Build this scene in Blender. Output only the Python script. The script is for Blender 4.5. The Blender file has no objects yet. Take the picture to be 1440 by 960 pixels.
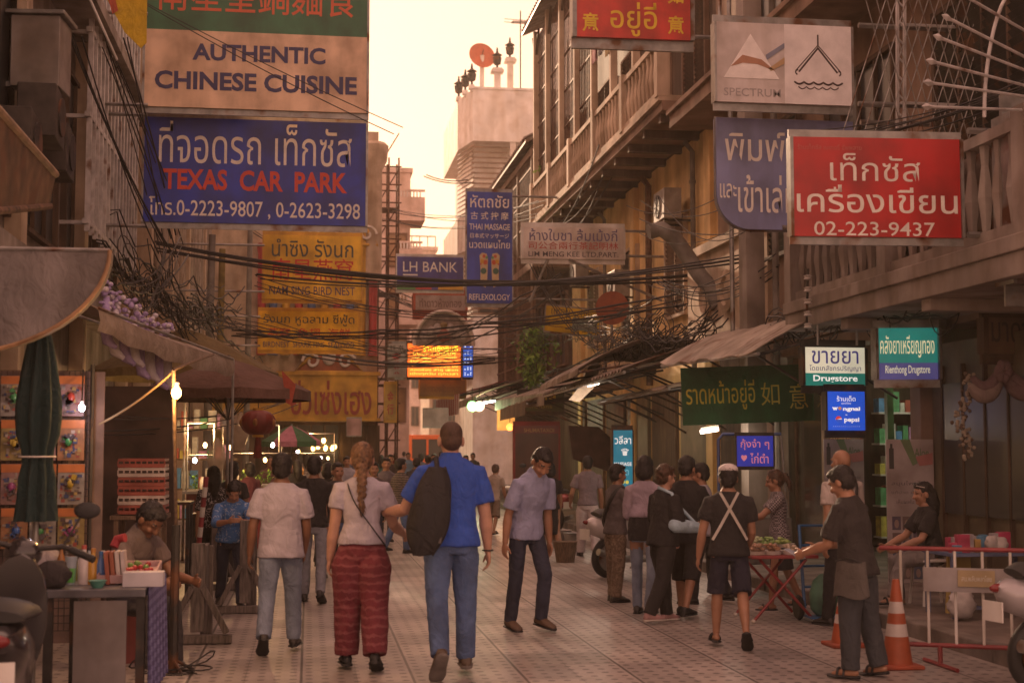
import bpy, bmesh, math, random
from mathutils import Vector, Matrix, noise
R = math.radians
V = Vector
random.seed(11)
S = bpy.context.scene
COL = S.collection

# ------------------------------------------------------------------ camera
FPX, PSI, THE = 2000.0, math.atan(285 / 2000 * math.cos(math.atan(150 / 2000))), math.atan(150 / 2000)
CAM = V((0, 0, 1.6))
_fh = V((math.sin(PSI), math.cos(PSI), 0))
c_r = V((math.cos(PSI), -math.sin(PSI), 0))
c_f = _fh * math.cos(THE) + V((0, 0, 1)) * math.sin(THE)
c_u = -_fh * math.sin(THE) + V((0, 0, 1)) * math.cos(THE)
cam = bpy.data.objects.new('camera', bpy.data.cameras.new('camera'))
COL.objects.link(cam)
cam.matrix_world = Matrix(((c_r.x, c_u.x, -c_f.x, CAM.x), (c_r.y, c_u.y, -c_f.y, CAM.y), (c_r.z, c_u.z, -c_f.z, CAM.z), (0, 0, 0, 1)))
cam.data.lens, cam.data.sensor_width = 50, 36
cam.data.clip_start, cam.data.clip_end = 0.1, 3000
cam.data.dof.use_dof = True
cam.data.dof.focus_distance = 17
cam.data.dof.aperture_fstop = 2.8
S.camera = cam

# ------------------------------------------------------------------ sky, sun, exposure
SUN_EL, SUN_AZ = 17.0, -8.0            # degrees; azimuth from the street axis, to the left is negative
w = bpy.data.worlds.new('World')
S.world = w
w.use_nodes = True
nt = w.node_tree
nt.nodes.clear()
sky = nt.nodes.new('ShaderNodeTexSky')
sky.sky_type = 'NISHITA'
sky.sun_disc = False
sky.sun_elevation = R(SUN_EL)
sky.sun_rotation = R(SUN_AZ)
sky.air_density, sky.dust_density, sky.ozone_density = 1.0, 0.6, 1.0
tint = nt.nodes.new('ShaderNodeMix')
tint.data_type, tint.blend_type = 'RGBA', 'MULTIPLY'
tint.inputs[0].default_value = 1
tint.inputs[7].default_value = (1.0, 0.60, 0.34, 1)
bg = nt.nodes.new('ShaderNodeBackground')
bg.inputs[1].default_value = 0.05
out = nt.nodes.new('ShaderNodeOutputWorld')
nt.links.new(sky.outputs[0], tint.inputs[6])
veil = nt.nodes.new('ShaderNodeMix')        # the even glow of a hazy evening sky over the whole dome
veil.data_type, veil.blend_type = 'RGBA', 'ADD'
veil.inputs[0].default_value = 1
veil.inputs[7].default_value = (11.6, 5.95, 4.5, 1)
nt.links.new(tint.outputs[2], veil.inputs[6])
nt.links.new(veil.outputs[2], bg.inputs[0])
nt.links.new(bg.outputs[0], out.inputs[0])
sd = bpy.data.lights.new('sun', 'SUN')
sd.energy, sd.angle, sd.color = 3.5, R(1.5), (1.0, 0.66, 0.42)
sun = bpy.data.objects.new('sun', sd)
COL.objects.link(sun)
_sv = V((math.sin(R(SUN_AZ)) * math.cos(R(SUN_EL)), math.cos(R(SUN_AZ)) * math.cos(R(SUN_EL)), math.sin(R(SUN_EL))))
sun.rotation_euler = _sv.to_track_quat('Z', 'Y').to_euler()
S.view_settings.view_transform = 'Standard'
S.view_settings.look = 'None'
S.view_settings.gamma = 1
S.view_settings.use_curve_mapping = False
S.view_settings.exposure = 1.15
try:
    S.cycles.use_denoising = True
    S.cycles.max_bounces, S.cycles.diffuse_bounces, S.cycles.glossy_bounces = 6, 3, 2
    S.cycles.transparent_max_bounces, S.cycles.volume_bounces = 6, 0
    S.cycles.sample_clamp_indirect = 4
    S.cycles.caustics_reflective = S.cycles.caustics_refractive = False
except Exception:
    pass


def at(px, py, Y):
    """the point of the plane y = Y that the photograph shows at this pixel"""
    d = c_f + c_r * ((px - 720) / FPX) + c_u * ((480 - py) / FPX)
    return CAM + d * (Y / d.y)


def gnd(px, py, z=0.0):
    d = c_f + c_r * ((px - 720) / FPX) + c_u * ((480 - py) / FPX)
    return CAM + d * ((z - CAM.z) / d.z)


# ------------------------------------------------------------------ materials
MATS = {}


def m(name, col=(.5, .5, .5), rough=.65, metal=0.0, var=.25, vs=4.0, streak=0.0, bump=0.0, bs=40.0, emit=0.0, ecol=None,
      rust=0.0, wrinkle=0.0, trans=0.0, coat=0.0, stretch=None, alpha=1.0):
    if name in MATS:
        return MATS[name]
    a = bpy.data.materials.new(name)
    MATS[name] = a
    a.use_nodes = True
    n, l = a.node_tree.nodes, a.node_tree.links
    b = n['Principled BSDF']
    b.inputs['Roughness'].default_value = rough
    b.inputs['Metallic'].default_value = metal
    b.inputs['Coat Weight'].default_value = coat
    b.inputs['Transmission Weight'].default_value = trans
    b.inputs['Alpha'].default_value = alpha
    tc = n.new('ShaderNodeTexCoord')
    last = None

    def noisenode(scale, detail=4, mp=None):
        x = n.new('ShaderNodeTexNoise')
        x.inputs['Scale'].default_value = scale
        x.inputs['Detail'].default_value = detail
        if mp:
            q = n.new('ShaderNodeMapping')
            q.inputs['Scale'].default_value = mp
            l.new(tc.outputs['Object'], q.inputs[0])
            l.new(q.outputs[0], x.inputs['Vector'])
        else:
            l.new(tc.outputs['Object'], x.inputs['Vector'])
        return x

    def ramp(src, p0, c0, p1, c1):
        r = n.new('ShaderNodeValToRGB')
        e = r.color_ramp.elements
        e[0].position, e[0].color = p0, (*c0, 1)
        e[1].position, e[1].color = p1, (*c1, 1)
        l.new(src, r.inputs[0])
        return r.outputs[0]

    def mul(a_, b_, fac=1.0, mode='MULTIPLY'):
        x = n.new('ShaderNodeMix')
        x.data_type, x.blend_type = 'RGBA', mode
        if isinstance(fac, float):
            x.inputs[0].default_value = fac
        else:
            l.new(fac, x.inputs[0])
        for k, s in ((6, a_), (7, b_)):
            if isinstance(s, tuple):
                x.inputs[k].default_value = (*s[:3], 1)
            else:
                l.new(s, x.inputs[k])
        return x.outputs[2]
    last = tuple(col)
    if var > 0:
        lo = max(0, 1 - var * 1.5)
        last = mul(last, ramp(noisenode(vs, 6, stretch).outputs[0], .3, (lo,) * 3, .7, (1 + var * .6,) * 3))
    if streak > 0:
        lo = 1 - streak
        s = ramp(noisenode(1.0, 7, (2.4, 2.4, .3)).outputs[0], .36, (lo, lo * .95, lo * .88), .62, (1, 1, 1))
        last = mul(last, s)
        s2 = ramp(noisenode(2.2, 8).outputs[0], .34, (lo, lo * .93, lo * .85), .55, (1, 1, 1))
        last = mul(last, s2, .7)
    if rust > 0:
        q = ramp(noisenode(3.0, 9).outputs[0], .62 - rust * .25, (0, 0, 0), .72 - rust * .2, (1, 1, 1))
        last = mul(last, (.13, .055, .025), q, 'MIX')
    if isinstance(last, tuple):
        b.inputs['Base Color'].default_value = (*last, 1)
    else:
        l.new(last, b.inputs['Base Color'])
    if emit > 0:
        b.inputs['Emission Strength'].default_value = emit
        if ecol is None and not isinstance(last, tuple):
            l.new(last, b.inputs['Emission Color'])
        else:
            b.inputs['Emission Color'].default_value = (*(ecol or col), 1)
    if bump > 0:
        bn = n.new('ShaderNodeBump')
        bn.inputs['Strength'].default_value = bump
        bn.inputs['Distance'].default_value = .01
        l.new(noisenode(bs, 5).outputs[0], bn.inputs['Height'])
        if wrinkle > 0:
            b2 = n.new('ShaderNodeBump')
            b2.inputs['Strength'].default_value = wrinkle
            b2.inputs['Distance'].default_value = .03
            wn = noisenode(9, 3, (1, 1, .7))
            wn.inputs['Distortion'].default_value = 1.8
            l.new(wn.outputs[0], b2.inputs['Height'])
            l.new(b2.outputs[0], bn.inputs['Normal'])
        l.new(bn.outputs[0], b.inputs['Normal'])
    a['P'] = 1
    return a


def pm(name, c, **k):       # painted sheet
    return m(name, c, **{**dict(rough=.45, var=.16, vs=2.5, streak=.25), **k})


def fab(name, c, **k):      # cloth
    return m(name, c, **{**dict(rough=.9, var=.14, vs=9, bump=.25, bs=300, wrinkle=.75), **k})


M_white = pm('white_paint', (.72, .70, .68))
M_steel = m('galvanised_steel', (.33, .32, .31), .45, .6, .3, 6, rust=.35)
M_dark = m('dark_iron', (.035, .032, .03), .55, .3, .4, 8, rust=.3)
M_black = m('black_rubber', (.018, .018, .019), .6, 0, .3, 6)
M_cable = m('cable_black', (.016, .015, .016), .6, 0, .3, 3)
M_conc = m('concrete', (.30, .28, .26), .85, 0, .3, 3, streak=.4, bump=.3)
M_wood = m('old_wood', (.16, .105, .07), .75, 0, .4, 8, stretch=(9, 9, 1), bump=.2)
M_greywood = m('weathered_wood', (.24, .215, .19), .8, 0, .45, 7, stretch=(8, 8, 1), bump=.3)
M_glass = m('dark_glass', (.03, .032, .035), .35, 0, .1, 1)
M_chrome = m('chrome', (.65, .63, .6), .18, 1, .1, 5)
M_rust = m('rusty_steel', (.16, .085, .05), .75, .2, .5, 9)


# ------------------------------------------------------------------ mesh builder
def frame_of(d):
    d = d.normalized()
    a = V((0, 0, 1)) if abs(d.z) < .9 else V((1, 0, 0))
    x = d.cross(a).normalized()
    return x, x.cross(d).normalized()


TXT = {}


def text_geo(s, bold=0.0):
    k = (s, bold)
    if k in TXT:
        return TXT[k]
    cu = bpy.data.curves.new('t', 'FONT')
    cu.body = s
    cu.offset = bold
    cu.resolution_u = 3
    cu.align_x = 'CENTER'
    o = bpy.data.objects.new('t', cu)
    COL.objects.link(o)
    dg = bpy.context.evaluated_depsgraph_get()
    me = o.evaluated_get(dg).to_mesh()
    vs = [v.co.copy() for v in me.vertices]
    fs = [tuple(p.vertices) for p in me.polygons]
    o.evaluated_get(dg).to_mesh_clear()
    bpy.data.objects.remove(o)
    bpy.data.curves.remove(cu)
    if not vs:
        TXT[k] = None
        return None
    x0, x1 = min(v.x for v in vs), max(v.x for v in vs)
    y0, y1 = min(v.y for v in vs), max(v.y for v in vs)
    vs = [((v.x - x0) / (x1 - x0) - .5, (v.y - y0) / max(1e-6, y1 - y0) - .5) for v in vs]
    TXT[k] = (vs, fs, (x1 - x0) / max(1e-6, y1 - y0))
    return TXT[k]


class MB:
    def __init__(s):
        s.v, s.f, s.mi, s.mats = [], [], [], []

    def add(s, vs, fs, mat):
        if mat not in s.mats:
            s.mats.append(mat)
        i, b = s.mats.index(mat), len(s.v)
        s.v += [V(q) for q in vs]
        s.f += [tuple(b + k for k in f) for f in fs]
        s.mi += [i] * len(fs)
        return s

    def box(s, c, size, mat, rz=0, rx=0, ry=0):
        M = Matrix.Rotation(R(rz), 3, 'Z') @ Matrix.Rotation(R(ry), 3, 'Y') @ Matrix.Rotation(R(rx), 3, 'X')
        c = V(c)
        q = [c + M @ V((x * size[0] / 2, y * size[1] / 2, z * size[2] / 2)) for z in (-1, 1) for y in (-1, 1) for x in (-1, 1)]
        return s.add(q, [(0, 2, 3, 1), (4, 5, 7, 6), (0, 1, 5, 4), (2, 6, 7, 3), (0, 4, 6, 2), (1, 3, 7, 5)], mat)

    def bb(s, a, b, mat):       # axis box from corner to corner
        a, b = V(a), V(b)
        d = b - a
        return s.box((a + b) / 2, (abs(d.x), abs(d.y), abs(d.z)), mat)

    def beam(s, a, b, wd, h, mat):  # rectangular bar
        a, b = V(a), V(b)
        x, y = frame_of(b - a)
        q = []
        for p in (a, b):
            q += [p - x * wd / 2 - y * h / 2, p + x * wd / 2 - y * h / 2, p + x * wd / 2 + y * h / 2, p - x * wd / 2 + y * h / 2]
        return s.add(q, [(3, 2, 1, 0), (4, 5, 6, 7), (0, 1, 5, 4), (1, 2, 6, 5), (2, 3, 7, 6), (3, 0, 4, 7)], mat)

    def tube(s, pts, r, mat, n=6, caps=True, closed=False):
        pts = [V(p) for p in pts]
        k = len(pts)
        rr = r if isinstance(r, (list, tuple)) else [r] * k
        vs, fs = [], []
        px = None
        for i, p in enumerate(pts):
            if closed:
                d = pts[(i + 1) % k] - pts[i - 1]
            else:
                d = pts[min(i + 1, k - 1)] - pts[max(i - 1, 0)]
            if d.length < 1e-7:
                d = V((0, 0, 1))
            d.normalize()
            if px is None:
                x, y = frame_of(d)
            else:
                x = px - d * px.dot(d)
                if x.length < 1e-5:
                    x, y = frame_of(d)
                x.normalize()
                y = x.cross(d)
            px = x
            vs += [p + (x * math.cos(6.28318 * j / n) + y * math.sin(6.28318 * j / n)) * rr[i] for j in range(n)]
        for i in range(k if closed else k - 1):
            i2 = (i + 1) % k
            for j in range(n):
                j2 = (j + 1) % n
                fs.append((i * n + j, i2 * n + j, i2 * n + j2, i * n + j2))
        if caps and not closed:
            fs.append(tuple(range(n)))
            fs.append(tuple((k - 1) * n + j for j in reversed(range(n))))
        return s.add(vs, fs, mat)

    def loft(s, rings, mat, caps=True):
        n, k = len(rings[0]), len(rings)
        vs = [p for r_ in rings for p in r_]
        fs = [(i * n + j, i * n + (j + 1) % n, (i + 1) * n + (j + 1) % n, (i + 1) * n + j) for i in range(k - 1) for j in range(n)]
        if caps:
            fs += [tuple(reversed(range(n))), tuple((k - 1) * n + j for j in range(n))]
        return s.add(vs, fs, mat)

    def lathe(s, prof, c, mat, n=16, ax=None, caps=True):
        c = V(c)
        ax = V(ax or (0, 0, 1)).normalized()
        x, y = frame_of(ax)
        x, y = (V((1, 0, 0)), V((0, 1, 0))) if abs(ax.z) > .99 else (x, y)
        return s.loft([[c + ax * z + (x * math.cos(6.28318 * j / n) + y * math.sin(6.28318 * j / n)) * r_ for j in range(n)] for r_, z in prof], mat, caps)

    def ell(s, c, r, mat, nu=12, nv=8, M=None):
        c = V(c)
        M = M or Matrix.Identity(3)
        vs = [c + M @ V((0, 0, -r[2]))]
        for i in range(1, nv):
            t = math.pi * i / nv
            vs += [c + M @ V((r[0] * math.sin(t) * math.cos(6.28318 * j / nu), r[1] * math.sin(t) * math.sin(6.28318 * j / nu), -r[2] * math.cos(t))) for j in range(nu)]
        vs.append(c + M @ V((0, 0, r[2])))
        e = len(vs) - 1
        fs = [(0, 1 + (j + 1) % nu, 1 + j) for j in range(nu)]
        for i in range(nv - 2):
            for j in range(nu):
                a_, b_ = 1 + i * nu, 1 + (i + 1) * nu
                fs.append((a_ + j, a_ + (j + 1) % nu, b_ + (j + 1) % nu, b_ + j))
        q = 1 + (nv - 2) * nu
        fs += [(e, q + j, q + (j + 1) % nu) for j in range(nu)]
        return s.add(vs, fs, mat)

    def prism(s, pts, d, mat):      # polygon pts (3-D, planar) pushed by vector d
        pts, d = [V(p) for p in pts], V(d)
        n = len(pts)
        fs = [tuple(range(n)), tuple(n + j for j in reversed(range(n)))] + [(j, n + j, n + (j + 1) % n, (j + 1) % n) for j in range(n)]
        return s.add(pts + [p + d for p in pts], fs, mat)

    def sheet(s, grid, th, mat):    # grid[i][j] of points -> sheet with thickness th (along z)
        a, b = len(grid), len(grid[0])
        top = [p for r_ in grid for p in r_]
        bot = [V(p) - V((0, 0, th)) for p in top]
        n = a * b
        fs = []
        for i in range(a - 1):
            for j in range(b - 1):
                q = (i * b + j, i * b + j + 1, (i + 1) * b + j + 1, (i + 1) * b + j)
                fs.append(q)
                fs.append(tuple(n + k for k in reversed(q)))
        for i in range(a - 1):
            for j in (0, b - 1):
                fs.append((i * b + j, (i + 1) * b + j, n + (i + 1) * b + j, n + i * b + j))
        for j in range(b - 1):
            for i in (0, a - 1):
                fs.append((i * b + j, i * b + j + 1, n + i * b + j + 1, n + i * b + j))
        return s.add(top + bot, fs, mat)

    def text(s, st, o, x, y, mat, bold=0.0, off=.005):
        """text fitted into the parallelogram centred at o with half axes x, y (vectors)"""
        g = text_geo(st, bold)
        if g:
            o, x, y = V(o), V(x), V(y)
            nn = x.cross(y).normalized() * off
            s.add([o + nn + x * (2 * a_) + y * (2 * b_) for a_, b_ in g[0]], g[1], mat)
        return s

    def mesh(s, name):
        me = bpy.data.meshes.new(name)
        me.from_pydata(s.v, [], s.f)
        for mt in s.mats:
            me.materials.append(mt)
        me.polygons.foreach_set('material_index', s.mi)
        return me

    def build(s, name, parent=None, smooth=None, bevel=0, fix=True):
        me = s.mesh(name)
        if fix:
            bm = bmesh.new()
            bm.from_mesh(me)
            bmesh.ops.recalc_face_normals(bm, faces=bm.faces)
            bm.to_mesh(me)
            bm.free()
        o = bpy.data.objects.new(name, me)
        COL.objects.link(o)
        if smooth:
            me.polygons.foreach_set('use_smooth', [True] * len(me.polygons))
            me.set_sharp_from_angle(angle=R(smooth))
        if bevel:
            b = o.modifiers.new('bevel', 'BEVEL')
            b.width, b.segments, b.limit_method, b.angle_limit = bevel, 2, 'ANGLE', R(50)
        if parent:
            adopt(o, parent)
        return o


def adopt(o, parent):
    o.parent = parent
    if parent.parent is None:       # a part of a part needs nothing: its parent already sits in world coordinates
        M = Matrix.Translation(parent.location) @ parent.rotation_euler.to_matrix().to_4x4()
        o.matrix_parent_inverse = M.inverted()


def tag(o, label, cat, group=None, kind=None):
    o['label'] = label
    o['category'] = cat
    if group:
        o['group'] = group
    if kind:
        o['kind'] = kind
    return o


def thing(name, label, cat, loc, group=None, rz=0):
    o = bpy.data.objects.new(name, None)
    COL.objects.link(o)
    o.empty_display_size = .2
    o.location = loc
    o.rotation_euler = (0, 0, R(rz))
    return tag(o, label, cat, group)


def solo(name, label, cat, mb, group=None, **k):    # a thing that is one mesh
    return tag(mb.build(name, **k), label, cat, group)


def struct(name, mb, **k):
    o = mb.build(name, **k)
    o['kind'] = 'structure'
    return o


def copy_tree(src, loc, rz, label=None, parent=None):
    c = src.copy()
    COL.objects.link(c)
    if parent:
        c.parent = parent
    else:
        c.location = loc
        c.rotation_euler = (0, 0, rz)
        if label:
            c['label'] = label
    for ch in list(src.children):
        copy_tree(ch, None, None, None, c)
    return c


def sag(a, b, drop, n=14):
    a, b = V(a), V(b)
    return [a.lerp(b, t / n) - V((0, 0, drop * 4 * (t / n) * (1 - t / n))) for t in range(n + 1)]
# ------------------------------------------------------------------ people
SKIN = {'tan': m('skin_tan', (.33, .17, .105), .5, 0, .12, 12), 'dark': m('skin_brown', (.22, .105, .062), .5, 0, .12, 12),
        'pale': m('skin_pale', (.46, .26, .185), .5, 0, .12, 12)}
M_eye = m('eye_dark', (.03, .02, .018), .25, 0, 0)
M_lip = m('lip_tone', (.25, .09, .075), .45, 0, .1)
M_hair = m('hair_black', (.013, .010, .009), .55, 0, .5, 40, stretch=(3, 3, 1), bump=.5, bs=180)
HAIR = {'black': M_hair, 'brown': m('hair_brown', (.075, .035, .018), .45, 0, .5, 40, bump=.5, bs=180),
        'fair': m('hair_fair', (.19, .10, .05), .5, 0, .5, 40, bump=.5, bs=180),
        'shaved': m('hair_shaved', (.07, .038, .026), .7, 0, .3, 60, bump=.3, bs=400)}
DG = None


def remesh(mb, name, vox, parent, mat_fn=None, mats=None, amp=0.0, fq=9.0, smooth=2, post=None, seed=0):
    """the union of closed pieces as ONE continuous surface"""
    o = mb.build(name)
    a = o.modifiers.new('r', 'REMESH')
    a.mode, a.voxel_size = 'VOXEL', vox
    if smooth:
        b = o.modifiers.new('s', 'SMOOTH')
        b.factor, b.iterations = .5, smooth
    dg = bpy.context.evaluated_depsgraph_get()
    me = bpy.data.meshes.new_from_object(o.evaluated_get(dg), depsgraph=dg)
    old = o.data
    o.modifiers.clear()
    o.data = me
    bpy.data.meshes.remove(old)
    me.name = name
    if amp:
        so = V((seed * 3.1, seed * 1.7, seed))
        me.update()
        nr = [v.normal.copy() for v in me.vertices]
        for v, n_ in zip(me.vertices, nr):
            p = v.co
            d = noise.noise(V((p.x * fq, p.y * fq, p.z * fq * .75)) + so) + .55 * (1 - 2 * abs(noise.noise(V((p.x * fq * 1.2 + p.z * fq, p.y * fq * 1.2, p.z * fq * 1.7)) + so)))
            v.co = p + n_ * d * amp
    if post:
        post(me)
    if mats:
        me.materials.clear()
        for q in mats:
            me.materials.append(q)
    if mat_fn:
        me.polygons.foreach_set('material_index', [mat_fn(p.center) for p in me.polygons])
    else:
        me.polygons.foreach_set('material_index', [0] * len(me.polygons))
    me.polygons.foreach_set('use_smooth', [True] * len(me.polygons))
    if parent:
        adopt(o, parent)
    return o


def rcap(pts, rad, lo=True, hi=True):
    """round the ends of a limb"""
    pts, rad = [V(p) for p in pts], list(rad)
    if lo:
        d = (pts[0] - pts[1]).normalized()
        p, r_ = pts[0], rad[0]
        pts = [p + d * r_ * .95, p + d * r_ * .7] + pts
        rad = [r_ * .3, r_ * .71] + rad
    if hi:
        d = (pts[-1] - pts[-2]).normalized()
        p, r_ = pts[-1], rad[-1]
        pts = pts + [p + d * r_ * .7, p + d * r_ * .95]
        rad = rad + [r_ * .71, r_ * .3]
    return pts, rad


def person(label, x, y, face, H=1.7, sex='m', bulk=1.0, skin='tan', hair=('short', 'black'), shirt=None, pants=None, shoes=None,
           vox=.010, z=0.0, group=None, lean=3, hunch=0, side=0, hp=0, hy=0, ll=(12, 6, 3, 0), rl=(-12, 14, 3, 0),
           la=(-10, 8, 15, 4), ra=(10, 8, 15, 4), sit=None, curl=35, extra=None, cat='person'):
    F = sex == 'f'
    HH = H * 1.07
    root = thing('person', label, cat, (x, y, z), group)
    skm = SKIN[skin]
    W = Matrix.Rotation(R(-face), 3, 'Z')
    # ---- skeleton in the local frame (facing +y)
    hip = V((0, 0, .52 * H))

    def up(a_, s_):
        return V((math.sin(R(s_)), math.sin(R(a_)) * math.cos(R(s_)), math.cos(R(a_)) * math.cos(R(s_))))
    U1, U2 = up(lean, side), up(lean + hunch, side)
    waist = hip + U1 * .12 * H

    def P(k):
        return hip + U1 * (k - .52) * H if k < .64 else waist + U2 * (k - .64) * H
    RX = V((1, 0, 0))
    legs, arms = {}, {}
    for sg, (th, kn, sp, fp) in ((-1, ll), (1, rl)):
        hj = hip + V((sg * .052 * H, 0, -.015 * H))

        def ldir(a_, s_):
            return V((sg * math.sin(R(s_)), math.sin(R(a_)) * math.cos(R(s_)), -math.cos(R(a_)) * math.cos(R(s_))))
        k_ = hj + ldir(th, sp) * .245 * H
        a_ = k_ + ldir(th - kn, sp * .4) * .24 * H
        fd = V((sg * .12, math.cos(R(fp)), math.sin(R(fp)))).normalized()
        fn = V((0, -math.sin(R(fp)), math.cos(R(fp))))
        legs[sg] = (hj, k_, a_, fd, fn)
    low = min(min((a_ - fn * .046 * H - fd * .03 * H).z, (a_ - fn * .046 * H + fd * .105 * H).z) for _, _, a_, fd, fn in legs.values())
    dz = (sit - hip.z) if sit is not None else -low
    sh = .106 * H * (.9 if F else 1.0) * (.4 + .6 * bulk)
    for sg, (sw, ab, el, fo) in ((-1, la), (1, ra)):
        sj = P(.776) + RX * sg * sh

        def adir(a_, b_):
            return V((sg * math.sin(R(b_)), math.sin(R(a_)) * math.cos(R(b_)), -math.cos(R(a_)) * math.cos(R(b_))))
        e_ = sj + adir(sw, ab) * .175 * H
        fdv = adir(sw + el, fo)
        w_ = e_ + fdv * .15 * H
        arms[sg] = (sj, e_, w_, fdv)
    neck = P(.845)
    HU = up(lean + hunch + hp, side)
    HM = Matrix.Rotation(R(-(lean + hunch + hp)), 3, 'X') @ Matrix.Rotation(R(hy), 3, 'Z')
    hc = neck + U2 * .006 * H + HU * .064 * H
    off = V((0, 0, dz))

    def T(p):
        return W @ (V(p) + off) + V((x, y, z))

    def hd(a_, b_, c_):     # head-local offset in units of H
        return hc + HM @ V((a_ * HH, b_ * HH, c_ * HH))
    W3h = W @ HM
    # ---- body
    mb = MB()

    def limb(mb_, pts, rad, lo=True, hi=True, n=12, mat=skm):
        p_, r_ = rcap(pts, rad, lo, hi)
        mb_.tube([T(q) for q in p_], r_, mat, n)

    def ring(k, rx, ry, dy=0.0, n=18, k2=None):
        u = U1 if k < .64 else U2
        f_ = u.cross(RX)        # points backwards/forwards in the sagittal plane
        c = P(k) + f_ * (dy * H)
        return [T(c + RX * (rx * H * math.cos(6.28318 * j / n)) + f_ * (ry * H * math.sin(6.28318 * j / n))) for j in range(n)]
    bk = bulk
    if F:
        prof = [(.455, .075, .055, 0), (.50, .097, .066, -.004), (.54, .094, .064, 0), (.62, .07, .05, 0), (.68, .076, .055, 0), (.735, .086, .064, .008), (.785, .085, .052, 0), (.81, .072, .045, 0), (.832, .046, .038, 0), (.855, .033, .034, 0)]
    else:
        prof = [(.455, .075, .055, 0), (.50, .091, .064, -.004), (.56, .086, .06, 0), (.63, .082, .056, 0), (.70, .092, .062, 0), (.75, .102, .064, .002), (.785, .098, .056, 0), (.812, .08, .048, 0), (.836, .053, .041, 0), (.86, .037, .038, 0)]
    mb.loft([ring(k, a_ * bk * .88, b_ * bk * .88, d_) for k, a_, b_, d_ in prof], skm)
    limb(mb, [P(.82), neck, hd(0, -.006, -.02)], [.036 * H, .031 * H, .033 * H])
    # head
    mb.ell(T(hd(0, -.006, .012)), (.0445 * HH, .056 * HH, .054 * HH), skm, 18, 12, W3h)
    mb.ell(T(hd(0, .012, -.022)), (.036 * HH, .042 * HH, .043 * HH), skm, 16, 10, W3h)
    mb.ell(T(hd(0, .036, -.052)), (.018 * HH, .017 * HH, .013 * HH), skm, 12, 8, W3h)
    limb(mb, [hd(0, .048, .006), hd(0, .060, -.016)], [.007 * HH, .0105 * HH], n=8)
    for sg in (-1, 1):
        mb.ell(T(hd(sg * .046, -.006, -.008)), (.008 * HH, .014 * HH, .021 * HH), skm, 10, 8, W3h)
        mb.ell(T(hd(sg * .019, .046, .016)), (.016 * HH, .009 * HH, .007 * HH), skm, 10, 6, W3h)
        mb.ell(T(hd(sg * .022, .040, -.017)), (.015 * HH, .013 * HH, .014 * HH), skm, 10, 6, W3h)
    hands = {}
    for sg in (-1, 1):
        sj, e_, w_, fd = arms[sg]
        limb(mb, [P(.785) + RX * sg * .05 * H, sj, sj.lerp(e_, .35), e_, e_.lerp(w_, .3), w_],
             [.024 * H * bk, .029 * H * bk, .029 * H * bk, .0235 * H * bk, .026 * H * bk, .0165 * H])
        # hand: palm faces the body, thumb forward
        lat = V((-sg, 0, 0))
        nrm = (lat - fd * lat.dot(fd)).normalized()         # palm normal (inwards)
        th_ = nrm.cross(fd) * (-sg)
        if th_.y < 0 and abs(fd.z) > .5:
            th_ = -th_
        if abs(fd.z) <= .5:
            th_ = th_ if th_.z > 0 else -th_
        pc = w_ + fd * .03 * H
        PM = Matrix((th_, nrm, fd)).transposed()
        mb.ell(T(pc), (.0245 * H, .0115 * H, .033 * H), skm, 12, 8, W @ PM)
        for q, (o_, ln) in enumerate(((.0165, .040), (.0055, .045), (-.0055, .042), (-.016, .033))):
            b0 = w_ + fd * .05 * H + th_ * o_ * H
            c1 = R(curl * (.55 + .12 * q))
            c2 = R(curl * (1.35 + .15 * q))
            k1 = b0 + (fd * math.cos(c1) + nrm * math.sin(c1)) * ln * .52 * H
            k2 = k1 + (fd * math.cos(c2) + nrm * math.sin(c2)) * ln * .5 * H
            limb(mb, [b0 - fd * .015 * H, b0, k1, k2], [.0056 * H, .0058 * H, .0052 * H, .0044 * H], n=8)
        t0 = w_ + fd * .018 * H + th_ * .016 * H
        t1 = t0 + (th_ * .75 + fd * .8 + nrm * .35).normalized() * .026 * H
        t2 = t1 + (th_ * .25 + fd * .95 + nrm * .45).normalized() * .022 * H
        limb(mb, [t0, t1, t2], [.0075 * H, .0063 * H, .005 * H], n=8)
        hands[sg] = T(w_ + fd * .065 * H)
    for sg in (-1, 1):
        hj, k_, a_, fd, fn = legs[sg]
        limb(mb, [hj, hj.lerp(k_, .4), k_, k_.lerp(a_, .3), k_.lerp(a_, .6), a_],
             [.05 * H * bk, .045 * H * bk, .03 * H * bk, .033 * H * bk, .027 * H * bk, .019 * H])
        limb(mb, [a_ - fd * .022 * H - fn * .022 * H, a_ + fd * .03 * H - fn * .024 * H, a_ + fd * .085 * H - fn * .033 * H], [.018 * H, .0215 * H, .013 * H])
    Winv = W.transposed()
    eyes = [hd(sg * .019, .052, .008) for sg in (-1, 1)]
    brow = [hd(sg * .019, .052, .021) for sg in (-1, 1)]
    mouth = hd(0, .054, -.034)
    HMt = HM.transposed()

    def mf(c):
        q = Winv @ (c - V((x, y, z))) - off
        if (q - hc).length > .12 * H:
            return 0
        for e in eyes:
            d = HMt @ (q - e)
            if abs(d.x) < .0085 * H and abs(d.z) < .0034 * H and d.y > -.016 * H:
                return 1
        for e in (brow if vox < .0105 else ()):
            d = HMt @ (q - e)
            if abs(d.x) < .012 * H and abs(d.z) < .0022 * H and d.y > -.016 * H:
                return 3
        d = HMt @ (q - mouth)
        if abs(d.x) < .014 * H and abs(d.z) < .0045 * H and d.y > -.02 * H:
            return 2
        return 0
    remesh(mb, 'body', vox * .85, root, mf, [skm, M_eye, M_lip, HAIR[hair[1]]], smooth=1)
    # ---- trousers
    sd_ = sum(ord(ch) for ch in label) % 50
    pt = dict(c=fab('denim_blue', (.07, .095, .17)), style='long', wid=1.0, end=.97)
    pt.update(pants or {})
    mb = MB()
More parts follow.
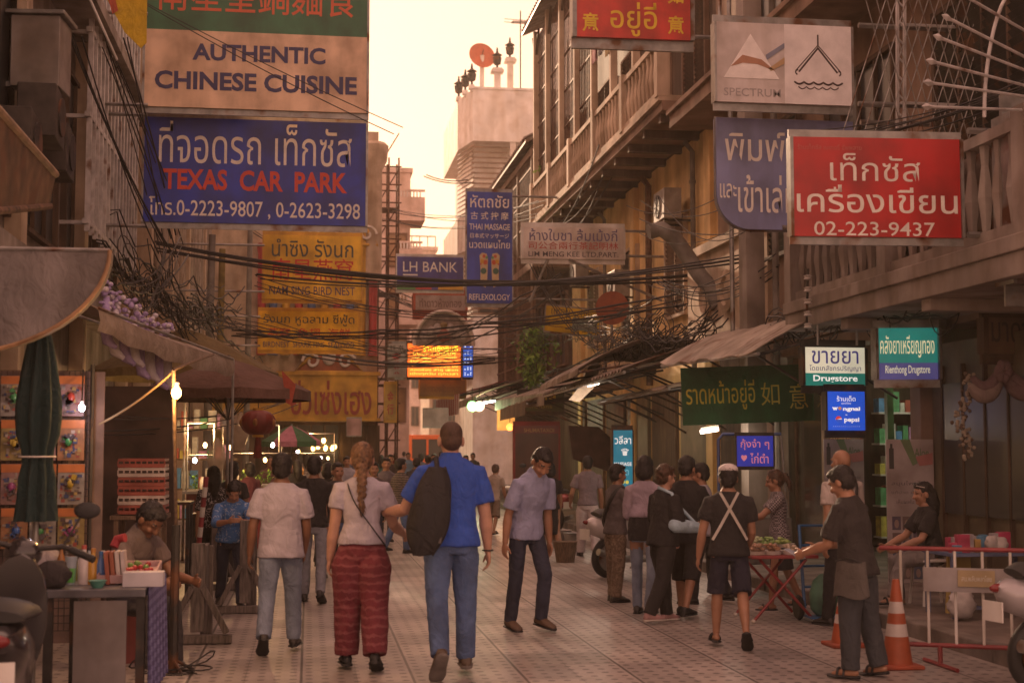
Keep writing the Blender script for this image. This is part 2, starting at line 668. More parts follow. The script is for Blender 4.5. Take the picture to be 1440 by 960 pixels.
    tops = [(.445, .086, .062), (.48, .096, .069), (.53, .093, .066), (.585, .082 if not F else .075, .056)]
    if pt['style'] == 'skirt':
        lo_ = pt['end']
        mb.loft([ring(k, a_ * bk, b_ * bk) for k, a_, b_ in [(lo_, .105 * pt['wid'], .085 * pt['wid']), (.4, .102, .078)] + tops[1:]], pt['c'])
    else:
        mb.loft([ring(k, a_ * bk, b_ * bk) for k, a_, b_ in tops], pt['c'])
        for sg in (-1, 1):
            hj, k_, a_, fd, fn = legs[sg]
            q = pt['wid']
            if pt['style'] == 'short':
                en = k_.lerp(a_, pt.get('sx', .12))
                limb(mb, [hj + V((0, 0, .02 * H)), hj.lerp(k_, .3), k_, en], [.045 * H * bk, .05 * H * bk, .047 * H * q, .048 * H * q], True, False, 16, pt['c'])
            else:
                en = k_.lerp(a_, pt['end'] + .06)
                limb(mb, [hj + V((0, 0, .02 * H)), hj.lerp(k_, .3), k_, k_.lerp(a_, .45), en],
                     [.045 * H * bk, .049 * H * bk * q, .04 * H * q, .0375 * H * q, .034 * H * q], True, False, 16, pt['c'])
    remesh(mb, 'skirt' if pt['style'] == 'skirt' else ('shorts' if pt['style'] == 'short' else 'trousers'), vox, root, None, [pt['c']], amp=.0058, fq=10, smooth=2, seed=sd_)
    # ---- shirt
    st = dict(c=fab('cloth_white', (.6, .58, .6)), sleeve=.62, hem=.475, loose=1.0, collar=False)
    st.update(shirt or {})
    mb = MB()
    g = 1.08 * bk * st['loose']
    rs = []
    for k, a_, b_, d_ in prof:
        if k > st['hem'] + .012 and k < (.87 if st.get('neck', 0) else .85):
            e = 1.0 if k < .74 else 1 / (1 if st['loose'] < 1 else st['loose'])
            rs.append((k, a_ * g * e, b_ * g * e, d_))
    hw = (.104 if not F else .103) * bk * st['loose']
    rs = [(st['hem'], hw, .078 * bk * st['loose'], 0), (st['hem'] + .02, hw, .078 * bk * st['loose'], 0)] + [q for q in rs if q[0] > st['hem'] + .03]
    rs = [(k, max(a_, .1015 * bk) if k < .56 else a_, max(b_, .0755 * bk) if k < .56 else b_, d_) for k, a_, b_, d_ in rs]
    if st['loose'] > 1.05:
        rs = [(k, max(a_, .09 * bk * (st['loose'] - .05)) if k < .75 else a_, max(b_, .066 * bk) if k < .75 else b_, d_) for k, a_, b_, d_ in rs]
    mb.loft([ring(k, a_, b_, d_) for k, a_, b_, d_ in rs], st['c'])
    for sg in (-1, 1):
        sj, e_, w_, fd = arms[sg]
        sl = st['sleeve']
        if sl <= 0:
            continue
        r0 = .038 * H * bk
        if sl <= 1:
            en = sj.lerp(e_, sl)
            limb(mb, [P(.78) + RX * sg * .055 * H, sj, sj.lerp(e_, sl * .5), en], [.033 * H * bk, r0, .041 * H * bk * st['loose'] ** .7, .042 * H * bk * st['loose'] ** .7], True, False, 14, st['c'])
        else:
            en = e_.lerp(w_, sl - 1)
            limb(mb, [P(.78) + RX * sg * .055 * H, sj, sj.lerp(e_, .5), e_, en], [.033 * H * bk, r0, .039 * H * bk, .033 * H * bk, .024 * H], True, False, 14, st['c'])
    if st['collar']:
        mb.tube([T(P(.835)), T(P(.862))], [.05 * H, .041 * H], st['c'], 16)
    remesh(mb, st.get('name', 'shirt'), vox, root, None, [st['c']], amp=.0062 * st['loose'], fq=8, smooth=2, seed=sd_ + 7)
    # ---- shoes
    so = dict(c=m('shoe_dark', (.03, .026, .025), .5, 0, .3, 9), style='shoe', sole=M_black)
    so.update(shoes or {})
    for sg in (-1, 1):
        hj, k_, a_, fd, fn = legs[sg]
        rt = fd.cross(fn)
        base = a_ - fn * .046 * H

        def fr(t, wd, h0, h1, n=10):
            c = base + fd * t * H
            o_ = []
            for j in range(n):
                a = 6.28318 * j / n
                o_.append(T(c + rt * math.cos(a) * wd * H + fn * ((h0 + h1) / 2 + math.sin(a) * (h1 - h0) / 2) * H))
            return o_
        mb = MB()
        if so['style'] == 'shoe':
            mb.loft([fr(-.042, .014, .006, .03), fr(-.034, .022, .004, .052), fr(-.005, .025, .003, .06), fr(.03, .027, .003, .05), fr(.07, .031, .003, .034), fr(.098, .026, .004, .026), fr(.113, .012, .006, .018)], so['c'])
        mb.loft([fr(t, wd * 1.08, -.004, .012) for t, wd in ((-.044, .012), (-.036, .024), (.0, .026), (.03, .027), (.07, .033), (.1, .027), (.116, .012))], so['sole'])
        if so['style'] == 'sandal':
            for t_ in (.028, .06):
                mb.tube([T(base + fd * t_ * H + rt * math.cos(a) * .029 * H + fn * (.006 + math.sin(a) * .037) * H) for a in [math.pi * i / 8 for i in range(9)]], .006 * H, so['c'], 6)
        mb.build('shoe' if so['style'] == 'shoe' else 'sandal', root, smooth=60)
    # ---- hair
    hs, hcx = hair
    hm = HAIR[hcx]
    if hs != 'none':
        mb = MB()
        e = .0 if hs == 'shaved' else .004
        mb.ell(T(hd(0, -.016, .021)), ((.0455 + e) * HH, (.053 + e) * HH, (.050 + e) * HH), hm, 18, 12, W3h)
        mb.ell(T(hd(0, -.028, -.004)), ((.042 + e) * HH, (.038 + e) * HH, (.044 + e) * HH), hm, 16, 10, W3h)
        if hs in ('short', 'bob', 'long', 'curly'):
            mb.ell(T(hd(0, .012, .052)), (.036 * HH, .038 * HH, .018 * HH), hm, 12, 8, W3h)
        if hs == 'bob':
            mb.ell(T(hd(0, -.024, -.02)), (.056 * HH, .046 * HH, .06 * HH), hm, 16, 10, W3h)
        if hs == 'curly':
            for i in range(26):
                a, b_ = random.uniform(0, 6.28), random.uniform(-.5, 1.4)
                mb.ell(T(hd(.046 * math.cos(a) * math.cos(b_), -.018 + .046 * math.sin(a) * math.cos(b_) - (.012 if math.sin(a) > 0 else 0), .012 + .052 * math.sin(b_))), (.017 * HH,) * 3, hm, 8, 6)
        if hs == 'long':
            limb(mb, [hd(0, -.035, .0), hd(0, -.05, -.07), hd(0, -.052, -.14)], [.05 * HH, .05 * HH, .03 * HH], mat=hm)
        if hs == 'ponytail':
            limb(mb, [hd(0, -.05, .03), hd(0, -.085, .012), hd(0, -.095, -.05), hd(0, -.088, -.1)], [.017 * HH, .02 * HH, .02 * HH, .008 * HH], mat=hm)
        if hs == 'bun':
            mb.ell(T(hd(0, -.075, .03)), (.026 * HH,) * 3, hm)
        if hs == 'braid':
            for i in range(11):
                t = i / 10
                s_ = 1 if i % 2 else -1
                mb.ell(T(hd(s_ * .006, -.058 - .012 * math.sin(t * 3), -.035 - t * .135)), (.0175 * HH * (1.1 - .35 * t), .014 * HH, .016 * HH), hm, 10, 8)
            limb(mb, [hd(0, -.062, -.18), hd(0, -.06, -.2), hd(0, -.06, -.24)], [.009 * HH, .015 * HH, .006 * HH], mat=hm)
        ho = remesh(mb, 'hair', vox * .8, root, None, [hm], amp=.0 if hs == 'shaved' else .0055, fq=55, smooth=1, seed=sd_)
        if vox < .0105 and hs != 'shaved':
            rn = random.Random(sd_ + len(label))
            me = ho.data
            me.update()
            hcw = T(hc)
            mb = MB()
            for _ in range(420):
                v = me.vertices[rn.randrange(len(me.vertices))]
                n_ = v.normal
                dn = V((rn.uniform(-.5, .5), rn.uniform(-.5, .5), -1))
                if hs == 'curly':
                    dn = V((rn.uniform(-1, 1), rn.uniform(-1, 1), rn.uniform(-1, 1)))
                t_ = (dn - n_ * dn.dot(n_))
                if t_.length < .1:
                    continue
                t_.normalize()
                if (v.co - hcw).dot(W3h @ V((0, 1, 0))) > .035 * H and hs != 'curly':
                    continue
                L_ = rn.uniform(.018, .045)
                w2 = n_.cross(t_) * rn.uniform(.0012, .0028)
                p0, p1, p2 = v.co - n_ * .002, v.co + t_ * L_ * .5 + n_ * .005, v.co + t_ * L_ + n_ * rn.uniform(.002, .012)
                mb.add([p0 - w2, p0 + w2, p1 + w2, p1 - w2, p2], [(0, 1, 2, 3), (3, 2, 4)], hm)
            mb.build('hair_strands', root, fix=False)
    J = dict(root=root, T=T, hd=hd, W3h=W3h, P=P, hands=hands, H=H, ring=ring, limb=limb, arms=arms, legs=legs, W=W, RX=RX, U2=U2, U1=U1)
    return J
# ------------------------------------------------------------------ ground, street paving, pavement
def paving_mat():
    a = bpy.data.materials.new('street_paving')
    a.use_nodes = True
    n, l = a.node_tree.nodes, a.node_tree.links
    b = n['Principled BSDF']
    tc = n.new('ShaderNodeTexCoord')
    sx = n.new('ShaderNodeSeparateXYZ')
    l.new(tc.outputs['Object'], sx.inputs[0])

    def M(op, a_, b_=None, c_=None):
        x = n.new('ShaderNodeMath')
        x.operation = op
        for k, s in enumerate((a_, b_, c_)):
            if s is None:
                continue
            if isinstance(s, (int, float)):
                x.inputs[k].default_value = s
            else:
                l.new(s, x.inputs[k])
        return x.outputs[0]
    X, Y = sx.outputs[0], sx.outputs[1]
    u = M('DIVIDE', M('ADD', X, 20.19), .775)
    v = M('DIVIDE', Y, .62)
    fu, fv = M('FRACT', u), M('FRACT', v)
    # joints along the street, faint joints across it
    ju = M('LESS_THAN', M('ABSOLUTE', M('SUBTRACT', fu, .5)), .487)
    jh = M('LESS_THAN', M('ABSOLUTE', M('SUBTRACT', M('FRACT', M('MULTIPLY', u, 2)), .5)), .49)
    jv = M('LESS_THAN', M('ABSOLUTE', M('SUBTRACT', fv, .5)), .491)
    # sunk studs
    du = M('SUBTRACT', M('FRACT', M('MULTIPLY', u, 7)), .5)
    dv = M('SUBTRACT', M('FRACT', M('MULTIPLY', v, 4)), .5)
    dd = M('ADD', M('POWER', M('MULTIPLY', du, .111), 2), M('POWER', M('MULTIPLY', dv, .155), 2))
    dot = M('GREATER_THAN', dd, .00075)
    wn = n.new('ShaderNodeTexWhiteNoise')
    wn.noise_dimensions = '2D'
    cb = n.new('ShaderNodeCombineXYZ')
    l.new(M('FLOOR', M('MULTIPLY', u, 2)), cb.inputs[0])
    l.new(M('FLOOR', v), cb.inputs[1])
    l.new(cb.outputs[0], wn.inputs[0])
    no = n.new('ShaderNodeTexNoise')
    no.inputs['Scale'].default_value = .9
    no.inputs['Detail'].default_value = 9
    no.inputs['Roughness'].default_value = .68
    l.new(tc.outputs['Object'], no.inputs[0])
    f = M('ADD', M('MULTIPLY', wn.outputs[0], .38), .66)
    f = M('MULTIPLY', f, M('MULTIPLY_ADD', ju, .72, .28))
    f = M('MULTIPLY', f, M('MULTIPLY_ADD', jh, .35, .65))
    f = M('MULTIPLY', f, M('MULTIPLY_ADD', jv, .45, .55))
    f = M('MULTIPLY', f, M('MULTIPLY_ADD', dot, .62, .38))
    f = M('MULTIPLY', f, M('MULTIPLY_ADD', no.outputs[0], 1.5, .22))
    mx = n.new('ShaderNodeMix')
    mx.data_type, mx.blend_type = 'RGBA', 'MULTIPLY'
    mx.inputs[0].default_value = 1
    mx.inputs[6].default_value = (.37, .33, .305, 1)
    cc = n.new('ShaderNodeCombineColor')
    for k in range(3):
        l.new(f, cc.inputs[k])
    l.new(cc.outputs[0], mx.inputs[7])
    l.new(mx.outputs[2], b.inputs['Base Color'])
    rr = M('MULTIPLY_ADD', no.outputs[0], -.3, .60)
    l.new(rr, b.inputs['Roughness'])
    bp = n.new('ShaderNodeBump')
    bp.inputs['Strength'].default_value = .5
    bp.inputs['Distance'].default_value = .008
    l.new(M('ADD', M('MULTIPLY', dot, .5), M('ADD', M('MULTIPLY', ju, .5), M('MULTIPLY', no.outputs[0], .5))), bp.inputs['Height'])
    l.new(bp.outputs[0], b.inputs['Normal'])
    return a


M_pave = paving_mat()
M_earth = m('dusty_ground', (.20, .17, .15), .9, 0, .3, 2)
M_kerb = m('kerb_stone', (.25, .22, .20), .8, 0, .35, 3, streak=.3, bump=.3)
mb = MB()
mb.add([(-1500, -30, -.03), (1500, -30, -.03), (1500, 2600, -.03), (-1500, 2600, -.03)], [(0, 1, 2, 3)], M_earth)
struct('ground', mb)
mb = MB()
mb.add([(-9, -8, 0), (5.08, -8, 0), (5.08, 60, 0), (9, 90, 0), (9, 140, 0), (-9, 140, 0)], [(0, 1, 2, 3, 4, 5)], M_pave)
struct('street', mb)
mb = MB()
for i in range(34):
    mb.bb((5.085, -6 + i * 1.8, -.02), (5.24, -6 + i * 1.8 + 1.785, .13 + .004 * (i % 3)), M_kerb)
struct('kerb', mb, bevel=.015)
mb = MB()
mb.bb((5.245, -6, -.02), (12, 56, .125), m('pavement_slab', (.22, .18, .16), .75, 0, .3, 2.5, streak=.35, bump=.2))
struct('pavement', mb)

# ------------------------------------------------------------------ facade materials
W_cream = m('wall_cream', (.64, .50, .37), .85, 0, .2, 1.2, streak=.35, bump=.15)
W_yellow = m('wall_yellow', (.90, .64, .30), .85, 0, .16, 1.2, streak=.25, bump=.15)
W_white = m('wall_white', (.84, .80, .77), .8, 0, .12, 1.5, streak=.2, bump=.1)
W_pink = m('wall_pink', (.80, .62, .55), .8, 0, .15, 1.5, streak=.2)
W_brown = m('wall_brown', (.32, .21, .15), .85, 0, .25, 1.5, streak=.35, bump=.15)
W_grey = m('wall_grey', (.38, .33, .30), .85, 0, .25, 1.5, streak=.4, bump=.2)
W_dark = m('wall_dark_timber', (.13, .08, .05), .8, 0, .4, 2.5, streak=.4, stretch=(4, 4, .6))
W_gold = m('wall_gold', (.75, .43, .06), .55, .15, .25, 2, streak=.25)
M_corr = m('corrugated_sheet', (.36, .30, .26), .6, .25, .3, 2, streak=.45, rust=.45)
M_corr2 = m('corrugated_pale', (.46, .39, .33), .6, .1, .3, 2, streak=.4, rust=.2)
M_grille = m('grille_white', (.55, .52, .52), .5, .1, .25, 6, rust=.2)
M_green = m('green_frame', (.05, .14, .045), .5, 0, .3, 5)


def corr(mb, a, b, z0, z1, nrm, mat, pitch=.09, amp=.018):
    """upright corrugated sheet from a to b (x, y), between two heights"""
    a, b, nrm = V((*a, 0)), V((*b, 0)), V((*nrm, 0))
    k = max(2, int((b - a).length / pitch * 4))
    fr = [a.lerp(b, i / k) + nrm * (amp * math.sin(i * math.pi / 2)) for i in range(k + 1)]
    bk = [p - nrm * .012 for p in fr]
    vs = [p + V((0, 0, z0)) for p in fr] + [p + V((0, 0, z1)) for p in fr] + [p + V((0, 0, z0)) for p in bk] + [p + V((0, 0, z1)) for p in bk]
    n = k + 1
    fs = []
    for i in range(k):
        fs += [(i, i + 1, n + i + 1, n + i), (2 * n + i + 1, 2 * n + i, 3 * n + i, 3 * n + i + 1), (n + i, n + i + 1, 3 * n + i + 1, 3 * n + i), (i, 2 * n + i, 2 * n + i + 1, i + 1)]
    mb.add(vs, fs, mat)


def side_window(b, x, y0, y1, z0, z1, s, frame_m, glass_m=None, bars=3, shut=None):
    """window set on a wall that looks along s*x; frame > pane"""
    mb = MB()
    for (p, q) in (((y0 - .06, z0 - .06), (y1 + .06, z0)), ((y0 - .06, z1), (y1 + .06, z1 + .06)), ((y0 - .06, z0), (y0, z1)), ((y1, z0), (y1 + .06, z1))):
        mb.bb((x, p[0], p[1]), (x + s * .09, q[0], q[1]), frame_m)
    for i in range(1, bars):
        yy = y0 + (y1 - y0) * i / bars
        mb.bb((x + s * .02, yy - .02, z0), (x + s * .07, yy + .02, z1), frame_m)
    if shut:
        nz = int((z1 - z0) / .09)
        for i in range(nz):
            z = z0 + (i + .5) * (z1 - z0) / nz
            mb.box((x + s * .045, (y0 + y1) / 2, z), (.012, y1 - y0, .085), shut, ry=s * 35)
    o = mb.build('window', b)
    mb = MB()
    mb.bb((x + s * .004, y0, z0), (x + s * .016, y1, z1), glass_m or M_glass)
    q = mb.build('pane', o)
    return o


def front_window(b, y, x0, x1, z0, z1, frame_m, glass_m=None, bars=2):
    mb = MB()
    for (p, q) in (((x0 - .07, z0 - .07), (x1 + .07, z0)), ((x0 - .07, z1), (x1 + .07, z1 + .07)), ((x0 - .07, z0), (x0, z1)), ((x1, z0), (x1 + .07, z1))):
        mb.bb((p[0], y - .08, p[1]), (q[0], y, q[1]), frame_m)
    for i in range(1, bars):
        xx = x0 + (x1 - x0) * i / bars
        mb.bb((xx - .02, y - .06, z0), (xx + .02, y - .016, z1), frame_m)
    o = mb.build('window', b)
    mb = MB()
    mb.bb((x0, y - .015, z0), (x1, y - .003, z1), glass_m or M_glass)
    mb.build('pane', o)


def balustrade(mb, x, y0, y1, z0, z1, mat, pitch=.32, post=2.2):
    mb.bb((x - .07, y0, z1 - .1), (x + .09, y1, z1), mat)
    mb.bb((x - .05, y0, z0), (x + .07, y1, z0 + .12), mat)
    k = int((y1 - y0) / pitch)
    for i in range(k + 1):
        yy = y0 + .06 + i * (y1 - y0 - .12) / k
        mb.lathe([(.035, 0), (.05, .15 * (z1 - z0)), (.075, .33 * (z1 - z0)), (.035, .62 * (z1 - z0)), (.05, .8 * (z1 - z0))], (x, yy, z0 + .1), mat, 6)
    k = int((y1 - y0) / post)
    for i in range(k + 1):
        yy = y0 + i * (y1 - y0) / k
        mb.bb((x - .11, yy - .11, z0 - .02), (x + .12, yy + .11, z1 + .07), mat)


# ------------------------------------------------------------------ right row: the drugstore shophouse (x = 6.9, Y 9.5 - 23.5)
b = thing('shophouse', 'dim brown shophouse over the drugstore with a balustraded balcony and tiled canopy slab', 'building', (9.5, 16, .12), 'shophouses along the street')
mb = MB()
mb.bb((6.95, 8, 2.95), (13, 23.6, 13.5), W_brown)
mb.bb((6.95, 8, .12), (13, 11.6, 2.95), W_dark)
mb.bb((6.95, 20.6, .12), (13, 23.6, 2.95), W_dark)
mb.bb((10.6, 11.6, .12), (13, 20.6, 2.95), m('shop_back_wall', (.38, .34, .22), .8, 0, .2, 2))
mb.bb((7.0, 15.2, .12), (10.6, 15.45, 2.95), m('shop_side_wall', (.30, .28, .19), .8, 0, .2, 2))
mb.build('wall', b)
mb = MB()
mb.bb((5.75, 8, 3.02), (6.95, 16.7, 3.22), W_grey)
mb.bb((5.72, 8, 3.22), (6.95, 16.7, 3.36), W_grey)
for i in range(4):
    mb.bb((5.8, 8.5 + i * 2.1, 2.9), (6.95, 8.7 + i * 2.1, 3.02), W_grey)
mb.build('canopy_slab', b, bevel=.01)
mb = MB()
balustrade(mb, 5.86, 8, 16.6, 3.36, 4.35, W_grey, .26, 2.6)
mb.build('balustrade', b)
mb = MB()
for i in range(34):
    mb.bb((5.95, 8.1 + i * .25, 3.4), (5.965, 8.12 + i * .25, 4.3), M_grille)
corr(mb, (6.05, 9), (6.05, 16.4), 3.38, 4.3, (-1, 0), M_corr)
mb.build('parapet_sheeting', b)
for y in (9.4, 11.55, 15.3, 20.5):
    mb = MB()
    mb.bb((6.78, y - .14, .12), (7.04, y + .14, 3.0), m('pillar_pinkish', (.34, .23, .19), .7, 0, .2, 2, streak=.3))
    mb.build('pillar', b, bevel=.012)
# upper floor: window bays behind the cage
for i in range(4):
    y = 9.2 + i * 3.4
    side_window(b, 6.95, y, y + 2.2, 4.5, 6.4, -1, W_dark, None, 4, M_dark if i % 2 else None)
    side_window(b, 6.95, y, y + 2.2, 7.8, 9.7, -1, W_dark, None, 4)
mb = MB()
for z in (7.1, 10.6):
    mb.bb((6.1, 8, z), (6.95, 23.6, z + .22), W_brown)
    mb.bb((6.04, 8, z + .22), (6.95, 23.6, z + .3), W_brown)
mb.build('cornice', b)
# shop front: sliding glass, green frame, lit shelves
mb = MB()
for y in (15.5, 16.6, 17.7, 18.8, 19.9):
    mb.bb((7.0, y, .13), (7.08, y + .09, 2.75), M_green if y < 17.5 else m('wood_frame', (.2, .12, .07), .6, 0, .3, 6))
mb.bb((7.0, 15.5, 2.7), (7.09, 20.0, 2.9), W_dark)
mb.build('shop_front', b)
mb = MB()
mb.bb((7.03, 18.9, .2), (7.045, 19.9, 2.68), m('shop_glass', (.8, .85, .82), .05, 0, 0, 1, trans=1))
mb.build('glass_door', b)
cols = [(.5, .1, .06), (.08, .25, .5), (.6, .5, .1), (.6, .58, .52), (.1, .35, .15), (.5, .25, .45)]
for (x0, y0, dx, dy) in ((9.9, 16, .35, 3.8), (8.2, 19.75, 2.2, .3), (8.0, 15.5, 2.4, .3)):
    mb = MB()
    for z in (.3, .75, 1.2, 1.65, 2.1):
        mb.bb((x0, y0, z), (x0 + dx, y0 + dy, z + .025), M_white)
        L = max(dx, dy)
        t = .02
        while t < L - .12:
            wd = random.uniform(.05, .13)
            h = random.uniform(.12, .33)
            cm = m('goods_%d' % random.randrange(6), cols[random.randrange(6)], .5) if 0 else None
            k = random.randrange(6)
            cm = m('goods_tone_%d' % k, cols[k], .5, 0, .3, 9)
            if dy > dx:
                mb.bb((x0 + .02, y0 + t, z + .025), (x0 + .2, y0 + t + wd, z + .025 + h), cm)
            else:
                mb.bb((x0 + t, y0 + .05, z + .025), (x0 + t + wd, y0 + dy - .05, z + .025 + h), cm)
            t += wd + .015
    mb.build('goods_shelf', b)
M_tube = m('tube_light', (1, 1, .9), .5, 0, 0, emit=26, ecol=(.95, 1.0, .72))
for y in (16.3, 18.2):
    mb = MB()
    mb.bb((7.5, y - .03, 2.86), (8.9, y + .03, 2.9), M_white)
    mb.tube([(7.55, y, 2.83), (8.85, y, 2.83)], .018, M_tube, 8)
    mb.build('ceiling_light', b)
# the wooden shop to its right
mb = MB()
mb.bb((6.96, 9.7, .13), (7.02, 11.4, 2.5), m('door_olive', (.20, .16, .09), .6, 0, .3, 2, streak=.3))
for k in range(4):
    mb.bb((6.93, 9.75 + k * .42, .3), (6.965, 9.78 + k * .42, 2.4), W_dark)
mb.build('door', b)
mb = MB()
mb.bb((6.90, 11.7, .13), (6.98, 12.5, 2.6), m('door_olive'))
mb.bb((6.90, 12.55, .13), (6.98, 15.1, 2.75), m('shop_shutter', (.16, .13, .085), .6, 0, .3, 3, streak=.3))
mb.bb((6.87, 12.8, .9), (6.90, 14.8, 2.3), M_glass)
for k in range(5):
    mb.bb((6.86, 12.8 + k * .5 - .02, .3), (6.905, 12.8 + k * .5 + .02, 2.5), W_dark)
mb.build('display_window', b)

# pale concrete column and downpipes between the shops
mb = MB()
mb.bb((6.15, 19.5, .12), (6.42, 19.85, 12), W_grey)
mb.tube([(6.55, 19.4, .12), (6.55, 19.4, 12)], .05, M_conc, 8)
mb.tube([(6.0, 19.7, 3.2), (6.0, 19.7, 12)], .035, M_steel, 8)
solo('concrete_column', 'tall pale concrete column with downpipes rising behind the blue and red signs', 'column', mb)

# ------------------------------------------------------------------ right row: yellow house with the long balcony (Y 23.8 - 38)
b = thing('old_house', 'old yellow walled house with a long dark timber balcony and a deep eave', 'building', (9.5, 31, .12), 'shophouses along the street')
mb = MB()
mb.bb((7.1, 23.7, .12), (13, 38.2, 7.4), W_yellow)
mb.bb((7.1, 23.7, 7.4), (13, 38.2, 13.4), W_dark)
mb.build('wall', b)
mb = MB()
mb.bb((6.0, 23.7, 7.45), (7.1, 38.2, 7.62), W_brown)
mb.bb((5.93, 23.7, 7.62), (7.1, 38.2, 7.72), W_cream)
for i in range(12):
    mb.bb((6.05, 24 + i * 1.25, 7.3), (7.1, 24.14 + i * 1.25, 7.45), W_dark)
mb.build('balcony_floor', b)
mb = MB()
balustrade(mb, 6.02, 23.8, 38.1, 7.72, 8.75, W_cream, .3, 2.4)
mb.build('balustrade', b)
mb = MB()
for i in range(8):
    y = 23.9 + i * 2.0
    mb.bb((5.98, y - .07, 8.75), (6.12, y + .07, 13.0), W_cream)
    mb.beam((6.05, y, 12.3), (6.05, y + .5, 12.95), .06, .06, W_dark)
    mb.beam((6.05, y, 12.3), (6.05, y - .5, 12.95), .06, .06, W_dark)
mb.build('balcony_post', b)
mb = MB()
for i in range(44):
    y = 30.2 + i * .182
    mb.bb((6.1, y - .012, 8.8), (6.125, y + .012, 12.9), M_rust)
for z in (9.4, 10.3, 11.2, 12.1):
    mb.bb((6.09, 30.2, z), (6.135, 38.1, z + .04), M_rust)
for i in range(5):
    mb.bb((6.1 + i * .22, 38.12, 8.8), (6.12 + i * .22, 38.14, 12.9), M_rust)
mb.build('iron_cage', b)
mb = MB()
mb.prism([(5.7, 23.7, 12.95), (5.7, 23.7, 13.03), (9.5, 23.7, 14.9), (9.5, 23.7, 14.7)], (0, 14.5, 0), M_corr)
for i in range(60):
    mb.tube([(5.68, 23.75 + i * .242, 13.06), (9.4, 23.75 + i * .242, 14.92)], .035, M_corr, 5)
mb.build('roof', b)
for i in range(5):
    y = 24.6 + i * 2.7
    side_window(b, 7.1, y, y + 1.5, 8.0, 10.4, -1, W_brown, None, 2, W_dark)
for i in range(3):
    y = 26.2 + i * 4.0
    side_window(b, 7.1, y, y + 1.4, 4.2, 6.0, -1, W_cream, None, 2, M_dark if i == 1 else W_brown)
mb = MB()
mb.bb((7.04, 23.7, 3.35), (7.1, 38.2, 3.6), W_cream)
for y in (24.2, 30.2, 36.4):
    mb.bb((6.98, y, .12), (7.1, y + .4, 7.3), W_yellow)
mb.build('pilaster', b)
mb = MB()
for i in range(6):
    y = 24.6 + i * 2.3
    mb.bb((7.02, y, .13), (7.09, y + 1.9, 2.8), W_dark if i % 2 else m('shop_shutter'))
mb.build('shutter', b)
# a carved pediment tucked behind the tangle
mb = MB()
mb.bb((6.86, 20.7, 3.4), (7.1, 25.3, 5.0), W_cream)
for y in (21.4, 22.7, 24.0):
    mb.lathe([(.34, 0), (.36, .06), (.25, .09), (.22, .04)], (6.86, y, 4.2), W_cream, 16, (-1, 0, 0))
mb.bb((6.78, 20.7, 5.0), (7.1, 25.3, 5.16), W_cream)
mb.build('carved_parapet', b, smooth=30)

# ------------------------------------------------------------------ right row: caged timber house (Y 38.6 - 54)
b = thing('caged_house', 'dark old house with iron bar cages over its balconies beside the white tower', 'building', (9.5, 46, .12), 'shophouses along the street')
mb = MB()
mb.bb((7.2, 38.6, .12), (13, 50, 10.4), W_dark)
mb.build('wall', b)
mb = MB()
for z in (3.4, 6.6, 9.8):
    mb.bb((6.05, 38.6, z), (7.2, 46.2, z + .2), W_brown)
mb.build('balcony_floor', b)
for fl in range(2):
    mb = MB()
    z0, z1 = 3.6 + 3.2 * fl, 6.6 + 3.2 * fl
    for i in range(38):
        y = 38.65 + i * .2
        mb.bb((6.08, y - .014, z0), (6.11, y + .014, z1), M_rust)
    for k in range(4):
        z = z0 + (z1 - z0) * (k + .5) / 4
        mb.bb((6.07, 38.6, z), (6.12, 46.2, z + .05), M_rust)
    for i in range(3):
        y = 38.7 + i * 2.7
        mb.bb((6.04, y, z0), (6.16, y + .12, z1), W_brown)
    mb.build('iron_cage', b)
    for i in range(2):
        side_window(b, 7.2, 39.4 + i * 3.2, 41.2 + i * 3.2, z0 + .4, z0 + 2.4, -1, W_brown, None, 2)
mb = MB()
mb.prism([(5.85, 38.5, 10.05), (5.85, 38.5, 10.15), (9.5, 38.5, 12.0), (9.5, 38.5, 11.7)], (0, 8.2, 0), M_corr)
for i in range(27):
    mb.tube([(5.82, 38.6 + i * .3, 10.18), (9.4, 38.6 + i * .3, 12.0)], .05, M_corr, 5)
mb.build('roof', b)

# ------------------------------------------------------------------ white tower with lantern finials
Yt = 61
b = thing('white_tower', 'stained white concrete tower house with rooftop columns ending in lantern finials', 'building', (8.5, 64, 0), None)
mb = MB()
mb.bb((7.1, Yt + 1.3, 0), (11.5, Yt + 9, 15.0), W_white)
mb.build('wall', b)
for k, (z0, z1) in enumerate(((15.0, 17.3), (10.3, 11.9), (5.6, 7.2))):
    mb = MB()
    mb.prism([(6.95, Yt, z0), (11.5, Yt, z0), (11.5, Yt + 9, z0), (6.5, Yt + 9, z0), (6.5, Yt + 2.2, z0)], (0, 0, .18), W_white)
    mb.prism([(6.95, Yt, z0 + .18), (11.5, Yt, z0 + .18), (11.5, Yt + .18, z0 + .18), (7.05, Yt + .18, z0 + .18)], (0, 0, z1 - z0 - .18), W_white)
    mb.prism([(6.95, Yt, z0 + .181), (7.02, Yt + .181, z0 + .18), (6.66, Yt + 2.3, z0 + .18), (6.66, Yt + 9, z0 + .18), (6.5, Yt + 9, z0 + .18), (6.5, Yt + 2.2, z0 + .18)], (0, 0, z1 - z0 - .18), W_white)
    mb.bb((6.92, Yt - .04, z1), (11.5, Yt + .22, z1 + .1), W_white)
    mb.build('balcony', b)
mb = MB()
for z in (13.0, 8.4):
    mb.bb((7.0, Yt + .3, z), (9, Yt + 1.3, z + .3), W_white)
mb.bb((8.6, Yt + .05, 11.9), (8.85, Yt + .3, 15), W_white)
mb.build('ledge', b)
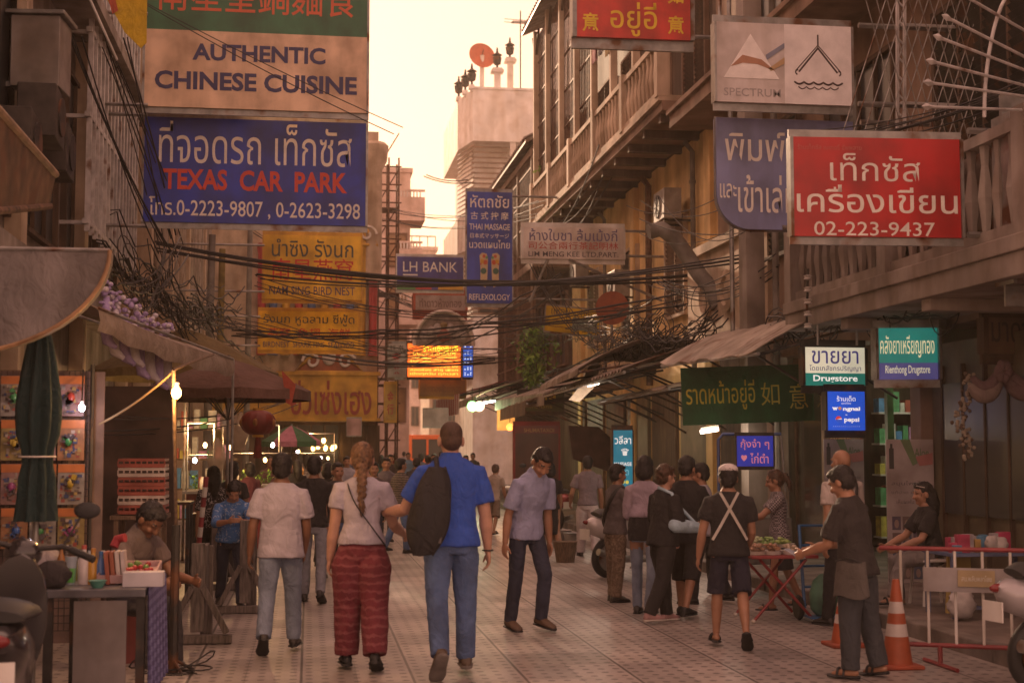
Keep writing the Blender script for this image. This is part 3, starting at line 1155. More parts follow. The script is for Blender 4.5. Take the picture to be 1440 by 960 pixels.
for k, (z0, z1) in enumerate(((12.0, 15.0), (7.2, 10.3))):
    mb = MB()
    for i in range(15):
        z = z0 + i * .2
        mb.box((6.75, Yt + 1.15, z), (.03, 2.4, .09), W_brown, rz=11, ry=30)
    for i in range(13):
        z = z0 + i * .23
        mb.box((7.7, Yt + .16, z), (1.6, .03, .07), W_brown)
    mb.build('louvre_screen', b)
for i in range(2):
    front_window(b, Yt + 1.3, 7.4 + i * 1.9, 8.5 + i * 1.9, 7.6, 9.8, W_brown)


def finial(mb, x, y, z, h, wd, mat):
    mb.bb((x - wd, y - wd, z), (x + wd, y + wd, z + h), mat)
    mb.bb((x - wd * 1.9, y - wd * 1.9, z + h), (x + wd * 1.9, y + wd * 1.9, z + h + .12), mat)
    mb.bb((x - wd * 1.5, y - wd * 1.5, z + h + .12), (x + wd * 1.5, y + wd * 1.5, z + h + .2), mat)
    mb.lathe([(.05, 0), (.05, .14), (.16, .2), (.2, .5), (.1, .56), (.24, .6), (.06, .72), (.03, .95)], (x, y, z + h + .2), M_dark, 8)


for (px, y, h) in ((717, Yt + 1.5, 1.55), (699, Yt + .4, .75)):
    p = at(px, 300, y)
    mb = MB()
    finial(mb, p.x, y, 17.4, h, .14, W_white)
    mb.build('finial_column', b)
for (x, y) in ((6.9, Yt + .1), (6.72, Yt + 1.1), (6.55, Yt + 2.3)):
    mb = MB()
    finial(mb, x, y, 17.2, .1, .07, W_white)
    mb.build('finial', b)
mb = MB()
c = at(678, 78, Yt + 2)
mb.lathe([(.62, 0), (.55, .1), (.3, .17), (.0, .2)], c, m('dish_orange', (.50, .12, .05), .5, 0, .2, 3), 20, (-.2, 1, -.25))
mb.tube([c, c + V((0, -.5, .1))], .02, M_dark, 5)
mb.tube([V((c.x, c.y + .1, 17.3)), c], .1, W_white, 8)
solo('satellite_dish', 'orange satellite dish on top of the white tower', 'satellite dish', mb, smooth=40)
mb = MB()
p = at(732, 130, Yt + 1)
mb.tube([(p.x, p.y, 17.3), (p.x, p.y, 21.2)], .03, M_dark, 5)
for k in range(6):
    mb.tube([(p.x - .75, p.y, 20.8 - k * .14), (p.x + .7, p.y, 20.75 - k * .14)] if k < 2 else [(p.x - .35, p.y + k * .12, 20.8), (p.x + .35, p.y + k * .12, 20.8)], .015, M_dark, 4)
solo('aerial', 'thin television aerial on the white tower roof', 'aerial', mb)

# ------------------------------------------------------------------ left row
b = thing('left_shophouse', 'shadowy grey shophouse with tall white window bars on the upper floor', 'building', (-6, 20, 0), 'shophouses along the street')
mb = MB()
mb.bb((-10, 5, 0), (-3.5, 27, 11.0), W_grey)
mb.build('wall', b)
mb = MB()
for z in (3.5, 7.6):
    mb.bb((-3.5, 5, z), (-2.9, 27, z + .18), W_grey)
mb.build('ledge', b)
for i in range(4):
    y = 14.5 + i * 3
    side_window(b, -3.5, y, y + 2.3, 4.3, 6.9, 1, W_dark, None, 3)
    side_window(b, -3.5, y, y + 2.3, 8.2, 10.4, 1, W_dark, None, 3)
mb = MB()
for i in range(15):
    y = 20.2 + i * .38
    mb.bb((-3.12, y - .035, 4.6), (-3.05, y + .035, 10.4), M_grille)
for z in (4.7, 6.2, 7.4, 8.9, 10.3):
    mb.bb((-3.14, 20.1, z), (-3.06, 25.7, z + .07), M_grille)
    for y in (20.2, 23, 25.5):
        mb.bb((-3.5, y, z), (-3.1, y + .05, z + .05), M_grille)
mb.build('window_bars', b)
mb = MB()
for y in (8, 12.4, 16.8, 21.4, 26.4):
    mb.bb((-3.49, y, 0), (-3.3, y + .35, 11), W_cream)
mb.build('pilaster', b)

b = thing('sheeted_house', 'tall left house clad in pale corrugated sheets with dark openings', 'building', (-6, 34, 0), 'shophouses along the street')
mb = MB()
mb.bb((-10, 27.1, 0), (-3.3, 44.5, 11.5), W_brown)
mb.build('wall', b)
mb = MB()
for (y0, y1, z0, z1) in ((28.5, 31, 5.2, 9.2), (32.4, 35.2, 4.8, 9.6), (36.6, 40.8, 4.6, 9.8), (41.5, 44, 5, 9.6)):
    corr(mb, (-3.05, y0), (-3.05, y1), z0, z1, (1, 0), M_corr2, .16, .03)
mb.build('sheet_cladding', b)
mb = MB()
for y in (27.4, 31.6, 35.9, 41.2):
    mb.bb((-3.29, y, 0), (-3.0, y + .4, 11.4), W_cream)
mb.build('pilaster', b)
for i in range(3):
    side_window(b, -3.3, 28.4 + i * 4.3, 30.8 + i * 4.3, 1.8, 3.8, 1, W_dark, None, 3)
mb = MB()
for i in range(9):
    mb.beam((-3.2, 27.6 + i * .42, 4.6), (-2.1, 27.6 + i * .42, 3.7), .03, .03, M_grille)
mb.beam((-2.1, 27.5, 3.7), (-2.1, 31.2, 3.7), .04, .04, M_grille)
mb.build('awning_rack', b)

# gilded restaurant that closes the left row
Yg = 46.0
b = thing('gilded_restaurant', 'gold fronted restaurant with carved gable, coloured columns and dark ground floor', 'building', (0, 48, 0), None)
xl, xr = at(352, 400, Yg).x, at(531, 400, Yg).x


def gz(py):
    return at(450, py, Yg).z


mb = MB()
mb.bb((-9, Yg, gz(592)), (xr, Yg + 14, 9.0), W_cream)
# thin rooftop screen wall; hidden slots added to cast sun patches on the paving
slots = [(9.14, 9.47, -4.4, -2.0), (10.37, 10.5, -3.1, -2.3), (10.70, 10.90, -3.2, -2.2)]
zz = 9.0
for (za, zb, xa_, xb_) in slots:
    mb.bb((-9, Yg, zz), (xr, Yg + .25, za), W_cream)
    mb.bb((-9, Yg, za), (xa_, Yg + .25, zb), W_cream)
    mb.bb((xb_, Yg, za), (xr, Yg + .25, zb), W_cream)
    zz = zb
mb.bb((-9, Yg, zz), (xr, Yg + .25, 11.9), W_cream)
mb.bb((-9, Yg + .9, 0), (xr, Yg + 14, gz(592)), W_brown)
mb.build('wall', b)
mb = MB()
mb.bb((-3.2, Yg - .35, gz(588)), (xr, Yg - .02, gz(528)), W_gold)
mb.bb((-3.2, Yg - .45, gz(592)), (xr + .1, Yg - .02, gz(588)), W_gold)
mb.bb((-3.2, Yg - .42, gz(528)), (xr + .1, Yg - .02, gz(523)), W_gold)
mb.build('fascia', b)
mb = MB()
o = at(466, 559, Yg - .36)
mr = m('carved_red', (.33, .04, .03), .5, 0, .25, 4)
mb.text('ฮั่วเซ่งเฮง', o, V((at(527, 559, Yg).x - at(408, 559, Yg).x, 0, 0)) * .47, V((0, 0, (gz(533) - gz(585)) * .46)), mr, .012, .05)
mb.text('ฮั่วเซ่งเฮง', o, V((at(527, 559, Yg).x - at(408, 559, Yg).x, 0, 0)) * .47, V((0, 0, (gz(533) - gz(585)) * .46)), W_gold, .03, .02)
mb.build('carved_lettering', b, fix=False)
mb = MB()
for k, px in enumerate((368, 384, 402, 420, 438, 456, 474, 492, 508, 524)):
    x = at(px, 450, Yg).x
    mt = (m('column_red', (.42, .05, .05), .5, 0, .2, 4), m('column_blue', (.10, .17, .34), .5, 0, .2, 4), W_gold)[k % 3]
    mb.lathe([(.16, 0), (.13, .3), (.13, 3.2), (.18, 3.5)], (x, Yg - .2, gz(500)), mt, 12)
    mb.bb((x - .13, Yg - .3, gz(430)), (x + .13, Yg - .02, gz(345)), mt)
mb.build('column', b, smooth=40)
mr2 = m('gable_red', (.36, .10, .04), .55, 0, .3, 4)
for (px, w_, z0, h) in ((463, 95, gz(524), 1.1), (420, 90, gz(345), 1.2), (500, 60, gz(345), 1.0)):
    mb = MB()
    x = at(px, 450, Yg).x
    hw = w_ * .0115
    pts = [(x - hw, Yg - .3, z0), (x + hw, Yg - .3, z0), (x + hw * .75, Yg - .3, z0 + h * .25), (x + hw * .45, Yg - .3, z0 + h * .5), (x + hw * .25, Yg - .3, z0 + h * .85), (x, Yg - .3, z0 + h), (x - hw * .25, Yg - .3, z0 + h * .85), (x - hw * .45, Yg - .3, z0 + h * .5), (x - hw * .75, Yg - .3, z0 + h * .25)]
    mb.prism(pts, (0, .15, 0), mr2 if h == 1.1 else W_gold)
    mb.tube([V(p) + V((0, -.03, 0)) for p in pts], .06, W_gold, 6, closed=True)
    for sgn in (-1, 1):
        mb.tube([V((x + sgn * (hw * .5 + .3 * math.cos(a) * (1 - a / 9)), Yg - .36, z0 + .35 + .3 * math.sin(a) * (1 - a / 9))) for a in [i * .5 for i in range(15)]], .05, W_white, 5)
    mb.ell((x, Yg - .34, z0 + h * .45), (.22, .1, .28), W_white)
    mb.build('carved_gable', b, smooth=30)
mb = MB()
for px in (395, 470):
    pass
for i in range(9):
    x = xl + .2 + i * .45
    mb.bb((x, Yg + .8, .1), (x + .4, Yg + .89, gz(597)), M_glass if i in (3, 4, 5) else W_dark)
mb.build('shop_window', b)
M_warm = m('warm_glow', (1, .7, .3), .5, 0, 0, emit=6, ecol=(1.0, .55, .16))
mb = MB()
p = at(455, 628, Yg + .6)
for k in range(9):
    a = k * .7
    mb.ell(p + V((.36 * math.cos(a), .1 * math.sin(a), -.03 * (k % 3))), (.06, .05, .08), M_warm, 8, 6)
mb.ell(p + V((0, 0, .2)), (.07, .07, .09), M_warm, 8, 6)
mb.tube([p + V((0, 0, .1)), p + V((0, 0, .75))], .015, M_dark, 5)
mb.tube([p + V((.36 * math.cos(a * .5), .1 * math.sin(a * .5), 0)) for a in range(13)], .02, W_gold, 5)
mb.build('chandelier', b)
mb = MB()
x = at(524, 300, Yg).x
mb.lathe([(.3, 0), (.3, 3.6), (.45, 3.9), (.5, 4.4), (.4, 4.5)], (x, Yg - .1, 7.0), W_cream, 20)
mb.build('corner_turret', b, smooth=40)

# scaffolding tower by the gilded corner
mb = MB()
x0, x1 = at(531, 400, 50).x, at(559, 400, 50).x
for x in (x0, (x0 + x1) / 2, x1):
    for y in (49.6, 50.8):
        mb.tube([(x, y, 0), (x, y, 11.8)], .035, M_rust, 6)
for k in range(18):
    z = .6 + k * .64
    for y in (49.6, 50.8):
        mb.tube([(x0 - .1, y, z), (x1 + .1, y, z)], .028, M_rust, 5)
    for x in (x0, x1):
        mb.tube([(x, 49.5, z), (x, 50.9, z)], .028, M_rust, 5)
    if k % 2:
        mb.tube([(x0, 49.6, z), (x1, 49.6, z + 1.2)], .022, M_rust, 5)
for k in range(3):
    mb.bb((x0, 49.7, 4 + k * 3), (x1, 50.7, 4.05 + k * 3), M_wood)
solo('scaffolding', 'rusty pipe scaffolding tower beside the gilded restaurant corner', 'scaffolding', mb)

# pink flats behind the scaffolding
Yp = 63
b = thing('pink_flats', 'narrow pink block of flats with stepped boxy balconies against the sky', 'building', (2, 68, 0), None)
xa, xb = at(520, 300, Yp).x, at(577, 300, Yp).x
mb = MB()
mb.bb((-8, Yp, 0), (xb, Yp + 12, 13.9), W_pink)
mb.bb((-8, Yp - .06, 13.9), (xb + .1, Yp + 12, 14.1), W_pink)
mb.build('wall', b)
for z in (11.6, 9.3, 7.0, 4.7):
    x2 = at(593 if z > 10 else 590, 300, Yp + 1).x
    mb = MB()
    mb.prism([(xb - .6, Yp - .9, z), (x2, Yp - .9, z), (x2, Yp + 1.4, z), (xb - .6, Yp + 1.4, z)], (0, 0, .15), W_pink)
    mb.bb((xb - .6, Yp - .9, z + .15), (x2, Yp - .78, z + 1.05), W_pink)
    mb.bb((x2 - .12, Yp - .78, z + .15), (x2, Yp + 1.4, z + 1.05), W_pink)
    for k in range(7):
        mb.bb((xb - .5 + k * .14, Yp - .93, z + 1.05), (xb - .44 + k * .14, Yp - .85, z + 1.3), W_white)
    mb.bb((xb - .6, Yp - .93, z + 1.3), (x2, Yp - .76, z + 1.38), W_pink)
    mb.build('balcony', b)
for i in range(4):
    front_window(b, Yp, xb - 1.0, xb - .2, 2.8 + 2.3 * i, 4.2 + 2.3 * i, W_brown, m('window_warm', (.35, .2, .09), .3, 0, .2, 2))

b = thing('sun_blocking_tower', 'tall pale tower block standing behind the gilded restaurant', 'building', (-1.5, 78, 0), None)  # added out of view to keep the low sun off the drugstore shophouse
mb = MB()
mb.bb((-5.4, 76, 0), (-2.0, 84, 34), W_pink)
mb.build('wall', b)
for i in range(10):
    for k in range(2):
        front_window(b, 76, -5.0 + k * 1.6, -4.0 + k * 1.6, 3 + 3 * i, 4.6 + 3 * i, W_brown)

# the far end of the street
for (px0, px1, ptop, Y, mt, lab) in ((556, 612, 352, 118, W_pink, 'pale pink far building closing the street under the sky gap'),
                                    (604, 668, 402, 100, W_cream, 'far cream building showing below the oval emblem sign'),
                                    (520, 566, 440, 92, W_white, 'far white building seen between the scaffolding and emblem')):
    x0, x1, z1 = at(px0, 500, Y).x, at(px1, 500, Y).x, at(600, ptop, Y).z
    b = thing('distant_building', lab, 'building', ((x0 + x1) / 2, Y + 3, 0), 'buildings at the far end of the street')
    mb = MB()
    mb.bb((x0, Y, 0), (x1, Y + 8, z1), mt)
    mb.bb((x0 - .2, Y - .2, z1), (x1 + .2, Y + 8, z1 + .3), mt)
    mb.build('wall', b)
    k = 0
    z = 3.5
    while z < z1 - 1.8:
        for i in range(3):
            w_ = (x1 - x0) / 3
            front_window(b, Y, x0 + w_ * i + w_ * .25, x0 + w_ * i + w_ * .75, z, z + 1.5, W_brown)
        z += 3.1
    mb = MB()
    for i in range(6):
        mb.bb((x0 + (x1 - x0) * i / 5 - .04, Y + .1, z1 + .3), (x0 + (x1 - x0) * i / 5 + .04, Y + .2, z1 + 1.2), M_steel)
    mb.bb((x0, Y + .1, z1 + 1.15), (x1, Y + .2, z1 + 1.25), M_steel)
    mb.build('roof_rail', b)
# ------------------------------------------------------------------ hanging signs
WH, YE, RD, BL, GR = (.78, .73, .68), (.8, .55, .03), (.50, .035, .02), (.035, .035, .13), (.02, .16, .07)


def ink(c, e=0.0):
    k = 'ink_%02x%02x%02x%s' % (int(c[0] * 255), int(c[1] * 255), int(c[2] * 255), '_lit' if e else '')
    return m(k, c, .5, 0, .12, 6, emit=e)


def sign(name, label, box, Y, bands, texts, yaw=0.0, th=.12, frame=M_steel, fw=.035, emit=0.0, round_bl=0.0, poles=None, bold=.005, extra=None, tilt=0.0, group=None, streak=.3, cat='sign'):
    """box = pixel rectangle, Y = depth of its middle; bands = [(top, bottom, colour)]; texts = [(string, cx, cy, w, h, colour[, bold])] in 0..1 of the box"""
    x0, y0, x1, y1 = box
    c = at((x0 + x1) / 2, (y0 + y1) / 2, Y)
    sc = Y / FPX
    hw, hh = (x1 - x0) * sc / 2 / math.cos(R(yaw)), (y1 - y0) * sc / 2
    X = Matrix.Rotation(R(yaw), 3, 'Z') @ V((1, 0, 0))
    Z = V((0, 0, 1))
    if tilt:
        q = Matrix.Rotation(R(tilt), 3, X.cross(Z))
        X, Z = q @ X, q @ Z
    N = X.cross(Z)      # towards the camera
    root = thing(name, label, cat, c, group)

    def P(u, v, n_=0.0):
        return c + X * ((u - .5) * 2 * hw) + Z * ((.5 - v) * 2 * hh) + N * n_
    mb = MB()
    for (t, bt, col) in bands:
        mt = col if not isinstance(col, tuple) else m('sheet_%02x%02x%02x%s' % (int(col[0] * 255), int(col[1] * 255), int(col[2] * 255), '_lit' if emit else ''), col, .42, 0, .16, 2.2, streak=0 if emit else streak, emit=emit)
        if round_bl and bt > .98:
            ru, rv = round_bl * hh / hw, round_bl
            pts = [P(0, t), P(1, t), P(1, bt)] + [P(ru - ru * math.sin(a), bt - rv + rv * math.cos(a)) for a in [i * math.pi / 16 for i in range(9)]]
        else:
            pts = [P(0, t), P(1, t), P(1, bt), P(0, bt)]
        mb.prism(pts, -N * th, mt)
    for t in texts:
        s, cu, cv, w_, h_, col = t[:6]
        mb.text(s, P(cu, cv), X * (w_ * hw), Z * (h_ * hh), ink(col, emit * 1.1 if emit else 0) if isinstance(col, tuple) else col, t[6] if len(t) > 6 else bold, .004)
    if extra:
        extra(mb, P, X, Z, N, hw, hh)
    mb.build('panel', root)
    if frame:
        mb = MB()
        if round_bl:
            pts = [P(0, 0), P(1, 0), P(1, 1)] + [P(round_bl * hh / hw * (1 - math.sin(a)), 1 - round_bl + round_bl * math.cos(a)) for a in [i * math.pi / 16 for i in range(9)]]
            mb.tube([p - N * th / 2 for p in pts], fw, frame, 4, closed=True)
        else:
            e = fw
            for a, b_ in (((0, 0), (1, 0)), ((0, 1), (1, 1)), ((0, 0), (0, 1)), ((1, 0), (1, 1))):
                o_ = (Z * e * .5 * (1 if a[1] == 0 and b_[1] == 0 else -1) if a[1] == b_[1] else X * e * .5 * (-1 if a[0] == 0 else 1))
                A, B = P(*a) + o_ - N * th / 2, P(*b_) + o_ - N * th / 2
                ex = (B - A).normalized() * e
                if a[1] == b_[1]:
                    A, B = A - ex, B + ex
                mb.beam(A, B, th + .03 if a[1] != b_[1] else e, e if a[1] != b_[1] else th + .03, frame)
        mb.build('frame', root)
    if poles:
        for a, b_, r_ in poles:
            mb = MB()
            mb.tube([a, b_], r_, M_steel, 6)
            mb.build('bracket', root)
    return root


def wallx(px, py, x):    # point on the plane x = const seen at this pixel
    d = c_f + c_r * ((px - 720) / FPX) + c_u * ((480 - py) / FPX)
    return CAM + d * (x / d.x)


def hpole(px, py, Y, x, r=.03):     # from a pixel at depth Y sideways to the wall at x
    a = at(px, py, Y)
    return (a, V((x, a.y, a.z)), r)


GRD = (.025, .13, .06)
sign('chinese_cuisine_sign', 'large cream sign reading AUTHENTIC CHINESE CUISINE under a green band', (208, -45, 516, 156), 21.6,
     [(0, .455, (.03, .17, .08)), (.455, 1, (.80, .57, .40))],
     [('南星皇鍋麵食', .5, .19, .9, .26, (.62, .12, .045)), ('AUTHENTIC', .51, .605, .60, .12, BL, .032), ('CHINESE CUISINE', .50, .81, .91, .13, BL, .032)],
     poles=[hpole(208, 148, 21.6, -3.4), hpole(208, 20, 21.6, -3.4)])
sign('car_park_sign', 'blue sign with white Thai letters and red TEXAS CAR PARK lettering', (207, 168, 513, 315), 22.0, [(0, 1, (.008, .04, .47))],
     [('ที่จอดรถ เท็กซัส', .5, .235, .87, .40, WH, 0.0), ('TEXAS  CAR  PARK', .5, .59, .83, .20, (.62, .06, .03), .03), ('โทร.0-2223-9807 , 0-2623-3298', .5, .86, .95, .20, WH, .006)],
     poles=[hpole(207, 162, 22, -3.4), hpole(207, 318, 22, -3.4)])
sign('gold_bird_nest_sign', 'gold bird nest sign with NAM SING BIRD NEST in blue, larger upper one', (372, 331, 507, 421), 33, [(0, 1, (.92, .56, .02))],
     [('นำซิง รังนก', .5, .2, .84, .28, (.05, .06, .05)), ('南星燕窩', .5, .53, .84, .34, (.60, .03, .015)), ('NAM SING BIRD NEST', .5, .865, .88, .13, BL)],
     poles=[hpole(372, 345, 33, -3.2), hpole(372, 410, 33, -3.2)], frame=W_gold)
sign('gold_seafood_sign', 'gold sign reading BIRD NEST SHARK FINS SEAFOOD below the bigger gold one', (366, 438, 503, 492), 35, [(0, 1, (.92, .56, .02))],
     [('รังนก หูฉลาม ซีฟู้ด', .5, .22, .92, .32, (.05, .06, .05)), ('燕窩  魚翅  海鮮', .5, .56, .84, .26, (.60, .03, .015)), ('BIRDNEST  SHARK FINS  SEAFOOD', .5, .86, .92, .14, BL)],
     poles=[hpole(366, 445, 35, -3.2), hpole(366, 486, 35, -3.2)], frame=W_gold)
sign('bank_sign', 'purple blue LH BANK sign with a coloured strip along its foot', (558, 361, 652, 408), 42,
     [(0, .86, (.07, .07, .42)), (.86, 1, (.09, .075, .32))],
     [('LH BANK', .5, .30, .82, .30, WH, .0)], frame=M_white, fw=.03,
     extra=lambda mb, P, X, Z, N, hw, hh: [mb.prism([P(a, .87, .004), P(b_, .87, .004), P(b_, .99, .004), P(a, .99, .004)], N * .006, ink(c_)) for a, b_, c_ in ((0, .28, (.12, .3, .1)), (.28, .52, (.5, .06, .06)), (.62, 1, (.6, .33, .04)))] + [mb.prism([P(.09, .53, .004), P(.31, .53, .004), P(.31, .57, .004), P(.09, .57, .004)], N * .004, ink(WH))],
     poles=[hpole(652, 370, 42, 7)])


def feet(mb, P, X, Z, N, hw, hh):
    for s in (-1, 1):
        base = [(.05, 0), (.13, .02), (.17, .08), (.165, .2), (.18, .3), (.19, .37), (.13, .4), (.03, .39), (.0, .33), (.01, .2), (.02, .08)]
        o = [P(.5 + s * (.035 + u * 1.0), .86 - v * .78 + .0, .004) for u, v in base]
        mb.prism(o, N * .004, ink((.55, .42, .25)))
        for (u, v, r_, c_) in ((.09, .07, .05, (.5, .36, .2)), (.1, .19, .065, (.03, .12, .09)), (.06, .29, .05, (.5, .08, .03)), (.13, .30, .045, (.6, .33, .03)), (.03, .345, .03, (.1, .3, .12)), (.09, .36, .035, (.5, .1, .05)), (.15, .355, .025, (.6, .5, .3)), (.16, .27, .02, (.5, .08, .03))):
            c = P(.5 + s * (.035 + u), .86 - v * .78, .012)
            mb.prism([c + X * hw * 2 * r_ * math.cos(a) + Z * hw * 2 * r_ * 1.1 * math.sin(a) for a in [k * 6.28318 / 10 for k in range(10)]], N * .003, ink(c_))


sign('massage_sign', 'tall blue Thai massage sign with two foot sole maps and REFLEXOLOGY', (656, 268, 721, 428), 34, [(0, 1, (.03, .07, .48))],
     [('หัตถชัย', .5, .085, .86, .115, WH), ('古 式 按 摩', .5, .215, .84, .07, WH), ('THAI MASSAGE', .5, .315, .9, .055, WH), ('日本式マッサージ', .5, .395, .86, .045, WH), ('นวดแผนไทย', .5, .47, .9, .075, WH), ('REFLEXOLOGY', .5, .945, .9, .055, WH)],
     extra=feet, poles=[hpole(720, 276, 34, 7.1), hpole(720, 420, 34, 7.1)], frame=M_steel, fw=.03)
sign('tea_company_sign', 'narrow white sign reading LIM MENG KEE LTD.PART. in three scripts', (734, 319, 879, 365), 28, [(0, 1, (.75, .68, .64))],
     [('ห้างใบชา ลิ้มเม้งกี่', .5, .24, .88, .38, (.12, .10, .22)), ('司公合兩行茶記明林', .5, .58, .9, .24, (.42, .05, .04)), ('LIM MENG KEE LTD.PART.', .5, .85, .9, .16, (.05, .04, .06))],
     yaw=-2.5, poles=[hpole(879, 325, 28, 7.1), hpole(879, 360, 28, 7.1), (at(770, 365, 28), at(745, 425, 28.3), .03), (at(800, 365, 28), V((7.1, 28.2, at(860, 420, 28).z)), .03)], fw=.04, frame=M_white)
sign('red_noodle_sign', 'red sign with yellow Thai and Chinese letters at the top of the view', (806, -70, 976, 58), 19, [(0, 1, (.70, .05, .035))],
     [('อยู่อี่', .5, .78, .41, .40, YE, .006), ('如', .12, .48, .14, .2, YE, .02), ('意', .12, .83, .14, .22, YE, .02), ('如', .87, .48, .14, .2, YE, .02), ('意', .87, .83, .14, .22, YE, .02), ('ราดหน้า', .5, .3, .5, .3, YE, .006)],
     yaw=-1, th=.2, frame=M_steel, fw=.06, poles=[hpole(976, 52, 19, 6.95), hpole(976, -30, 19, 6.95)])


def spectrum(mb, P, X, Z, N, hw, hh):
    def poly(pts, c_, d=.004):
        mb.prism([P(u, v, d) for u, v in pts], N * .002, ink(c_))
    poly([(.5, 0), (1, 0), (1, 1), (.5, 1)], (.84, .80, .82), .003)
    poly([(.05, .70), (.25, .14), (.46, .70)], (.90, .86, .86))
    poly([(.10, .56), (.19, .41), (.33, .46), (.43, .60), (.30, .52), (.19, .51)], (.42, .21, .13), .008)
    poly([(.38, .57), (.5, .42), (.5, .50), (.40, .60)], (.48, .32, .17), .008)
    poly([(.36, .40), (.5, .24), (.5, .30), (.37, .46)], (.22, .24, .34), .008)
    for s in (-1, 1):
        for k, (d, w_) in enumerate(((0, .012), (.022, .006))):
            u0, v0 = .75, .27 - d * 1.2
            poly([(u0, v0), (u0 + s * (.15 + d), .59 - d * .5), (u0 + s * (.15 + d - w_), .60 - d * .5), (u0, v0 + w_ * 3.0)], (.05, .025, .03))
        mb.tube([P(.75 + s * (.15 + .018 * math.sin(a)), .57 + .03 * (1 - math.cos(a)) - .0, .006) for a in [i * .4 for i in range(8)]], .008, ink((.05, .025, .03)), 5)
    mb.tube([P(.75, .12, .006), P(.75, .27, .006)], .009, ink((.05, .025, .03)), 5)
    for (v, u0, u1, r_) in ((.72, .57, .93, .010), (.78, .60, .90, .006)):
        mb.tube([P(u0 + (u1 - u0) * t / 40, v + .028 * abs(math.sin(t / 40 * math.pi * 5)), .006) for t in range(41)], r_, ink((.05, .025, .03)), 5)


sign('faded_white_sign', 'peeling white sign with a faded triangle and an outlined Thai gable over waves', (999, 30, 1207, 150), 14.5, [(0, 1, (.78, .73, .76))],
     [('SPECTRUM', .26, .875, .42, .10, (.36, .33, .34))], extra=spectrum, yaw=0, frame=M_steel, fw=.025,
     poles=[hpole(1207, 36, 14.5, 6.95), hpole(1207, 146, 14.5, 6.95), (at(1012, 36, 14.6), at(1012, -60, 14.6), .02)])
sign('violet_printing_sign', 'dusty violet blue Thai sign with a rounded corner, partly behind the red one', (1000, 163, 1210, 328), 14.9, [(0, 1, (.22, .25, .48))],
     [('พิมพ์ร่วม', .45, .24, .78, .30, WH, .006), ('และ', .08, .66, .12, .13, WH, .006), ('เข้าเล่ม', .36, .68, .42, .34, WH, .006)],
     round_bl=.3, fw=.02, frame=M_steel, poles=[hpole(1210, 172, 14.9, 6.95), hpole(1100, 320, 14.9, 6.95)])
sign('red_stationery_sign', 'big red Thai sign in a grey box frame with number 02-223-9437', (1106, 189, 1361, 338), 11.7, [(0, 1, (.52, .008, .012))],
     [('ร้านเท็กซัส เบเกอรี่ ซัพพลาย', .22, .10, .38, .055, (.45, .12, .1), 0), ('เท็กซัส', .49, .30, .54, .28, WH, 0.0), ('เครื่องเขียน', .5, .62, .96, .28, WH, .006), ('02-223-9437', .48, .92, .72, .14, WH, .004)],
     yaw=-3.5, th=.08, fw=.028, poles=[hpole(1361, 184, 11.7, 6.95), hpole(1361, 330, 11.7, 6.95)])
sign('drugstore_box', 'lit cream and green light box reading Drugstore hanging under the slab', (1128, 487, 1221, 543), 15.7, [(0, .68, (.66, .60, .44)), (.68, 1, (.01, .15, .115))],
     [('ขายยา', .5, .26, .78, .34, (.04, .03, .12), .006), ('โดยเภสัชกรปริญญา', .5, .555, .86, .17, (.06, .05, .1)), ('Drugstore', .5, .835, .74, .21, WH, .02)],
     emit=.38, yaw=2, frame=M_dark, fw=.03, poles=[(at(1150, 485, 15.7), at(1150, 455, 15.7), .015), (at(1205, 485, 15.7), at(1205, 455, 15.7), .015)])
sign('teal_drugstore_sign', 'bright teal and purple light box reading Rienthong Drugstore beside the shop', (1233, 459, 1319, 535), 14.6, [(0, .68, (.01, .17, .14)), (.68, 1, (.06, .055, .17))],
     [('คลังยาเหรียญทอง', .5, .36, .90, .44, (.62, .54, .32), .006), ('Rienthong Drugstore', .5, .83, .74, .2, (.55, .5, .34), .01)],
     emit=.38, yaw=-12, frame=M_steel, fw=.03)


def cola(mb, P, X, Z, N, hw, hh):
    for (k, c_) in ((0, (.6, .05, .05)), (1, (.7, .7, .72)), (2, (.03, .08, .45))):
        r_ = .085
        pts = []
        c = P(.29, .72, .006 + .002 * k)
        for i in range(17):
            a = i / 16 * math.pi
            pts.append(c + X * hw * 2 * r_ * math.cos(a) + Z * hw * 2 * r_ * math.sin(a) * (1 if k == 0 else (.25 if k == 1 else -1)))
        if k == 1:
            pts = [c + X * hw * 2 * r_ * math.cos(a) + Z * hw * 2 * r_ * (.22 * math.sin(2 * a) * .8 + .16 * s) for s, rng in ((1, range(0, 17)), (-1, range(16, -1, -1))) for a in [i / 16 * math.pi for i in rng]]
        mb.prism(pts, N * .001, ink(c_, .3))
    c = P(.325, .435, .008)
    mb.prism([c + X * hw * .09 * math.cos(a) + Z * hw * .09 * math.sin(a) for a in [i * .52 for i in range(12)]], N * .001, ink((.6, .25, .1), .3))


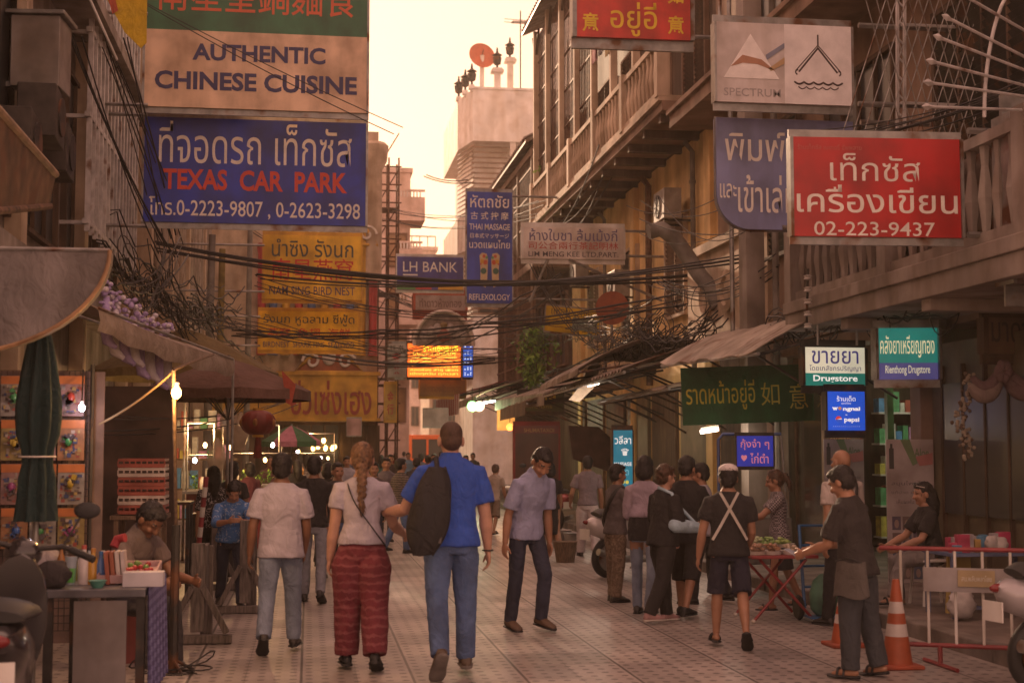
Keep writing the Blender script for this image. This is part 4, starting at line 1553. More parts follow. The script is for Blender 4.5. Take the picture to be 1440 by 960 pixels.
sign('food_app_sign', 'small bright blue light box reading wongnai and pepsi under the drugstore box', (1161, 549, 1219, 606), 15.6, [(0, 1, (.008, .06, .42))],
     [('ร้านเด็ด', .5, .18, .5, .14, WH, .006), ('แนะนำโดย', .5, .30, .25, .05, WH), ('w', .2, .445, .15, .085, WH, .04), ('ngnai', .64, .46, .46, .13, WH, .04), ('x', .5, .6, .06, .03, WH), ('pepsi', .64, .74, .4, .15, WH, .03), ('. . . . . . . . . . . . . .', .5, .9, .7, .015, WH)],
     emit=.55, extra=cola, frame=M_dark, fw=.02, yaw=1)
sign('green_banner', 'dark green cloth banner with yellow Thai and Chinese letters across the shop', (953, 513, 1152, 596), 19.3, [(0, 1, fab('banner_green', (.015, .11, .04), streak=.3))],
     [('ราดหน้าอยู่อี่', .29, .5, .52, .52, (.50, .40, .03), .006), ('如', .665, .5, .14, .40, (.45, .36, .04), .0), ('意', .88, .56, .14, .44, (.45, .36, .04), .0)],
     frame=None, th=.02, tilt=2.2, cat='banner')
sign('blue_menu_board', 'royal blue board with pinkish Thai letters on the fruit cart', (1034, 612, 1089, 656), 14.6, [(0, 1, (.012, .03, .36))],
     [('กุ้งจ๋า ๆ', .5, .28, .78, .36, (.58, .20, .24), .006), ('ไก่ตำ', .62, .73, .5, .34, (.58, .20, .24), .006), ('♥', .2, .73, .16, .2, (.58, .20, .24))],
     emit=.22, frame=M_dark, fw=.015, th=.03)
sign('led_menu_sign', 'glowing orange LED screen with yellow lines of text', (573, 483, 648, 530), 45, [(0, 1, (.62, .10, .012))],
     [('ร้านเซ็งซิมอี๊', .62, .13, .66, .2, (.75, .55, .03), .006), ('ขนมหวานเย็นๆ', .5, .30, .8, .15, (.75, .5, .05), .006), ('------------ ------------', .5, .43, .86, .05, (.7, .4, .05)), ('ร้านอร่อยเยาวราช กรุงเทพ', .5, .53, .9, .1, (.8, .45, .05)), ('น้ำแข็งไส บัวลอย ขิง', .5, .66, .9, .1, (.8, .45, .05)), ('ลอดช่อง สาคู เผือก', .5, .79, .9, .1, (.8, .45, .05)), ('เปิดทุกวัน ทุกเวลา', .5, .91, .9, .1, (.8, .45, .05))],
     emit=1.3, frame=M_dark, fw=.03, poles=[hpole(648, 490, 45, 7.2)])
sign('led_moving_sign', 'small dark blue LED sign with white dots right of the orange screen', (651, 484, 665, 530), 45.2, [(0, 1, (.02, .07, .34))],
     [(': . :\n. : .\n: . :\n: : .\n. : :\n: . :', .5, .5, .7, .9, (.7, .75, .85), .05)], emit=.7, frame=M_dark, fw=.02)
sign('red_script_sign', 'narrow pale sign with red Chinese characters left of the orange screen', (546, 483, 570, 530), 44, [(0, 1, (.50, .46, .44))],
     [('泰', .5, .42, .55, .3, (.45, .03, .04), .02), ('来', .5, .78, .45, .26, (.3, .03, .04), .02), ('祥 泰', .5, .12, .8, .16, (.08, .06, .06))], frame=M_steel, fw=.02)
sign('brown_gold_sign', 'dull brown gold sign hanging below the orange screen', (590, 534, 655, 557), 45.5, [(0, 1, (.26, .15, .03))],
     [('ห้างทองฮั่วเซ่งเฮง', .5, .5, .8, .5, (.14, .07, .02), .006)], frame=W_gold, fw=.03)
sign('thai_shop_board', 'pale Thai shop board with a reddish underside above the oval emblem', (584, 415, 655, 436), 47, [(0, 1, (.45, .40, .36))],
     [('ทำดาวห้างทอง', .5, .5, .84, .62, (.15, .1, .09), .006)], frame=m('board_red', (.40, .09, .04), .6, 0, .2, 4), fw=.08, th=.5)
sign('yellow_umbrella_sign', 'yellow Thai sign with a grey square hanging askew by the round orange dish', (765, 433, 845, 469), 31, [(0, 1, (.80, .54, .015))],
     [('แหลม', .27, .2, .34, .24, (.08, .05, .03), .006), ('ตราป้าย', .73, .17, .4, .3, (.06, .05, .03), .006), ('━━━━━━', .3, .55, .5, .03, (.2, .1, .02)), ('━━━━', .25, .8, .36, .03, (.2, .1, .02))],
     tilt=-5, yaw=4, frame=M_steel, fw=.015, th=.04,
     extra=lambda mb, P, X, Z, N, hw, hh: mb.prism([P(.5, .36, .004), P(.96, .36, .004), P(.96, .86, .004), P(.5, .86, .004)], N * .006, ink((.16, .2, .17))), poles=[hpole(845, 450, 31, 7.1)])
sign('atm_sign', 'dark green sign with yellow ATM letters under the awnings', (728, 552, 793, 578), 34, [(0, 1, (.035, .07, .02))],
     [('ATM', .62, .3, .42, .42, (.45, .36, .04), .03), ('ธนาคารกสิกร', .4, .75, .7, .2, (.3, .25, .05)), ('⚘', .2, .3, .12, .4, (.3, .3, .05))], frame=M_dark, fw=.02)
sign('teal_massage_sign', 'glowing teal sign with white Thai letters and MASSAGE by the doorway', (862, 604, 890, 690), 23, [(0, 1, (.005, .20, .30))],
     [('วลีลา', .5, .16, .86, .14, WH, .006), ('MASSAGE', .5, .56, .9, .06, WH, .02), ('นวด', .5, .7, .6, .09, (.2, .5, .6)), ('♛', .6, .36, .4, .12, WH), ('●●●', .5, .86, .6, .06, (.7, .6, .1))], emit=.28, frame=M_dark, fw=.02)
sign('maroon_menu_panel', 'dark maroon panel with small gold letters under the ATM sign', (724, 598, 786, 690), 30, [(0, .12, (.20, .02, .015)), (.12, 1, (.10, .035, .02))],
     [('SHUMATAXOI', .55, .07, .7, .06, (.5, .3, .12), .01)], frame=m('trim_red', (.25, .02, .02), .6, 0, .2, 5), fw=.04)
sign('wall_notice', 'small red notice with white Thai letters on the wall behind the bald man', (1157, 607, 1215, 655), 19, [(0, 1, (.34, .02, .015))],
     [('ร้านขายยา', .5, .2, .7, .2, (.6, .45, .2), .006), ('เปิด 08.00', .5, .5, .7, .16, (.6, .45, .2)), ('ปิด 20.00', .5, .8, .6, .16, (.6, .45, .2))], frame=None, th=.03)
sign('dark_shop_name', 'dark timber signboard with carved black Thai letters at the right edge', (1382, 445, 1475, 500), 13.2, [(0, 1, m('board_timber', (.13, .075, .045), .6, 0, .4, 4))],
     [('มาดาม', .5, .4, .9, .55, (.02, .012, .01), .006), ('ข.  จ. ก. ๒', .5, .87, .7, .12, (.16, .12, .06))], yaw=8, frame=W_dark, fw=.05)
sign('blank_signboard', 'plain grey panel cropped by the right edge above the dark signboard', (1421, 147, 1500, 409), 11.2, [(0, 1, (.27, .22, .22))], [], frame=M_steel, fw=.03, th=.3)

# lanterns of signs in the far left: colour panels of the restaurant front
sign('side_pillar_sign', 'upright gold sign with a red Chinese emblem at the restaurant corner', (541, 540, 557, 590), 45, [(0, 1, (.55, .33, .05))],
     [('金', .5, .35, .6, .3, (.42, .04, .03), .02), ('行', .5, .7, .6, .3, (.42, .04, .03), .02)], frame=W_gold, fw=.03)
for px, lab in ((498, 'small white and pink price notice on a post in the far street'), (640, 'blank pinkish far sign under the brown gold sign')):
    sign('small_notice', lab, (px - 10, 588, px + 10, 612) if px < 600 else (px - 45, 575, px - 10, 600), 44, [(0, 1, (.55, .32, .32) if px < 600 else (.50, .40, .38))], [], frame=M_steel, fw=.015, th=.03)

# oval emblem
c = at(624, 476, 44.2)
root = thing('oval_emblem_sign', 'arched oval relief emblem with a pale rim above the orange screen', 'sign', c)
mb = MB()
rr = 42 * 44.2 / FPX
oc = c + V((0, 0, -.22))
pts = [oc + V((rr * math.cos(a), 0, rr * 1.15 * math.sin(a))) for a in [i * math.pi / 20 for i in range(21)]]
mb.prism(pts, (0, .2, 0), m('emblem_stone', (.34, .25, .22), .6, 0, .35, 6))
for k in range(3):
    for s in (-1, 1):
        mb.ell(oc + V((s * (.2 + .2 * k), -.02, .3 + .1 * (2 - k))), (.14, .08, .2), m('emblem_grey', (.55, .46, .42), .6, 0, .3, 8), 10, 8)
mb.ell(oc + V((0, -.03, .32)), (.22, .1, .22), m('emblem_red', (.38, .13, .09), .6, 0, .2, 8), 12, 8)
mb.ell(oc + V((0, -.03, .64)), (.12, .08, .1), m('emblem_gold', (.36, .25, .12), .6, 0, .2, 8), 10, 8)
mb.build('relief', root, smooth=40)
mb = MB()
mb.tube([p + V((0, -.04, 0)) for p in pts], .06, m('emblem_rim', (.75, .62, .52), .5, 0, .2, 5), 8)
mb.build('rim', root, smooth=40)

# brackets: spiked fan of the balcony top right, lattice mast behind the white sign
root = thing('spike_guard', 'curved white iron guard with arrow tipped spikes jutting from the upper right', 'spike guard', at(1435, 100, 10.5))
mb = MB()
tips = [(1330, 24), (1318, 52), (1308, 86), (1304, 116), (1302, 150), (1345, -12)]
for k, (px, py) in enumerate(tips):
    a = at(px, py, 10.3)
    e = at(1470, [95, 110, 128, 140, 156, 60][k], 10.9)
    mb.tube([a, e], .012, M_grille, 6)
    d = (e - a).normalized()
    mb.tube([a - d * .05, a + d * .01, a + d * .07], [.002, .03, .012], M_grille, 4)
mb.build('spike', root)
mb = MB()
mb.tube([at(1440 - 62 * math.cos(t) * .9, 165 - 190 * math.sin(t), 10.6) for t in [i * .12 for i in range(13)]], .015, M_grille, 6)
mb.build('hoop', root)
mb = MB()
for px in (1262, 1272):
    mb.beam(at(px, -60, 14.3), at(px, 182, 14.3), .03, .03, M_grille)
for k in range(9):
    mb.beam(at(1262, -50 + k * 26, 14.3), at(1272, -40 + k * 26, 14.3), .018, .018, M_grille)
for k in range(2):
    a = at(1267, 35 + k * 110, 14.35)
    mb.beam(a, V((6.95, a.y, a.z)), .03, .03, M_grille)
solo('lattice_post', 'slim pale lattice post right of the faded white sign', 'post', mb)
mb = MB()
for k in range(15):
    px = 1212 + k * 15
    mb.tube([at(px, -20, 13.9), at(px + 60, 196, 13.9)], .006, M_steel, 4)
    mb.tube([at(px + 40, -20, 13.92), at(px - 30, 196, 13.92)], .006, M_steel, 4)
solo('wire_mesh_screen', 'sagging diamond wire mesh screen behind the arrow spikes', 'mesh screen', mb)
# ------------------------------------------------------------------ awnings of the right row
def awning(name, label, x0, z0, x1, z1, y0, y1, mat, kind='corr', curve=0.0, valance=None, struts=True, zs=0.0, mat2=None):
    """sheet from the outer edge (x0, z0) to the wall (x1, z1), running y0..y1; zs = extra height of the far end"""
    root = thing(name, label, 'awning', (x1, (y0 + y1) / 2, z1))
    mb = MB()
    ny = max(4, int((y1 - y0) / .06)) if kind == 'corr' else max(6, int((y1 - y0) / .35))
    nx = 8
    grid = []
    for i in range(ny + 1):
        t = i / ny
        yy = y0 + (y1 - y0) * t
        row = []
        for j in range(nx + 1):
            u = j / nx
            x = x0 + (x1 - x0) * u
            z = z0 + (z1 - z0) * u + zs * t + curve * math.sin(u * math.pi)
            if kind == 'corr':
                z += .022 * (1 if i % 4 < 2 else -1)
            else:
                z += .05 * noise.noise(V((x * 1.4, yy * 1.1, 3))) - .05 * math.sin(t * math.pi * 4) ** 2 * (1 - u)
            row.append(V((x, yy, z)))
        grid.append(row)
    if mat2:
        for i in range(ny):
            mb.sheet(grid[i:i + 2], .012, mat if (i // 2) % 2 else mat2)
    else:
        mb.sheet(grid, .015, mat)
    mb.build('sheet', root, smooth=50 if kind != 'corr' else None)
    if valance:
        mb = MB()
        h = valance
        k = max(6, int((y1 - y0) / .3))
        for i in range(k):
            a, b_ = y0 + (y1 - y0) * i / k, y0 + (y1 - y0) * (i + 1) / k
            za, zb = z0 + zs * i / k, z0 + zs * (i + 1) / k
            mt = (mat2 if i % 2 else mat) if mat2 else mat
            w0, w1 = .03 * noise.noise(V((a * 2, 1, 0))), .03 * noise.noise(V((b_ * 2, 1, 0)))
            mb.add([(x0 - .005, a, za), (x0 - .005, b_, zb), (x0 - .02 + w1, b_, zb - h), (x0 - .02 + w0, a, za - h), (x0 + .005, a, za), (x0 + .005, b_, zb), (x0 - .01 + w1, b_, zb - h), (x0 - .01 + w0, a, za - h)],
                   [(0, 1, 2, 3), (7, 6, 5, 4), (0, 4, 5, 1), (3, 2, 6, 7)], mt)
        mb.build('valance', root)
    if struts:
        mb = MB()
        k = max(2, int((y1 - y0) / 2.2))
        for i in range(k + 1):
            yy = y0 + .06 + (y1 - y0 - .12) * i / k
            zz = zs * i / k
            mb.tube([(x0 + .04, yy, z0 + zz - .05), (x1, yy, z1 + zz - .05 - .0)], .022, M_dark, 6)
            mb.tube([(x0 + (x1 - x0) * .35, yy, z0 + (z1 - z0) * .35 + zz - .05), (x1, yy, z0 + zz - .55)], .018, M_dark, 6)
        mb.tube([(x0 + .03, y0, z0 - .04), (x0 + .03, y1, z0 + zs - .04)], .025, M_steel, 6)
        mb.build('strut', root)
    return root


awning('curved_awning', 'pale metal awning with a curved top over the green banner', 5.15, 2.74, 6.9, 3.22, 16.0, 20.6, M_corr2, 'flat', .22, zs=.12)
awning('iron_awning', 'long dark corrugated iron awning running past the noodle shop', 4.65, 2.78, 7.0, 3.35, 20.9, 28.4, M_corr, 'corr', .1, zs=-.1)
awning('pale_awning', 'dusty pale corrugated awning behind the ivy', 4.75, 2.72, 7.1, 3.2, 28.7, 36.5, M_corr2, 'corr', .1, valance=.25, zs=.1)
awning('low_canvas_awning', 'low sagging canvas awning below the dark iron one', 5.0, 2.48, 6.6, 2.75, 19.6, 24.6, fab('canvas_tan', (.32, .25, .19), streak=.4), 'flat', .05, zs=-.06)
awning('grey_awning', 'flat grey awning beyond the pale corrugated one', 4.7, 2.9, 7.1, 3.5, 36.9, 43.5, fab('canvas_grey', (.30, .27, .26), streak=.4), 'flat', .08, zs=.05)
awning('striped_awning', 'red and white striped awning far down the right row', 4.6, 3.3, 7.1, 3.9, 44, 52, fab('stripe_white', (.55, .48, .45)), 'flat', .06, valance=.65, mat2=fab('stripe_red', (.34, .05, .06)), zs=.05)
awning('patched_awning', 'bulging patched tin hood rising over the dark iron awning', 4.45, 2.92, 6.9, 3.3, 23.4, 27.4, M_corr2, 'corr', .34, zs=-.12, valance=.1)
awning('brown_canvas_awning', 'brown canvas hood with a ragged valance past the patched tin one', 4.5, 2.58, 6.8, 2.95, 29.6, 33.6, fab('canvas_brown', (.22, .14, .09), streak=.4), 'flat', .22, valance=.28, zs=-.05)
awning('cream_awning', 'faded cream hood half way down the right row', 4.4, 2.98, 7.0, 3.4, 38, 42, fab('canvas_cream', (.45, .37, .29), streak=.4), 'flat', .25, valance=.2)
mb = MB()
p, q = at(806, 600, 25), at(884, 655, 25)
mb.prism([at(800, 598, 25), at(842, 600, 25), at(886, 640, 25), at(872, 668, 25), at(806, 645, 25)], (.0, .12, 0), m('folded_tarp', (.07, .04, .028), .8, 0, .4, 5))
solo('folded_tarp', 'dark brown tarp slung at an angle beside the teal massage sign', 'tarp', mb)
mb = MB()
pts = [at(828, 515, 27), at(846, 512, 27), at(835, 545, 26.8), at(815, 565, 26.6), at(800, 562, 26.6), at(818, 540, 26.8)]
mb.prism(pts, (0, .05, 0), fab('cloth_cream', (.42, .34, .28)))
solo('torn_cloth', 'torn cream cloth hanging from the dark iron awning', 'cloth', mb)

# round orange dish on the right
c = at(861, 433, 27)
mb = MB()
mb.lathe([(.33, 0), (.3, .05), (.16, .1), (.0, .12)], c, m('dish_rust', (.36, .10, .05), .55, 0, .25, 5), 22, (.1, 1, .2))
mb.tube([c + V((0, .1, 0)), c + V((.02, .1, -.75))], .03, M_steel, 6)
solo('satellite_dish', 'round rust orange dish beside the yellow Thai sign', 'satellite dish', mb, smooth=40)

# ivy hanging from a pot
root = thing('hanging_plant', 'leafy green plant spilling over the awnings in the middle of the right row', 'plant', at(752, 520, 35))
mb = MB()
Ml = [m('leaf_green', (.13, .30, .04), .55, 0, .35, 6), m('leaf_light', (.26, .44, .07), .55, 0, .3, 6), m('leaf_deep', (.06, .14, .03), .55, 0, .3, 6)]
rnd = random.Random(5)
for i in range(900):
    v = rnd.random()
    px = 754 + rnd.gauss(0, 1) * (7 + 7 * math.sin(min(1, v * 1.2) * math.pi)) - 5 * v
    py = 458 + v * 82 + rnd.gauss(0, 4)
    p = at(px, py, 35 + rnd.uniform(-.3, .3))
    a = V((rnd.uniform(-1, 1), rnd.uniform(-1, 1), rnd.uniform(-1.2, .4))).normalized()
    b_ = a.cross(V((rnd.uniform(-1, 1), rnd.uniform(-1, 1), rnd.uniform(-1, 1)))).normalized()
    s = rnd.uniform(.05, .1)
    mb.add([p, p + a * s + b_ * s * .45, p + a * s * 2, p + a * s - b_ * s * .45], [(0, 1, 2, 3)], Ml[rnd.randrange(3)])
mb.build('foliage', root, fix=False)
mb = MB()
for k in range(7):
    mb.tube([at(752 + k * 2 - 6, 460, 35), at(748 + k * 3 - 8, 500, 35.1), at(745 + k * 3 - 6, 535, 35)], .012, M_wood, 4)
mb.build('stem', root)
mb = MB()
for i in range(60):
    p = at(771 + rnd.gauss(0, 5), 240 + rnd.gauss(0, 4), 37.5)
    a = V((rnd.uniform(-1, 1), rnd.uniform(-1, 1), rnd.uniform(-.5, 1))).normalized()
    b_ = a.cross(V((.3, .8, .2))).normalized()
    mb.add([p, p + a * .08 + b_ * .04, p + a * .17, p + a * .08 - b_ * .04], [(0, 1, 2, 3)], Ml[1])
solo('fig_sprout', 'small green sprout growing out of the long balcony', 'plant', mb, fix=False)

# big bent duct
mb = MB()
pts = [at(912, 326, 24), at(930, 322, 24), at(948, 334, 24), at(965, 358, 24), at(985, 388, 23.8), at(1002, 408, 23.6), at(1010, 432, 23.5)]
mb.tube(pts, .14, M_conc, 14)
solo('bent_duct', 'fat grey bent duct sticking out above the cable tangle', 'duct', mb, smooth=40)
mb = MB()
a = at(1140, 380, 15.5)
mb.tube([at(1136, 378, 15.6), at(1134, 470, 15.8)], .015, M_dark, 6)
for k in range(5):
    c = at(1136, 390 + k * 17, 15.6)
    mb.lathe([(.02, -.03), (.05, -.02), (.035, 0), (.05, .02), (.02, .03)], c, M_white, 10)
solo('insulator_string', 'string of white insulators hanging by the corner column', 'insulators', mb, smooth=40)

# ------------------------------------------------------------------ left: stalls under canopies
M_tarp = fab('tarp_grey', (.22, .20, .20), streak=.3, var=.25, vs=3)
root = thing('barrel_awning', 'large grey canvas awning end with a curved rim at the left edge', 'awning', at(60, 430, 9.2))
Ya = 9.2
tr, bl = at(155, 352, Ya), at(-90, 500, Ya)
mb = MB()
arc = [V((bl.x + (tr.x - bl.x) * math.sin(t) ** .9, Ya, bl.z + (tr.z - bl.z) * (1 - math.cos(t) ** 1.0))) for t in [i * math.pi / 2 / 14 for i in range(15)]]
arc = [V((tr.x - (tr.x - bl.x) * (1 - math.sin(t)), Ya, tr.z - (tr.z - bl.z) * math.cos(t))) for t in [i * math.pi / 2 / 14 for i in range(15)]]
mb.prism(arc + [V((bl.x, Ya, tr.z))], (0, .02, 0), M_tarp)
for i in range(14):
    a, b_ = arc[i], arc[i + 1]
    mb.add([a, b_, b_ + V((0, .16, 0)), a + V((0, .16, 0)), a + V((0, 0, .012)), b_ + V((-.012, 0, 0)), b_ + V((-.012, .16, 0)), a + V((0, .16, .012))], [(0, 1, 2, 3), (7, 6, 5, 4), (0, 4, 5, 1), (2, 6, 7, 3)], M_tarp)
mb.build('canvas', root)
mb = MB()
mb.tube([p + V((0, -.01, 0)) for p in arc], .014, m('rim_lit_orange', (.40, .24, .13), .5, .2, .3, 8), 6)  # orange light along the curved rim is put into this pipe colour
mb.tube([V((bl.x, Ya, tr.z)), tr], .014, M_steel, 6)
mb.build('rim', root)

# folded green parasol
c = at(54, 590, 9.6)
root = thing('folded_parasol', 'closed dark green market parasol tied round its pole', 'parasol', (c.x, c.y, 0))
mb = MB()
zt, zb = at(54, 452, 9.6).z, at(54, 732, 9.6).z
rings = []
for i in range(15):
    t = i / 14
    r_ = (.04 + .072 * min(1, t * 2.2) + .02 * math.sin(t * 5)) * (1 if t < .58 else 1.0)
    if abs(t - .68) < .05:
        r_ *= .82
    if t > .74:
        r_ += .03 * (t - .74) / .26
    rings.append([V((c.x + math.cos(a) * r_ * (1 + .22 * math.cos(a * 8 + t * 2)), c.y + math.sin(a) * r_ * (1 + .22 * math.cos(a * 8 + t * 2)), zt + (zb - zt) * t)) for a in [j * 6.28318 / 64 for j in range(64)]])
mb.loft(rings, fab('parasol_green', (.007, .028, .028), rough=.8))
mb.build('canopy', root, smooth=60)
mb = MB()
mb.tube([(c.x, c.y, 0), (c.x, c.y, zt + .06)], .02, M_steel, 8)
mb.ell((c.x, c.y, zt + .05), (.03, .03, .035), m('finial_tan', (.4, .2, .1), .6, 0, .2, 5))
mb.box((c.x, c.y, zt + .0), (.2, .05, .02), M_black, ry=8)
mb.build('pole', root)
mb = MB()
mb.tube([V((c.x + math.cos(a) * .115, c.y + math.sin(a) * .115, zt + (zb - zt) * .68)) for a in [j * 6.28318 / 16 for j in range(16)]], .006, M_white, 5, closed=True)
mb.build('tie_cord', root)

# wall of packaged toys
Yr = 10.6
pa, pb = at(-40, 520, Yr), at(122, 790, Yr)
root = thing('display_rack', 'black wire display rack standing at the left edge', 'rack', (pa.x / 2 + pb.x / 2, Yr + .1, 0))
mb = MB()
for k in range(22):
    x = pa.x + (pb.x - pa.x) * k / 21
    mb.tube([(x, Yr + .05, .3), (x, Yr + .05, pa.z)], .003, M_dark, 4)
for k in range(36):
    z = .3 + (pa.z - .3) * k / 35
    mb.tube([(pa.x, Yr + .05, z), (pb.x, Yr + .05, z)], .003, M_dark, 4)
for x in (pa.x, pb.x):
    mb.tube([(x, Yr + .08, 0), (x, Yr + .08, pa.z + .05)], .016, M_dark, 6)
mb.build('grid', root)
mb = MB()
mb.bb((pa.x, Yr + .14, .2), (pb.x + .08, Yr + .16, pa.z), m('rack_backing', (.16, .11, .10), .8, 0, .4, 4))
mb.build('backing', root)
tones = [(.55, .5, .45), (.5, .2, .06), (.5, .42, .1), (.45, .36, .33)]
toys = [(.03, .12, .45), (.5, .05, .04), (.05, .3, .1), (.55, .4, .05), (.35, .06, .25)]
rnd = random.Random(9)
for r_ in range(4):
    for cc in range(4):
        px0 = -38 + cc * 40
        py0 = 528 + r_ * 62
        if px0 + 34 < -20:
            continue
        a, b_ = at(px0, py0, Yr), at(px0 + 36, py0 + 57, Yr)
        colr = toys[(r_ + cc * 2) % 5]
        cw = ('orange', 'white', 'yellow', 'pink')[(r_ + cc) % 4]
        base = {'orange': (.55, .26, .12), 'white': (.5, .46, .44), 'yellow': (.5, .38, .14), 'pink': (.5, .28, .28)}[cw]
        nm = ('blue', 'red', 'green', 'yellow', 'purple')[(r_ + cc * 2) % 5]
        root = thing('toy_pack', '%s pack with %s toy, rack %s row, %s from right' % (cw, nm, ('top', 'second', 'third', 'bottom')[r_], ('fourth', 'third', 'second', 'first')[cc]), 'toy pack', ((a.x + b_.x) / 2, Yr, b_.z), 'toy packs on the wire rack')
        mb = MB()
        mb.bb((a.x, Yr - .004, b_.z), (b_.x, Yr + .004, a.z), m('card_' + cw, tuple(c_ * .40 for c_ in base), .5, 0, .3, 14))
        mb.bb((a.x, Yr - .007, a.z - .06), (b_.x, Yr - .0045, a.z - .002), m('card_header', (.34, .11, .03), .5, 0, .2, 9))
        for i in range(46):
            xx, zz_, ww, hh_ = a.x + rnd.uniform(.01, .14), b_.z + rnd.uniform(.01, .2), rnd.uniform(.008, .035), rnd.uniform(.006, .03)
            k_ = rnd.randrange(6)
            mb.bb((xx, Yr - .0055 - .0001 * i, zz_), (xx + ww, Yr - .0045, zz_ + hh_), m('print_tone_%d' % k_, ((.03, .05, .14), (.22, .05, .04), (.1, .08, .07), (.3, .22, .08), (.26, .22, .2), (.05, .03, .03))[k_], .5))
        mb.build('card', root)
        mb = MB()
        xm, zm = (a.x + b_.x) / 2 + rnd.uniform(-.02, .02), (a.z + b_.z) / 2 + rnd.uniform(-.03, .02)
        mt = m('toy_' + nm, tuple(q_ * .55 for q_ in colr), .35, 0, .2, 9)
        for q in range(5):
            mb.box((xm + rnd.uniform(-.03, .03), Yr - .022, zm + rnd.uniform(-.045, .045)), (rnd.uniform(.015, .05), .03, rnd.uniform(.012, .04)), mt if q % 2 else m('toy_dark', (.05, .04, .05), .4), ry=rnd.uniform(-50, 50))
        mb.ell((xm, Yr - .022, zm), (.028, .02, .036), mt, 10, 8)
        mb.build('toy', root, smooth=60)
# plastic tub and bulb
M_bulb = m('bulb_warm', (1, .6, .2), .4, 0, 0, emit=10, ecol=(1.0, .50, .13))
M_cool = m('bulb_cool', (1, 1, 1), .4, 0, 0, emit=14, ecol=(.95, .85, 1.0))


def bulb(label, px, py, Y, r, mat, power, col, cord=None):
    c = at(px, py, Y)
    root = thing('light_bulb', label, 'lamp', c)
    mb = MB()
    mb.ell(c, (r, r, r * 1.25), mat, 12, 10)
    mb.build('glass', root, smooth=60)
    mb = MB()
    mb.lathe([(r * .5, r * 1.0), (r * .55, r * 2.0), (r * .3, r * 2.2)], c, M_white, 10)
    if cord:
        mb.tube([c + V((0, 0, r * 2)), at(*cord)], .006, M_cable, 5)
    mb.build('socket', root)
    if power:
        l_ = bpy.data.lights.new('bulb_light', 'POINT')
        l_.energy, l_.color, l_.shadow_soft_size = power, col, r * 1.6
        o = bpy.data.objects.new('bulb_light', l_)
        COL.objects.link(o)
        o.location = c + V((0, -r * 2.2, -r * 1.6))
    return root


bulb('bare glowing orange bulb on the thin pole by the barricades', 248, 552, 10.05, .034, M_bulb, 16, (1, .5, .16), (244, 520, 10.05))
bulb('bare white bulb at the corner of the toy rack', 115, 573, 10.4, .022, M_cool, 1.6, (.95, .85, 1.0), (117, 520, 10.6))
mb = MB()
b0 = gnd(243, 946)
mb.tube([(b0.x, b0.y, 0), (b0.x + .005, b0.y, 1.05)], [.035, .03], M_dark, 8)
mb.tube([(b0.x + .005, b0.y, 1.04), at(244, 520, 10.0)], .013, M_wood, 6)
mb.tube([at(244, 520, 10.0), at(262, 512, 10.3), at(300, 498, 11)], .01, M_wood, 6)
for k in range(4):
    mb.tube([(b0.x, b0.y, .1), (b0.x + .16 * math.cos(k * 1.57 + .5), b0.y + .16 * math.sin(k * 1.57 + .5), .01)], .012, M_dark, 5)
solo('lamp_pole', 'thin bamboo lamp pole on a black pipe foot standing among wires', 'pole', mb)
mb = MB()
rnd = random.Random(3)
for k in range(7):
    x, y = b0.x + rnd.uniform(-.1, .1), b0.y + rnd.uniform(-.1, .1)
    mb.tube([(x + .17 * math.sin(t * 1.1 + k) + .025 * t * math.cos(k), y + .13 * math.cos(t * 1.3 + k * 2), .012 + .004 * k + (.12 * math.exp(-(t - 3) ** 2) if k % 2 else 0)) for t in [i * .45 for i in range(12)]], .006, M_cable, 5)
solo('loose_wires', 'loose black wires curled on the paving round the lamp pole', 'wires', mb)
mb = MB()
mb.tube(sag(at(140, 596, 10.6), at(244, 522, 10.05), .03), .008, m('cord_tan', (.3, .2, .1), .6, 0, .2, 5), 5)
solo('power_cord', 'tan power cord slung from the toy rack to the lamp pole', 'cord', mb)

# folding tarps
root = thing('valance_tarp', 'long pale tarp edge running back over the market stalls, lit by the bulb', 'awning', at(230, 470, 12.5))
mb = MB()
A, B = at(138, 433, 11.2), at(328, 505, 15.4)
g = []
for i in range(13):
    t = i / 12
    p = A.lerp(B, t) - V((0, 0, .05 * math.sin(t * math.pi)))
    g.append([p + V((-.42, 0, .13)), p + V((-.2, 0, .09)), p + V((-.1, 0, .05)), p, p + V((.02, 0, -.10)), p + V((.0, 0, -.17 + .02 * math.sin(i * 2.1)))])
mb.sheet(g, .008, fab('tarp_pale', (.38, .31, .26), streak=.3))
mb.build('sheet', root, smooth=50)
mb = MB()
mb.tube([A, B], .014, M_steel, 6)
mb.tube([B, B + V((0, 0, -1.9))], .016, M_steel, 6)
mb.tube([A + V((-.9, .1, .2)), B + V((-.9, 0, .2))], .014, M_steel, 6)
mb.build('frame', root)


